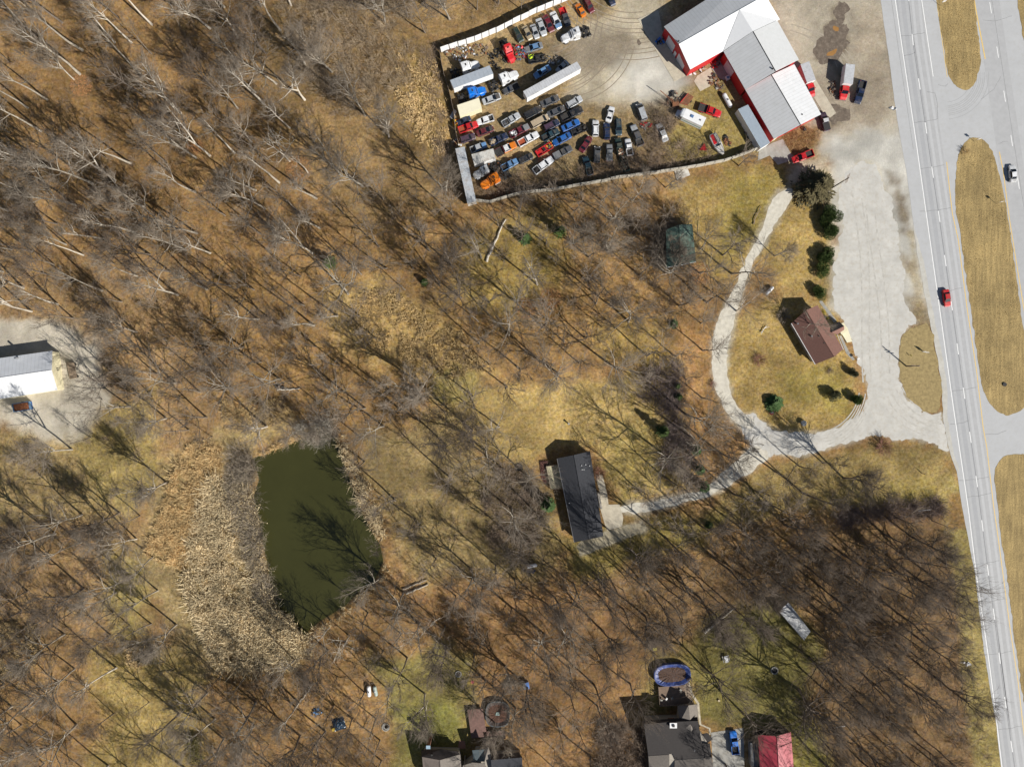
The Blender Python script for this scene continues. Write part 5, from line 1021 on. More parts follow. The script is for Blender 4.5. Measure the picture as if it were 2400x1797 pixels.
t, t4 = ribbed_box('utility_trailer', Z4, [(550,908),(605,940),(545,1020),(470,1002)], .7, M_rust, paint('red'), 'small red flat trailer above the red flatbed truck', 'trailer', zb=.4)
MB().tube([(t4[0].x, t4[0].y, .9), (t4[3].x, t4[3].y, .9)], .1, 5).build('side_rail', paint('red'), t)
for s in (0, 1): c = (t4[0]+t4[3])/2 if s else (t4[1]+t4[2])/2; MB().cyl((c.x, c.y), .3, 0, .6, 12).build('wheel', M_tyre, t)
p = P(*Z4(835, 1405), .8); t = empty('covered_boat', (p.x, p.y, 0), R(-62), 'faded white and red boat half covered by brush at the yard south fence', 'boat')
hull = stations([(-3.2,.9,.5,1.2),(-2.5,1.15,.35,1.25),(0,1.2,.3,1.25),(1.8,.9,.4,1.3),(3.0,.3,.7,1.35)]); hull.build('hull', M_rustw, t)
MB().poly([(-3.0,-.8,1.27),(-.3,-1.0,1.29),(-.3,-.1,1.33),(-3.0,.0,1.33)]).build('cover_panel', paint('red'), t); MB().box(-2.8, -.2, .1, .95, 1.2, 1.5).build('cabin', M_conc_grey, t); MB().box(.2, .5, -.6, .6, 1.2, 1.6).build('windscreen_frame', M_glass, t)
p = P(*Z4(695, 1430), .4); mb = MB(); prism(mb, [(p.x-1, p.y-.7), (p.x+1.1, p.y-.9), (p.x+.4, p.y+1.1)], .3, .4); tag(mb.build('red_tarp', paint('red')), 'red tarpaulin scrap under brush left of the boat', 'tarpaulin')
p = P(*Z4(932, 758), .5); t = empty('air_conditioner', (p.x, p.y, 0), R(25), 'white and blue air conditioning unit by the shop courtyard wall', 'air conditioner'); MB().box(-.45, .45, -.55, .55, .1, .9).build('casing', M_white, t); MB().cyl((0, 0), .32, .9, .95, 14).build('fan_grille', paint('lblue'), t)
p = P(*Z2(342, 372), .6); mb = MB(); M = Matrix.Translation((p.x, p.y, .5)) @ Matrix.Rotation(R(60), 4, 'Z') @ Matrix.Rotation(R(35), 4, 'X'); mb.box(-1.2, 1.2, -.5, .5, 0, .06, M); tag(mb.build('loose_panel', M_white), 'loose white panel leaning on the west fence', 'metal panel')
mb = MB(); prism(mb, PX([(1580,399),(1612,397),(1617,411),(1586,424)]), .02, .25); tag(mb.build('pallet_sheet', M_rustw), 'pale weathered sheet lying outside the south fence', 'sheet')
# dumpster and rusty trailer by the barn
t, t4 = ribbed_box('dump_trailer', B3, [(105,1148),(232,1128),(243,1188),(118,1208)], .75, M_dark, paint('blue'), 'blue dump trailer with rusty load south of the white barn', 'trailer')
a, b_, c, d = t4; mb = MB()
for u, v in ((a, b_), (b_, c), (c, d), (d, a)):
    n = (v-u).normalized(); nn = Vector((-n.y, n.x, 0)); M = Matrix.Translation(Vector((u.x, u.y, 0))) @ Matrix(((n.x, nn.x, 0, 0), (n.y, nn.y, 0, 0), (0, 0, 1, 0), (0, 0, 0, 1))); mb.box(0, (v-u).length, -.06, .06, .6, 1.4, M)
mb.build('side_boards', paint('lblue'), t)
k = .88; mb = MB(); prism(mb, [(p.x*k, p.y*k) for p in t4], .75, 1.25); mb.build('rusty_load', mat('rust_orange_load', (.28,.1,.04), rough=.9, var=.35, scale=3), t)
for s in (0, 1): e = (a+b_)/2 if s else (c+d)/2; MB().tube([(e.x, e.y+(.1 if s else -.25), .35), (e.x, e.y+(.25 if s else -.1), .35)], .35, 12).build('wheel', M_tyre, t)
t, t4 = ribbed_box('hay_wagon', B3, [(515,822),(570,825),(595,945),(540,955)], .9, mat('grey_plank_deck', (.25,.19,.13), rough=.9, var=.3, scale=2), M_wood, 'old grey wooden wagon just east of the white barn', 'wagon', ribs=10, zb=.6)
for s in t4: MB().cyl((s.x*.8, s.y*.8), .35, 0, .6, 10).build('wheel', M_tyre, t)
# fallen logs
def log(name, f, a, b_, r, label, m=M_barkp, z=.3):
    a, b_ = P(*f(*a), z), P(*f(*b_), z); t = empty(name, (a.x, a.y, 0), 0, label, 'log'); o = Vector((a.x, a.y, 0)); n = 9; rg = random.Random(int(a.x*10))
    pts = [a.lerp(b_, k/n)-o+Vector((rg.uniform(-.15, .15), rg.uniform(-.15, .15), rg.uniform(-.05, .1))) for k in range(n+1)]
    MB().tube(pts, [r*(1-.5*k/n) for k in range(n+1)], 8).build('trunk', m, t); mb = MB()
    for k in range(5): p = pts[3+k]; mb.tube([p, p+Vector((rg.uniform(-1.6, 1.6), rg.uniform(-1.6, 1.6), rg.uniform(.1, .8)))], [.06, .02], 5)
    mb.build('broken_branches', m, t)
log('fallen_log', C4, (135,555), (290,215), .35, 'long pale fallen trunk lying in the clearing east of centre woods')
log('fallen_log', C3, (475,1148), (645,1140), .28, 'pale fallen log near the western end of the parcel')
log('fallen_log', B4, (1245,1215), (1390,1155), .3, 'brown log, lower of the pair by the pond east shore', M_bark)
log('fallen_log', B4, (1225,1190), (1385,1125), .22, 'thinner upper log of the pair by the pond east shore', M_bark)
log('fallen_log', E5, (20,520), (190,290), .15, 'thin leaning fallen log above the tarpaulin pile in the southern woods')
log('fallen_log', A2, (268,515), (352,335), .14, 'thin pole lying on the lawn by the top of the gravel track', M_wood)
log('fallen_log', A3, (608,265), (650,215), .12, 'short pale pole lying on the lawn west of the brown house', M_white)
log('fallen_log', B2, (1215,330), (1500,95), .35, 'pale thick fallen trunk at the clearing above the oval pool')
# tarps, rings, statues, small yard things
p = P(*E5(515, 815), .5); t = empty('tarpaulin_pile', (p.x, p.y, 0), R(15), 'heap under a glossy dark blue tarpaulin in the southern woods', 'tarpaulin'); rg = random.Random(8); n = 18
mb = MB(); mb.v = [((i/(n-1)-.5)*3.4, (j/(n-1)-.5)*3.4, max(.02, .9*(1-((i/(n-1)-.5)*2)**2)*(1-((j/(n-1)-.5)*2)**2)+rg.uniform(-.13, .13))) for j in range(n) for i in range(n)]; mb.f = [(j*n+i, j*n+i+1, (j+1)*n+i+1, (j+1)*n+i) for j in range(n-1) for i in range(n-1)]
mb.build('sheet', mat('glossy_blue_tarp', (.02,.045,.08), rough=.2, var=.4, scale=3), t); MB().box(-2.1, -1.5, -1.4, -.6, 0, .5).build('boards', mat('yellow_boards', (.5,.34,.05)), t)
junk('junk_heap', pj(E5, 230, 650), 1.5, 1.3, 30, [M_dark, M_conc_grey, paint('lblue')], 'small dark heap with grey-blue bin left of the tarpaulin pile', seed=41, hmax=1.0)
junk('junk_heap', pj(A4, 318, 1618), 1.0, .6, 20, [paint('navy'), M_dark], 'dark blue objects beside the tank in the woods', seed=42, hmax=.7)
def fire_ring(f, x, y, r, label, m=M_conc_grey):
    p = P(*f(x, y)); t = empty('fire_ring', (p.x, p.y, 0), 0, label, 'fire pit')
    for k in range(14):
        a = k*6.283/14; M = Matrix.Translation((r*math.cos(a), r*math.sin(a), 0)) @ Matrix.Rotation(a, 4, 'Z'); MB().box(-.14, .14, -.17, .17, 0, .25, M).build('stone', m, t)
    MB().cyl((0, 0), r*.85, .0, .04, 14).build('ash_bed', M_dark, t)
fire_ring(A4, 220, 812, .95, 'dark round fire ring on the lawn left of the black-roofed house', M_dark)
fire_ring(B1, 728, 745, .75, 'pale stone fire ring north of the round pool')
fire_ring(B2, 1870, 685, .9, 'fire pit with pale branches on the green clearing')
fire_ring(E5, 1130, 845, .95, 'stone ring in the grass left of the grey-roofed house')
fire_ring(B1, 25, 1255, .7, 'small stone ring at the left edge of the southern lawn')
p = P(*B2(1410, 570)); t = empty('picnic_table', (p.x, p.y, 0), R(15), 'pale picnic table on the green clearing right of the oval pool', 'picnic table')
MB().box(-.45, .45, -.9, .9, .7, .76).build('tabletop', M_white, t)
for s in (-1, 1): MB().box(s*.8-.14, s*.8+.14, -.9, .9, .42, .47).build('bench', M_conc_grey, t); MB().box(-.8, .8, s*.6-.05, s*.6+.05, .38, .44).box(-.06, .06, s*.6-.05, s*.6+.05, 0, .7).build('leg', M_wood, t)
p = P(*B2(1345, 965)); tag(MB().cyl((p.x, p.y), .3, 0, .35, 12).build('tree_stump', mat('cut_wood', (.5,.42,.28), rough=.9)), 'pale cut stump on the lawn right of the pool deck', 'stump')
p = P(*B2(740, 480)); tag(MB().box(p.x-.5, p.x+.5, p.y-.35, p.y+.35, 0, .35).build('yellow_planter', mat('yellow_plastic', (.6,.5,.1))), 'dull yellow planter above the oval pool', 'planter')
p = P(*B1(868, 810)); t = empty('pink_pinwheel', (p.x, p.y, 0), 0, 'pink pinwheel standing in the grass north of the round pool', 'garden ornament'); MB().cyl((0, 0), .03, 0, 1.0, 6).build('stick', M_wood, t); mb = MB()
for k in range(6): a = k*1.047; mb.poly([(0, 0, 1.0), (.5*math.cos(a), .5*math.sin(a), 1.05), (.4*math.cos(a+.5), .4*math.sin(a+.5), 1.0)])
mb.build('blades', mat('pink_plastic', (.7,.03,.15)), t)
p = P(*B1(1388, 855), .8); t = empty('blue_playhouse', (p.x, p.y, 0), R(10), 'small blue-grey play hut between bare trees', 'play hut'); MB().box(-.7, .7, -.8, .8, 0, 1.2).build('wall', paint('navy'), t); slab(MB(), [(-.85,-.9,1.2),(0,-.9,1.7),(0,.9,1.7),(-.85,.9,1.2)]).build('roof', paint('silver'), t); slab(MB(), [(0,-.9,1.7),(.85,-.9,1.2),(.85,.9,1.2),(0,.9,1.7)]).build('roof', paint('blue'), t)
# lawn ornaments near the brown house
p = P(*A3(690, 882)); t = empty('garden_statue', (p.x, p.y, 0), 0, 'pink and white garden statue at the foot of the bright green bush', 'statue'); rg = random.Random(2)
MB().cyl((0, 0), .3, 0, .5, 10, .2).build('pedestal', M_white, t); mb = MB()
for k in range(9): a = k*.7; mb.cyl((.55*math.cos(a), .5*math.sin(a)), .14, 0, .3, 7, .05)
mb.build('flowers', mat('pink_flowers', (.6,.05,.2)), t); MB().cyl((0, 0), .18, .5, 1.1, 10, .08).build('figure', M_white, t)
p = P(*A3(930, 965)); t = empty('bird_bath', (p.x, p.y, 0), 0, 'grey bird bath with white figure on the lawn above the drive', 'bird bath')
MB().cyl((0, 0), .5, 0, .7, 14, .25).build('column', paint('grey'), t); MB().cyl((0, 0), .25, .7, .9, 16, .8).build('bowl', paint('grey'), t); MB().cyl((.6, .45), .2, 0, 1.1, 8, .08).build('figure', M_white, t)
def sign(f, x, y, wd, h, label, m=M_white, rot=R(100)):
    p = P(*f(x, y)); t = empty('road_sign', (p.x, p.y, 0), rot, label, 'sign'); MB().cyl((0, 0), .05, 0, h, 6).build('post', M_chrome, t); MB().box(-.03, .03, -wd/2, wd/2, h-wd, h).build('sign_board', m, t)
sign(fr(2050,400,2.76), 785, 215, .75, 2.6, 'thin sign post in the upper part of the middle median')
sign(A1, 1270, 1100, .75, 2.4, 'sign post at the top tip of the middle median')
sign(A1, 1000, 45, .8, 2.6, 'sign post at the left edge of the north median')
sign(A3, 1866, 415, 1.3, 1.9, 'white sign board on the grass island beside the lot', M_white, R(75))
sign(A3, 1762, 440, .5, .9, 'low yellow marker on the grass island', mat('yellow_board', (.4,.34,.05)), R(30))
p = P(*fr(2050,400,2.76)(838, 1382)); tag(MB().cyl((p.x, p.y), .55, 0, .3, 14).build('drain_grate', M_dark), 'dark round drain in the lower part of the middle median', 'drain')
p = P(*A4(604, 472)); t = empty('garden_post', (p.x, p.y, 0), 0, 'small pale pump post alone on the lawn above the black-roofed house', 'post'); MB().cyl((0, 0), .2, 0, 1.0, 8).build('post', M_white, t); MB().cyl((0, 0), .3, 1.0, 1.1, 8).build('cap', M_conc_grey, t)
p = P(*A3(1860, 1355)); tag(MB().cyl((p.x, p.y), .1, 0, 1.5, 6).build('marker_post', M_wood), 'short wooden marker post on the south lawn', 'post')
tag(MB().tube([P(*A3(1830, 1645), 1.0), P(*A3(1925, 1635), 1.0)], .12, 6).build('guard_rail', M_chrome), 'short white rail in dark brush near the highway', 'rail')
tag(MB().tube([P(*fr(1600,1200,2.765)(945, 1395), 1.0), P(*fr(1600,1200,2.765)(1052, 1385), 1.0)], .12, 6).build('guard_rail', M_white), 'white pipe rail in the wood right of the red-roofed garage', 'rail')
p = P(*A3(1345, 468)); t = empty('mailbox', (p.x, p.y, 0), R(20), 'white mailbox at the lot edge south of the brown house', 'mailbox'); MB().cyl((0, 0), .06, 0, 1.1, 6).build('post', M_wood, t); MB().box(-.35, .35, -.2, .2, 1.1, 1.45).build('box', M_white, t)
# utility poles
def pole(base, h, label, arms):
    t = empty('utility_pole', tuple(base), 0, label, 'utility pole'); MB().cyl((0, 0), .2, 0, h, 10, .12).build('pole', mat('pole_wood', (.14,.11,.09), rough=.9), t)
    for z, L_, a in arms: M = Matrix.Rotation(a, 4, 'Z'); MB().box(-L_/2, L_/2, -.06, .06, z-.06, z+.06, M).build('cross_arm', M_wood, t)
pole(P(1946, 443), 10.5, 'utility pole with cross arms leaning out over the gravel lot edge', [(10.2, 2.6, R(70)), (9.4, 2.2, R(70)), (8.6, 1.4, R(20))])
pole(P(2124, 858), 6.2, 'shorter pole with side brackets on the grass island', [(4.2, 2.0, R(-10)), (4.9, 1.6, R(-10))])
# parking curb stones by the fence of the east lot and little debris
junk('debris', pj(A1, 640, 840), .9, .5, 10, [M_white, M_chrome], 'pale litter at the edge of the dirt lot beside the highway', 'litter', seed=51, hmax=.2)
junk('debris', pj(fr(2000,1200,2.775), 745, 985), 1.4, .8, 9, [M_white], 'scattered white litter on the highway verge', 'litter', seed=52, hmax=.2)
# ------------------------------------------------------------------ trees
def tube_np(vs, fs, pts, rad, n):
    b = len(vs); m = len(pts)
    for i in range(m):
        p = pts[i]; d = pts[min(i+1, m-1)]-pts[max(i-1, 0)]; a = d.cross(Vector((.3, .9, .2))).normalized(); c = d.cross(a).normalized(); r = rad[i]
        for k in range(n):
            t = 6.28319*k/n; q = p+a*(math.cos(t)*r)+c*(math.sin(t)*r); vs.append((q.x, q.y, q.z))
    for i in range(m-1):
        for k in range(n):
            k2 = (k+1) % n; A, B_, C_, D_ = b+i*n+k, b+i*n+k2, b+(i+1)*n+k2, b+(i+1)*n+k; fs.append((A, B_, C_)); fs.append((A, C_, D_))
def spike(vs, fs, p, d, L_, r, flat=False):
    b = len(vs); a = d.cross(Vector((.37, .21, .9))).normalized(); c = d.cross(a); q = p+d*L_
    if flat: vs.extend([tuple(p+a*r), tuple(p-a*r), tuple(q)]); fs.append((b, b+1, b+2)); return
    vs.extend([tuple(p+a*r), tuple(p-a*r*.5+c*r*.87), tuple(p-a*r*.5-c*r*.87), tuple(q)]); fs.extend([(b, b+1, b+3), (b+1, b+2, b+3), (b+2, b, b+3)])
def rdir(rg, d, ang):
    a = d.cross(Vector((rg.gauss(0,1), rg.gauss(0,1), rg.gauss(0,1)))).normalized()
    return (d*math.cos(ang)+a*math.sin(ang)).normalized()
def branch(rg, p, d, L_, n, up, wob):
    pts = [p.copy()]; dd = d.copy()
    for k in range(n):
        dd = (dd+Vector((rg.gauss(0, wob), rg.gauss(0, wob), rg.gauss(0, wob)+up))).normalized(); pts.append(pts[-1]+dd*(L_/n))
    return pts
def tree_geo(seed, h=20., first=.42, nl=11, spread=.36, low=55, n2=7, n3=5, n4=3, twig_r=.015, wob=.1, fork=False, light=False):
    rg = random.Random(seed); tv, tf, cv, cf = [], [], [], []
    trunks = [(branch(rg, Vector((0,0,-.1)), Vector((rg.gauss(0,.04), rg.gauss(0,.04), 1)).normalized(), h*.9, 9, .03, .045), h*.0125)]
    if fork:
        T = trunks[0][0]; p = T[3]; d = rdir(rg, Vector((0,0,1)), R(28)); trunks.append((branch(rg, p, d, h*.6, 7, .06, .06), h*.0098))
    for ti, (T, r0) in enumerate(trunks):
        m = len(T)-1; rad = [r0*(1.25 if i == 0 and ti == 0 else 1)*(1-.88*(i/m)**1.1) for i in range(m+1)]
        tube_np(tv, tf, T, rad, 5 if light else 7)
        az = rg.uniform(0, 6.28); cnt = nl if ti == 0 else int(nl*.6); f0 = first if ti == 0 else .2
        for j in range(cnt):
            t = f0+(.98-f0)*(j+rg.random()*.8)/cnt; t = min(.99, t); i = int(t*m); p = T[i].lerp(T[min(i+1, m)], t*m-i); rr_ = rad[i]
            az += 2.4+rg.uniform(-.5, .5); el = R(rg.uniform(low-18, low+12)+(t-.5)*35); el = min(el, R(80))
            d = Vector((math.cos(az)*math.cos(el), math.sin(az)*math.cos(el), math.sin(el)))
            L1 = h*(spread*1.12*(1-.62*(t-f0)/(1-f0)))*rg.uniform(.75, 1.2); r1 = min(rr_*.66, L1*.026+.02)
            B = branch(rg, p, d, L1, 4 if light else 6, .045, wob*1.4); tube_np(tv, tf, B, [r1*(1-.8*k/(len(B)-1)) for k in range(len(B))], 3 if light else 5)
            for a in range(n2):
                u = .22+.76*(a+rg.random())/n2; k = min(int(u*(len(B)-1)), len(B)-2); q = B[k].lerp(B[k+1], u*(len(B)-1)-k); dd = (B[k+1]-B[k]).normalized()
                L2 = L1*(.78-.38*u)*rg.uniform(.7, 1.25); B2_ = branch(rg, q, rdir(rg, dd, R(rg.uniform(18, 42))), L2, 2 if light else 3, .06, wob*1.3); r2 = r1*.5
                tube_np(cv, cf, B2_, [r2*(1-.75*x/(len(B2_)-1)) for x in range(len(B2_))], 3)
                for c in range(n3):
                    u2 = .15+.85*(c+rg.random())/n3; k = min(int(u2*(len(B2_)-1)), len(B2_)-2); q2 = B2_[k].lerp(B2_[k+1], min(1, u2*(len(B2_)-1)-k)); d2 = rdir(rg, (B2_[k+1]-B2_[k]).normalized(), R(rg.uniform(14, 40))); d2.z += .08; d2.normalize()
                    L3 = max(.9, L2*.62*rg.uniform(.6, 1.25)); spike(cv, cf, q2, d2, L3, max(twig_r*1.5, .026), light)
                    for e in range(n4):
                        u3 = .2+.8*rg.random(); spike(cv, cf, q2+d2*(L3*u3), rdir(rg, d2, R(rg.uniform(12, 38))), L3*rg.uniform(.4, .85), twig_r, light)
    return (np.array(tv, np.float32), np.array(tf, np.int32), np.array(cv, np.float32), np.array(cf, np.int32))
PROT = []   # (style, trunk mesh, crown mesh)
specs = [('slender', dict(first=.52, nl=10, spread=.2, low=58)), ('slender', dict(first=.48, nl=11, spread=.22, low=52, fork=True)), ('slender', dict(first=.58, nl=9, spread=.19, low=60)), ('slender', dict(first=.5, nl=11, spread=.23, low=50)),
         ('broad', dict(first=.34, nl=12, spread=.36, low=42)), ('broad', dict(first=.3, nl=11, spread=.38, low=38, fork=True)), ('broad', dict(first=.36, nl=13, spread=.34, low=45)),
         ('fine', dict(first=.3, nl=15, spread=.3, low=52, n2=8, n3=6, twig_r=.016)), ('fine', dict(first=.34, nl=14, spread=.28, low=56, n2=8, n3=6, twig_r=.016, fork=True)),
         ('dead', dict(first=.25, nl=9, spread=.36, low=42, n2=4, n3=2, n4=1, wob=.16, fork=True)), ('tall', dict(first=.42, nl=13, spread=.27, low=50)), ('tall', dict(first=.4, nl=14, spread=.3, low=48, fork=True))]
for i, (st, kw) in enumerate(specs):
    tv, tf, cv, cf = tree_geo(100+i, **kw); PROT.append((st, tri_mesh('trunk', tv, tf), tri_mesh('crown', cv, cf)))
BYST = {}
for i, p in enumerate(PROT): BYST.setdefault(p[0], []).append(i)

# where trees may not stand
CLEAR = [PX(LOT), PX(TRACK), PX(DRIVE), road_poly, pond_poly]+FOOT
CLEAR += [poly_of(OV, p) for p in (
 [(-20,690),(200,700),(250,800),(240,900),(160,940),(-20,940)], [(1330,1390),(1560,1380),(1600,1720),(1300,1720)], [(1500,1200),(1740,1290),(1760,1380),(1640,1330)], [(1500,1380),(1720,1400),(1760,1620),(1500,1560)], [(860,1540),(1160,1540),(1180,1720),(860,1720)],
 [(1130,930),(1340,940),(1360,1190),(1190,1220)], [(1700,300),(2100,250),(2140,900),(2100,1000),(1860,930),(1830,600)],
 [(945,98),(1240,-5),(1260,-60),(2100,-60),(2030,330),(1960,320),(1690,360),(1650,330),(1440,382),(1030,450),(1000,440)],
 [(1480,400),(1700,350),(1820,370),(1850,820),(1900,900),(2100,1000),(2110,1095),(1960,1100),(1830,1080),(1800,940),(1650,935),(1570,850),(1560,700),(1640,580),(1580,540),(1510,480)],
 [(1000,880),(1100,850),(1460,790),(1470,920),(1400,980),(1340,1090),(1290,970),(1180,965),(1140,1010),(1070,960)],
 [(-30,700),(130,700),(190,760),(190,900),(110,930),(-30,900)],
 [(380,960),(530,950),(560,1200),(640,1400),(600,1440),(450,1420),(350,1250),(330,1130)],
 [(1480,1440),(1600,1400),(1700,1440),(1720,1720),(1500,1720)], [(860,1560),(1100,1570),(1150,1720),(860,1720)], [(2075,900),(2120,1100),(2190,1720),(2400,1720),(2400,900)], [(1380,1400),(1520,1390),(1560,1720),(1360,1720)],
 [(1200,930),(1360,930),(1370,1190),(1180,1190)])]
SPARSE = [(poly_of(OV, p), f) for p, f in (
 ([(690,600),(830,590),(1060,800),(960,840),(840,830),(700,740)], .35), ([(190,1380),(440,1360),(450,1720),(120,1720)], .4), ([(220,880),(350,860),(370,1050),(240,1130),(0,1140),(0,950)], .4),
 ([(780,930),(980,900),(1080,1010),(1200,1200),(880,1250),(800,1080)], .35), ([(800,1430),(1010,1410),(1010,1560),(860,1600)], .4), ([(1090,470),(1230,460),(1230,650),(1000,650)], .5), ([(580,0),(950,100),(985,430),(800,420),(600,200)], .45),
 ([(1560,1100),(2080,1080),(2080,1130),(1560,1180)], .5), ([(1480,1340),(1760,1330),(1760,1560),(1480,1500)], .45), ([(0,0),(560,0),(560,300),(0,420)], .75))]
def blocked(x, y, pad=0):
    for pl in CLEAR:
        if float(sdf(np.array([x]), np.array([y]), pl)[0]) > -pad: return True
    return False
LM = [  # hand surveyed trunks: (px, py, height, style)
 (1551,1061,22,'broad'),(1817,1105,18,'broad'),(1977,1120,19,'fine'),(893,1352,20,'broad'),(946,1388,22,'broad'),(819,1490,13,'dead'),(772,1470,15,'broad'),
 (816,689,23,'broad'),(990,904,24,'fine'),(791,740,21,'slender'),(1193,784,22,'broad'),(1473,753,22,'broad'),(1429,852,23,'broad'),(1726,729,17,'broad'),(1643,758,12,'fine'),(1259,667,21,'slender'),(1306,873,20,'fine'),
 (169,1053,21,'fine'),(390,980,20,'fine'),(411,897,22,'broad'),(320,778,19,'fine'),(239,681,23,'slender'),(417,691,22,'slender'),(179,1697,23,'broad'),(420,1672,21,'tall'),(430,1796,22,'broad'),(273,1564,21,'slender'),(254,1793,20,'slender'),
 (391,1130,19,'fine'),(280,1201,20,'tall'),(103,1234,22,'tall'),(196,1378,22,'tall'),(310,1353,22,'fine'),(370,1383,19,'slender'),(130,1250,22,'broad'),(272,1245,18,'fine'),
 (83,87,24,'slender'),(193,118,27,'slender'),(269,100,21,'slender'),(308,100,23,'slender'),(187,174,28,'slender'),(174,187,17,'fine'),(111,234,23,'slender'),(423,265,28,'slender'),(459,370,25,'slender'),(492,365,24,'slender'),(550,359,21,'slender'),
 (457,450,26,'slender'),(599,446,23,'slender'),(599,217,24,'slender'),(557,254,18,'fine'),(590,333,16,'fine'),(492,67,24,'slender'),(356,58,25,'slender'),(307,383,22,'slender'),(65,253,22,'slender'),(38,356,22,'slender'),(96,308,24,'slender'),
 (657,71,25,'slender'),(714,234,23,'slender'),(619,245,25,'slender'),(679,300,20,'slender'),(679,378,17,'dead'),(912,321,21,'fine'),(903,54,20,'broad'),(1054,46,20,'fine'),(722,405,16,'slender'),(1046,448,20,'fine'),
 (984,1460,18,'dead'),(1276,1486,21,'broad'),(1185,1561,19,'fine'),(1284,1556,20,'tall'),(996,1625,20,'fine'),(913,1617,18,'broad'),(763,1713,22,'tall'),(700,1646,23,'slender'),(1646,1559,20,'broad'),(1872,1614,22,'broad'),(1392,1604,21,'broad'),(1477,1601,18,'broad'),
 (1743,1673,19,'broad'),(1712,1337,22,'tall'),(1907,1478,22,'tall'),(1897,1540,22,'broad'),(1871,1616,23,'broad'),(1922,1779,22,'broad'),(1922,1374,22,'tall'),(1763,1366,18,'fine'),(1480,470,14,'fine'),(1560,640,20,'broad'),(1640,640,18,'broad'),(1815,600,12,'fine'),
 (1425,590,19,'fine'),(1345,570,20,'fine'),(1240,1120,20,'fine'),(1200,1190,21,'broad'),(1170,1000,18,'broad'),(1220,1270,22,'tall'),(1605,1100,15,'fine'),(1560,440,12,'fine'),(1640,585,16,'broad'),(1880,760,13,'broad'),(1300,1400,21,'tall'),(1480,1290,22,'tall'),(1390,1340,22,'tall'),(1560,1260,22,'tall'),
 (1640,1230,21,'tall'),(1740,1240,20,'fine'),(1840,1230,20,'fine'),(700,1010,13,'fine'),(745,1015,12,'fine'),(1700,1790,18,'broad'),(1090,1770,12,'broad'),(1160,1690,15,'fine'),(1410,470,14,'fine'),(1500,440,10,'fine'),(1583,632,15,'fine'),(1566,592,14,'fine')]
rg = random.Random(77); SPOTS = [(P(a, b_).x, P(a, b_).y, h, st, True) for a, b_, h, st in LM]
cells = {}
def near(x, y, r):
    ci, cj = int(x//8), int(y//8)
    for i in range(ci-1, ci+2):
        for j in range(cj-1, cj+2):
            for (u, v) in cells.get((i, j), ()):
                if (u-x)**2+(v-y)**2 < r*r: return True
    return False
for s in SPOTS: cells.setdefault((int(s[0]//8), int(s[1]//8)), []).append((s[0], s[1]))
x0b, x1b, y0b, y1b = -139, 118, -128, 104
for k in range(9000):
    x, y = rg.uniform(x0b, x1b), rg.uniform(y0b, y1b)
    dense = float(sdf(np.array([x]), np.array([y]), poly_of(OV, [(1250,1250),(1540,1200),(1640,1190),(2080,1130),(2180,1900),(1700,1900),(1560,1330)]))[0]) > 0
    rmin = 4.0 if dense else 5.5
    if near(x, y, rmin): continue
    pr = 1.0
    for pl, f in SPARSE:
        if float(sdf(np.array([x]), np.array([y]), pl)[0]) > 0: pr = min(pr, f)
    if pr < 1 and rg.random() > pr*.12: continue
    if blocked(x, y, 1.2): continue
    nw = x < -40 and y > 10
    st = rg.choice(['slender']*5+['fine', 'tall'] if nw else (['tall']*3+['broad', 'fine'] if dense else ['slender', 'fine', 'tall', 'broad', 'fine']))
    h = rg.uniform(15, 25) if nw else rg.uniform(13, 22)
    if rg.random() < .22: h = rg.uniform(7, 12); st = 'fine'
    SPOTS.append((x, y, h, st, False)); cells.setdefault((int(x//8), int(y//8)), []).append((x, y))
# the 300 that show largest stand as single trees
fx, fy = 139.5, 104.5
def shows(s): return (s[4], (abs(s[0]) < fx and abs(s[1]) < fy), s[2]*(1.3 if s[3] in ('broad', 'tall') else 1)*(1+.004*math.hypot(s[0], s[1])))
SPOTS.sort(key=shows, reverse=True)
IND, REST = SPOTS[:290], SPOTS[290:]
print('trees', len(SPOTS), 'rest', len(REST))
LMK = [('the white barn', 142, 880), ('the old wagon', 168, 870), ('the north end of the pond', 730, 1040), ('the south tip of the pond', 712, 1490), ('the reed bed', 480, 1250), ('the north-west corner of the yard', 1032, 120), ('the south-west corner of the yard', 1110, 480),
       ('the green-roofed shed', 1600, 575), ('the brown house', 1900, 780), ('the black-roofed house', 1360, 1165), ('the oval pool', 1576, 1581), ('the red-roofed garage', 1830, 1740), ('the pale sheet metal shed', 1866, 1457), ('the tank pair', 872, 1619),
       ('the tarpaulin pile', 794, 1698), ('the round pool', 1166, 1673), ('the top left corner', 20, 20), ('the bottom left corner', 20, 1780), ('the fallen log in the clearing', 1160, 560), ('the tank southwest of the black-roofed house', 1247, 1327),
       ('the bottom of the highway verge', 2300, 1770), ('the pale log above the pond', 675, 913), ('the top edge of the woods', 480, 10), ('the left edge of the woods', 10, 430), ('the drive fork below the lawn', 1790, 1060), ('the bottom edge of the clearing', 560, 1790), ('the logs east of the pond', 990, 1375), ('the middle of the west woods', 330, 560), ('the dark cedar in the west woods', 777, 618), ('the yard west fence', 1040, 300), ('the bright green cedar', 1230, 562), ('the white carport roof', 1990, 1550) if False else ('the white pipe rail', 1961, 1703), ('the short rail by the highway', 2170, 1195), ('the reddish shrub in the lawn', 1778, 843), ('the dark mound west of the reeds', 325, 1535), ('the log above the oval pool', 1700, 1440)]
LMK = [(n, P(a, b_).x, P(a, b_).y) for n, a, b_ in LMK]
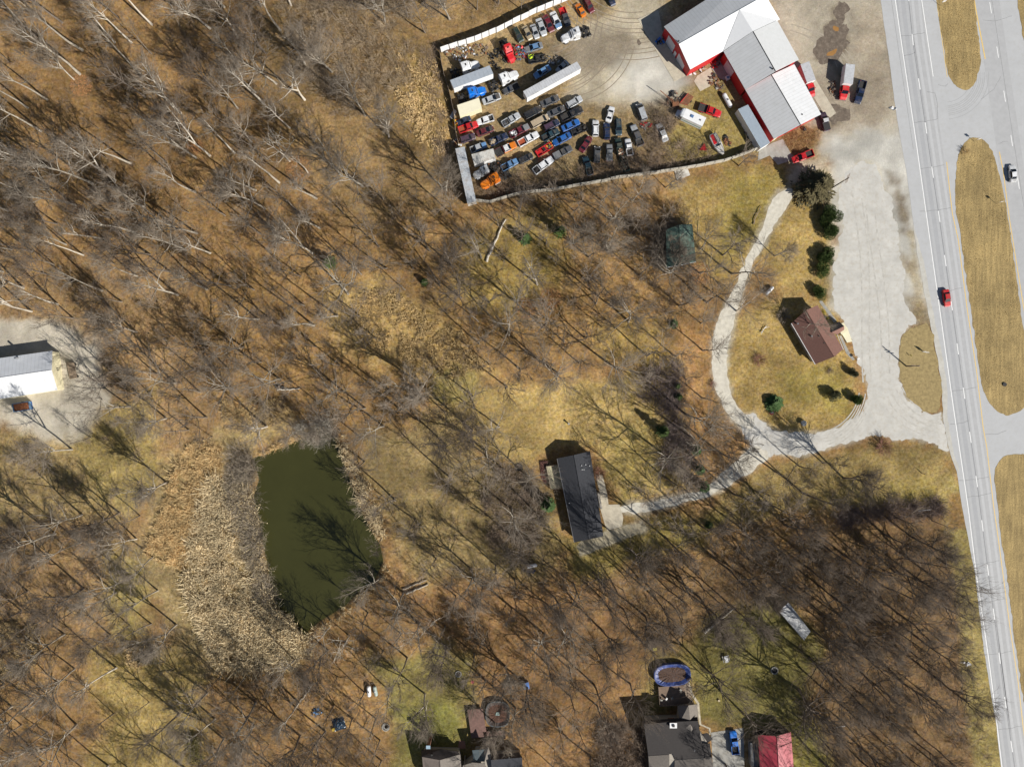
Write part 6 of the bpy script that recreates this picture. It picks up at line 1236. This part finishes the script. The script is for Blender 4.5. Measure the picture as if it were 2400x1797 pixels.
ordn = ['nearest', 'second nearest', 'third nearest', 'fourth nearest', 'fifth nearest', 'sixth nearest', 'seventh nearest', 'eighth nearest', 'ninth nearest', 'tenth nearest', 'eleventh nearest', 'twelfth nearest', 'thirteenth nearest', 'fourteenth nearest', 'fifteenth nearest', 'sixteenth nearest', 'seventeenth nearest', 'eighteenth nearest', 'nineteenth nearest', 'twentieth nearest']
TENS = ['', 'first', 'second', 'third', 'fourth', 'fifth', 'sixth', 'seventh', 'eighth', 'ninth', 'tenth', 'eleventh', 'twelfth', 'thirteenth', 'fourteenth', 'fifteenth', 'sixteenth', 'seventeenth', 'eighteenth', 'nineteenth', 'twentieth']
def nth(k):
    if k <= 20: return TENS[k]
    t_, u_ = divmod(k, 10); b_ = {2: 'twent', 3: 'thirt', 4: 'fort', 5: 'fift', 6: 'sixt', 7: 'sevent', 8: 'eight', 9: 'ninet'}[t_]
    return b_+'ieth' if u_ == 0 else b_+'y-'+TENS[u_]
rank = []
for n, lx, ly in LMK:
    od = sorted(range(len(IND)), key=lambda i: math.hypot(IND[i][0]-lx, IND[i][1]-ly)); rk = [0]*len(IND)
    for k, i in enumerate(od): rk[i] = k+1
    rank.append(rk)
LAB = {}
for i, s in enumerate(IND):
    j = min(range(len(LMK)), key=lambda j: rank[j][i]); k = rank[j][i]
    look = {'slender': 'tall slim', 'broad': 'wide-spreading', 'fine': 'fine-twigged', 'tall': 'long-limbed', 'dead': 'bleached dead'}[s[3]]
    LAB[i] = f"{look} leafless tree, " + ('nearest to ' if k == 1 else nth(k)+' nearest to ')+LMK[j][0]
for i, s in enumerate(IND):
    k = rg.choice(BYST[s[3]]); st, tm, cm = PROT[k]; h = s[2]/20.
    t = empty('bare_tree', (s[0], s[1], 0), rg.uniform(0, 6.28), LAB[i], 'tree', 'leafless trees of the woods'); t.scale = (h*rg.uniform(.9, 1.1), h*rg.uniform(.9, 1.1), h)
    dark = st in ('tall',) or (s[0] > 20 and s[1] < -20 and st != 'dead')  # lower-right trees show their shaded side, so shade is painted into bark and twigs
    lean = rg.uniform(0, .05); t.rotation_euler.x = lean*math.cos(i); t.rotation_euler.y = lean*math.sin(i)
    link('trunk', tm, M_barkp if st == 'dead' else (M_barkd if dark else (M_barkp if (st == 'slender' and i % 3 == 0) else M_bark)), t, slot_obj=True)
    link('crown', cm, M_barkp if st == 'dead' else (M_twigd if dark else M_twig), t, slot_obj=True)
# the rest of the wood joined
LITE = [tree_geo(300+i, light=True, n2=5, n3=4, n4=3, twig_r=.028, **kw) for i, kw in enumerate([dict(first=.5, nl=9, spread=.22, low=55), dict(first=.35, nl=10, spread=.32, low=45), dict(first=.3, nl=11, spread=.3, low=52), dict(first=.42, nl=10, spread=.27, low=50)])]
def join_copies(name, protos, spots, m, label, cat, parent=None, seed=1):
    r_ = np.random.RandomState(seed); VV, FF, n = [], [], 0
    for (x, y, s, k) in spots:
        v, f = protos[k % len(protos)]; a = r_.uniform(0, 6.28); c, si = math.cos(a), math.sin(a)
        w_ = np.empty_like(v); w_[:, 0] = (v[:, 0]*c-v[:, 1]*si)*s+x; w_[:, 1] = (v[:, 0]*si+v[:, 1]*c)*s+y; w_[:, 2] = v[:, 2]*s
        VV.append(w_); FF.append(f+n); n += len(v)
    if not VV: return None
    o = link(name, tri_mesh(name, np.concatenate(VV), np.concatenate(FF)), m, parent); tag(o, label, cat, kind='stuff'); return o
REST = [s for s in REST if abs(s[0]) < 145][:460]
print('joined', len(REST), [len(l[1])+len(l[3]) for l in LITE], [len(p[1].polygons)+len(p[2].polygons) for p in PROT])
wd_ = [(s[0], s[1], s[2]/20., int(s[2]*10)) for s in REST]
both = [(np.concatenate([tv, cv]), np.concatenate([tf, cf+len(tv)])) for tv, tf, cv, cf in LITE]
join_copies('woodland_trees', both, wd_, mat('wood_twigs', (.19,.155,.12), rough=.95, var=.3, scale=.15), 'smaller and farther leafless trees filling out the woods', 'woods')

# ------------------------------------------------------------------ brush, reeds, dry grass
def clump(seed, n, h, r, w_, lean=.6, curve=False):
    rg = random.Random(seed); v, f = [], []
    for k in range(n):
        a = rg.uniform(0, 6.28); q = math.sqrt(rg.random())*r*.35; p = Vector((q*math.cos(a), q*math.sin(a), rg.uniform(-.05, h*.25))); d = Vector((math.cos(a)*rg.uniform(.1, lean*1.6), math.sin(a)*rg.uniform(.1, lean*1.6), rg.uniform(.45, 1))).normalized(); L_ = h*rg.uniform(.6, 1.1)
        spike(v, f, p, d, L_, w_, True)
        for _ in range(3): spike(v, f, p+d*L_*rg.uniform(.3, .85), rdir(rg, d, R(rg.uniform(20, 55))), L_*rg.uniform(.25, .5), w_*.75, True)
    return np.array(v, np.float32), np.array(f, np.int32)
BR = [clump(i, 26, 2.2, 1.6, .028, .9) for i in range(5)]
def scatter(n, poly, seed, spacing=0, clear=True, inv=None):
    r_ = np.random.RandomState(seed); xs = [p[0] for p in poly]; ys = [p[1] for p in poly]; x = r_.uniform(min(xs), max(xs), n); y = r_.uniform(min(ys), max(ys), n)
    k = sdf(x, y, poly) > 0
    if clear:
        for pl in CLEAR: k &= sdf(x, y, pl) < -.5
    return x[k], y[k], r_
WOODS = [(-142,-108),(118,-108),(102,-20),(88,-22),(50,-25),(44,10),(60,45),(25,50),(-20,54),(-25,95),(30,110),(-142,110)]
sp = []
x, y, r_ = scatter(5200, WOODS, 3)
keep = fnoise(x, y, 12) > .47; x, y = x[keep], y[keep]
sp += [(a, b_, r_.uniform(.35, 1.0), int(r_.randint(5))) for a, b_ in zip(x, y)]
join_copies('underbrush', BR, sp, M_brush, 'thin grey-brown underbrush scattered through the leafless woods', 'brush')
def thick(label, f, pts, n, seed, s0=.6, s1=1.4, m=M_brush):
    x, y, r_ = scatter(n, poly_of(f, pts), seed, clear=False); join_copies('thicket', BR, [(a, b_, r_.uniform(s0, s1), int(r_.randint(5))) for a, b_ in zip(x, y)], m, label, 'thicket')
thick('bramble thicket inside the south-west part of the yard', OV, [(1010,400),(1060,370),(1180,360),(1250,385),(1240,400),(1040,430)], 150, 21, .4, .9)
thick('grey bramble thicket at the lower right of the car rows', OV, [(1370,250),(1440,215),(1470,250),(1440,300),(1530,315),(1540,345),(1420,365),(1330,372),(1340,340),(1380,310)], 320, 22, .5, 1.2)
thick('low thicket by the fence between two trees', OV, [(1240,370),(1330,350),(1330,375),(1250,390)], 60, 23, .4, .9)
thick('tangled hedgerow left of the lower cyan strip woods by the orange leaf strip' if False else 'tangled hedgerow along the east side of the central lawn', OV, [(1385,800),(1465,785),(1475,880),(1500,1010),(1490,1050),(1430,1010),(1440,900),(1385,860)], 380, 24, .7, 1.5, mat('purple_brown_twigs', (.2,.155,.14), rough=.95, var=.3, scale=.4))
thick('grey brush along the west shore of the pond', OV, [(500,960),(545,980),(550,1060),(560,1120),(575,1210),(600,1290),(575,1300),(545,1210),(500,1080)], 420, 25, .9, 1.7, mat('shore_twigs', (.27,.225,.17), rough=.95, var=.3, scale=.4))
thick('grey brush hanging over the north tip of the pond', OV, [(650,905),(720,900),(725,950),(690,960),(640,940)], 70, 26, .7, 1.4, mat('greyish_twigs', (.33,.3,.25), rough=.95, var=.2))
thick('dark purple brush at the south edge of the highway lawn', OV, [(1870,1090),(2030,1075),(2040,1110),(1900,1130),(1800,1140),(1790,1100)], 260, 27, .7, 1.3, mat('dark_purple_twigs', (.16,.12,.105), rough=.95, var=.3))
thick('brush thicket west of the yard fence', OV, [(905,110),(945,95),(960,230),(985,430),(960,430),(930,250)], 200, 28, .4, 1.0)
thick('brush band behind the black-roofed house', OV, [(1080,1000),(1150,1020),(1180,1110),(1150,1200),(1060,1180),(1040,1080)], 260, 29, .6, 1.4)
thick('brush by the top corner of the wood', OV, [(600,-10),(900,-10),(870,80),(900,180),(760,260),(640,150)], 620, 30, .5, 1.3, mat('tan_twigs', (.31,.24,.16), rough=.95, var=.3, scale=.3))
thick('brush west of the dark-roofed house', OV, [(1290,1570),(1390,1560),(1400,1700),(1290,1700)], 200, 31, .7, 1.6)
thick('grey thicket leaning over the green-roofed shed', OV, [(1400,500),(1470,490),(1480,580),(1420,590)], 90, 61, .8, 1.5, M_twig)
thick('straw coloured weeds south of the metal shop', OV, [(1690,290),(1745,275),(1775,285),(1770,310),(1730,325),(1700,325)], 130, 32, .2, .45, mat('rusty_weeds', (.4,.24,.11), rough=.95, var=.3))
thick('brown brush in the far south wood by the highway', OV, [(1800,1200),(2060,1130),(2140,1700),(1850,1700)], 420, 33, .4, 1.1, M_brush)
thick('brush near the green-roofed shed', OV, [(1230,470),(1480,430),(1500,640),(1440,760),(1380,700),(1250,600)], 330, 34, .4, 1.1, M_twig)
# reeds
def blades(seed, n, h, r, w_, plume=True):
    rg = random.Random(seed); v, f = [], []; la = rg.uniform(-.3, .3)
    for k in range(n):
        a = rg.uniform(0, 6.28); q = rg.random()*r; p = Vector((q*math.cos(a), q*math.sin(a), 0)); L_ = h*rg.uniform(.7, 1.1); tp = p+Vector((rg.gauss(.25, .45)*L_, rg.gauss(-.15, .45)*L_, L_*.8)); s = Vector((math.cos(a+1.3), math.sin(a+1.3), 0))*w_; b = len(v)
        mid = p.lerp(tp, .6)+Vector((0, 0, .15)); v += [tuple(p-s*.4), tuple(p+s*.4), tuple(mid+s), tuple(mid-s), tuple(tp)]; f += [(b, b+1, b+2), (b, b+2, b+3), (b+3, b+2, b+4)]
        if plume and k % 2 == 0: b = len(v); t2 = tp+Vector((rg.uniform(-.3, .3), rg.uniform(-.3, .3), -.15)); v += [tuple(tp+s*1.6), tuple(tp-s*1.6), tuple(t2), tuple(tp+Vector((0, 0, .1)))]; f += [(b, b+1, b+2), (b, b+3, b+2)]
    return np.array(v, np.float32), np.array(f, np.int32)
RB = [blades(i, 12, 1.9, .32, .075) for i in range(5)]; GB = [blades(i+20, 11, .6, .5, .05, False) for i in range(4)]
def reeds(label, f, pts, n, seed, protos=RB, m=M_reed, s0=.6, s1=1.15, thr=.36, cat='reeds', name='reed_bed', sc=2.4, clearp=True):
    pl = poly_of(f, pts); x, y, r_ = scatter(n, pl, seed, clear=False); k = (fnoise(x, y, sc) > thr)
    if clearp: k &= sdf(x, y, pond_poly) < .3
    x, y = x[k], y[k]; join_copies(name, protos, [(a, b_, r_.uniform(s0, s1)*(.7+.6*float(vnoise(a, b_, 3))), int(r_.randint(9))) for a, b_ in zip(x, y)], m, label, cat)
reeds('dense pale plumed reeds west of the pond', OV, [(455,1030),(520,1040),(550,1100),(560,1160),(575,1230),(590,1300),(640,1340),(660,1390),(640,1440),(560,1445),(480,1440),(440,1390),(400,1250),(420,1130)], 13000, 41, thr=.47, sc=1.6)
reeds('golden dry reeds at the north-west edge of the reed bed', OV, [(385,985),(430,950),(480,960),(480,1050),(430,1130),(400,1230),(310,1200),(345,1110)], 4200, 42, m=mat('golden_reed', (.66,.48,.24), rough=.95, var=.3, scale=.3), s0=.4, s1=.8)
reeds('fringe of reeds along the east shore of the pond', B4, [(800,190),(850,180),(900,330),(980,480),(1080,680),(1120,850),(1080,880),(1010,780),(940,620),(880,480),(830,330)], 1500, 43, s0=.4, s1=.9)
reeds('golden reeds along the north shore of the pond', B4, [(280,330),(450,215),(600,150),(700,110),(740,150),(620,195),(540,230),(440,285),(330,320)], 900, 44, m=mat('golden_reed', (.66,.48,.24)), s0=.35, s1=.7)
reeds('reed fringe at the southern tip of the pond', B4, [(590,1500),(640,1440),(720,1400),(850,1310),(930,1230),(1010,1170),(1040,1140),(1100,1020),(1150,1060),(1060,1180),(960,1260),(880,1340),(760,1430),(680,1520),(700,1620),(560,1640),(500,1500),(560,1500)], 1700, 45, s0=.35, s1=.8)
M_dg = mat('ochre_grass_blades', (.5,.36,.17), rough=.95, var=.3, scale=.3)
reeds('tall tan grass in the clearing at the middle of the parcel', OV, [(760,640),(830,620),(1000,720),(1060,800),(950,820),(830,780),(760,720)], 5200, 46, GB, M_dg, .6, 1.3, .42, 'tall grass', 'tall_grass', clearp=False)
reeds('tall tan grass west of the yard fence', OV, [(860,120),(940,130),(975,250),(960,340),(900,300),(860,220)], 1900, 47, GB, mat('golden_reed', (.66,.48,.24)), .7, 1.5, .42, 'tall grass', 'tall_grass', clearp=False)
reeds('matted tan grass north of the pond', OV, [(480,860),(620,860),(640,900),(560,930),(480,930)], 1800, 48, GB, M_dg, .6, 1.2, .4, 'tall grass', 'tall_grass', clearp=False)
reeds('tawny grass patches in the far left wood', fr(0,1397,4.14), [(0,230),(380,260),(380,620),(250,760),(0,820)], 2600, 49, GB, M_dg, .8, 1.6, .46, 'tall grass', 'tall_grass', clearp=False)
reeds('ring of bleached grass on the dark mound', fr(0,1397,4.14), [(1250,500),(1400,480),(1450,600),(1350,690),(1240,650)], 260, 50, GB, mat('golden_reed', (.66,.48,.24)), .8, 1.5, .2, 'tall grass', 'tall_grass', clearp=False)
reeds('rough straw stubble on the middle median', fr(0,0,1), [(2245,360),(2290,335),(2330,370),(2350,470),(2385,700),(2400,850),(2400,950),(2340,960),(2305,890),(2270,660),(2245,500)], 9000, 51, [(v*np.float32(.4), f) for v, f in GB], mat('straw_stubble', (.6,.46,.22), rough=.95, var=.3, scale=.5), .3, .8, .3, 'grass', 'grass_tufts', clearp=False)
reeds('rough straw stubble on the north median', fr(0,0,1), [(2198,0),(2278,0),(2296,130),(2290,178),(2262,208),(2228,178),(2216,110)], 3000, 52, [(v*np.float32(.4), f) for v, f in GB], mat('straw_stubble', (.6,.46,.22), rough=.95, var=.3, scale=.5), .3, .8, .3, 'grass', 'grass_tufts', clearp=False)

# ------------------------------------------------------------------ evergreens and shrubs
def foliage(seed, rx, ry, h, n, leaf, kind='bush'):
    rg = random.Random(seed); v, f = [], []
    if kind == 'conifer':
        for k in range(n):
            z = h*(rg.random()**.8)*.97; lv = int(z/h*9); a0 = round(rg.uniform(0, 6.28)*9/6.28)*6.28/9+lv*1.7+rg.gauss(0, .16); rr_ = rx*(1-z/h)**.8*rg.uniform(.15, 1.0)**.7*(.72+.4*math.sin(a0*3.1+lv*2.3+seed)); x, y = rr_*math.cos(a0), rr_*math.sin(a0); p = Vector((x, y, z-.15*rr_)); d = Vector((math.cos(a0), math.sin(a0), rg.uniform(-.2, .35))); s = Vector((-d.y, d.x, rg.uniform(-.3, .3)))
            b = len(v); v += [tuple(p-s*leaf*.5), tuple(p+s*leaf*.5), tuple(p+d*leaf*1.6)]; f.append((b, b+1, b+2))
    else:
        lob = [(rg.uniform(-.55, .55)*rx, rg.uniform(-.7, .7)*ry, rg.uniform(.4, .62)*h, rg.uniform(.42, .62)) for _ in range(7+int(ry))]
        for k in range(n):
            lx, ly, lz, lr = rg.choice(lob); w_ = Vector((rg.gauss(0,1), rg.gauss(0,1), rg.gauss(0,1))).normalized(); q = rg.random()**.35
            p = Vector((lx+w_.x*rx*lr*q, ly+w_.y*min(rx, ry)*lr*q, max(.1, lz+w_.z*h*.42*q))); d = (w_+Vector((rg.gauss(0,.5), rg.gauss(0,.5), .4))).normalized(); s = d.cross(Vector((rg.gauss(0,1), rg.gauss(0,1), rg.gauss(0,1)))).normalized()
            b = len(v); v += [tuple(p-s*leaf*.6), tuple(p+s*leaf*.6), tuple(p+d*leaf*1.3)]; f.append((b, b+1, b+2))
    return tri_mesh('foliage', v, f)
def shrub(name, px, py, rx, ry, h, m, label, kind='bush', rot=0, n=2600, leaf=.17, cat='shrub', seed=None, group=None):
    p = P(px, py); t = empty(name, (p.x, p.y, 0), R(rot), label, cat, group); link('foliage', foliage(seed or int(px), rx, ry, h, n, leaf, kind), m, t)
    MB().cyl((0, 0), max(.07, h*.02), -.1, h*.75, 7, .03).build('trunk', M_bark, t); return t
shrub('evergreen_shrub', 1940, 528, 2.9, 5.6, 3.4, M_ever, 'largest dark green hedge clump beside the gravel lot', rot=-12, n=15000)
shrub('evergreen_shrub', 1930, 602, 2.3, 2.6, 2.9, M_ever, 'dark green clump just below the largest hedge clump', n=7000, rot=-10)
shrub('evergreen_shrub', 1924, 636, 1.9, 1.9, 2.5, M_ever, 'smaller dark green clump touching the lower end of the middle hedge clump', n=2600)
shrub('evergreen_shrub', 1917, 686, 2.1, 2.0, 2.4, M_ever, 'round dark green bush nearest the north end of the brown house', n=3000)
shrub('spruce_tree', 1903, 446, 6.0, 6.0, 9.5, M_bronze, 'big bronze-green conifer at the top of the lawn by the utility pole', 'conifer', n=5200, leaf=.55, cat='tree')
shrub('evergreen_shrub', 1997, 872, 1.25, 1.25, 2.6, M_greyg, 'dark shrub nearest the south corner of the brown house', n=2200)
shrub('evergreen_shrub', 1951, 928, 1.7, 1.3, 3.0, M_greyg, 'grey-green shrub left of the round dark one on the lawn', n=2600)
shrub('evergreen_shrub', 2001, 934, 1.6, 1.5, 3.0, M_ever, 'round dark green shrub by the lot corner of the lawn', n=3000)
shrub('evergreen_shrub', 1813, 946, 2.6, 2.6, 2.4, M_cedar, 'bright green spiky bush with the statue at its foot', 'conifer', n=3600, leaf=.42)
shrub('fir_tree', 1284, 1180, 2.1, 2.1, 8.5, M_cedar, 'green fir close to the west wall of the black-roofed house', 'conifer', n=5000, leaf=.3, cat='tree')
CE = [(1230,562,1.9,4.5,'bright green cedar near the long pale fallen trunk'),(1312,545,1.9,5,'darker cedar right of the bright green cedar'),(775,618,2.2,5,'cedar by the upper edge of the parcel west part'),(995,662,1.0,2.5,'little cedar among grey branches west of the clearing'),
      (1630,1055,1.5,4,'cedar in the hedgerow level with the central lawn'),(1638,1100,1.5,4,'cedar in the middle of the hedgerow'),(1648,1140,1.6,4.5,'lowest cedar of the hedgerow beside the drive'),(1588,930,1.2,3,'thin cedar high in the hedgerow'),(1585,905,1.0,2.5,'topmost small cedar of the hedgerow'),(1578,760,1.3,1.2,'low green patch bush by the orange leaf strip'),(1550,1010,2.0,7,'tall shaded cedar behind the hedgerow brush'),(1660,1230,1.0,2,'small cedar below the drive')]
for i, (a, b_, r_, h, lb) in enumerate(CE): shrub('cedar_tree', a, b_, r_, r_, h, M_cedar if i in (0, 4, 5, 6, 9) else M_ever, lb, 'conifer', n=2200, leaf=.26, cat='tree', group='cedars in the woods')
shrub('evergreen_shrub', 460, 1750, 3.0, 3.4, 2.6, mat('yellow_green_foliage', (.2,.18,.05), rough=.9, var=.4), 'big yellow-green bush at the bottom left clearing', n=3200)
bv = BR
def bareshrub(px, py, s, label, m=M_brush, k=0, n=3):
    p = P(px, py); t = empty('bare_shrub', (p.x, p.y, 0), 0, label, 'shrub', 'leafless shrubs on the lawns')
    v, f = clump(int(px), 150, 2.2, 2.4, .03, 1.1); o = link('twigs', tri_mesh('twigs', v*np.float32(s), f), m, t); MB().cyl((0, 0), .1, -.05, .4, 6).build('stem', M_bark, t)
M_redt = mat('reddish_twigs', (.26,.13,.09), rough=.95, var=.3)
bareshrub(2068, 1046, 1.25, 'reddish brown bare shrub beside the drive mouth', M_redt)
bareshrub(1778, 843, .9, 'faint reddish bare shrub alone in the lawn west of the brown house', M_redt)
bareshrub(1670, 901, .5, 'small brown shrub in the stony edge of the track', M_redt)
bareshrub(1944, 870, .5, 'low dry shrub on the lawn south of the brown house', M_brush)
bareshrub(1835, 740, 1.0, 'grey bare shrub west of the brown house', M_twig)
bareshrub(1405, 1107, .9, 'reddish bare shrub at the patio north corner', M_redt)
bareshrub(2260, 356, .01 if False else .6, 'tuft of dry weeds at the tip of the middle median', M_dg)
# orange-brown leaf drifts under the big trees
lf = []
r_ = np.random.RandomState(9); vv, ff = [], []
def leafpile(name, px, py, r, label, col):
    p = P(px, py); n = 700; a = r_.uniform(0, 6.28, n); q = np.sqrt(r_.rand(n))*r; x = p.x+q*np.cos(a); y = p.y+q*np.sin(a); z = .03+.1*r_.rand(n)
    v = np.stack([np.stack([x, y, z], 1), np.stack([x+r_.uniform(-.3, .3, n), y+r_.uniform(-.3, .3, n), z+.05*r_.rand(n)], 1), np.stack([x+r_.uniform(-.3, .3, n), y+r_.uniform(-.3, .3, n), z+.05*r_.rand(n)], 1)], 1).reshape(-1, 3)
    tag(link(name, tri_mesh(name, v, np.arange(3*n).reshape(-1, 3)), mat('leaf_'+name+str(int(col[0]*100)), col, rough=.9, var=.3, scale=2)), label, 'fallen leaves', kind='stuff')
for (a, b_, r, lb) in ((700,395,3.6,'orange leaf drift in the northern wood'),(1232,722,2.8,'orange leaf heap below the pale-limbed tree in the parcel'),(190,200,3,'orange leaves clustered in the north-west wood'),(457,345,2.2,'bright leaf patch between pale trunks'),(1640,640,3,'orange leaves below the green-roofed shed'),(1290,700,3,'leaf drift east of the centre wood')): leafpile('fallen_leaves', a, b_, r, lb, (.45,.22,.09))
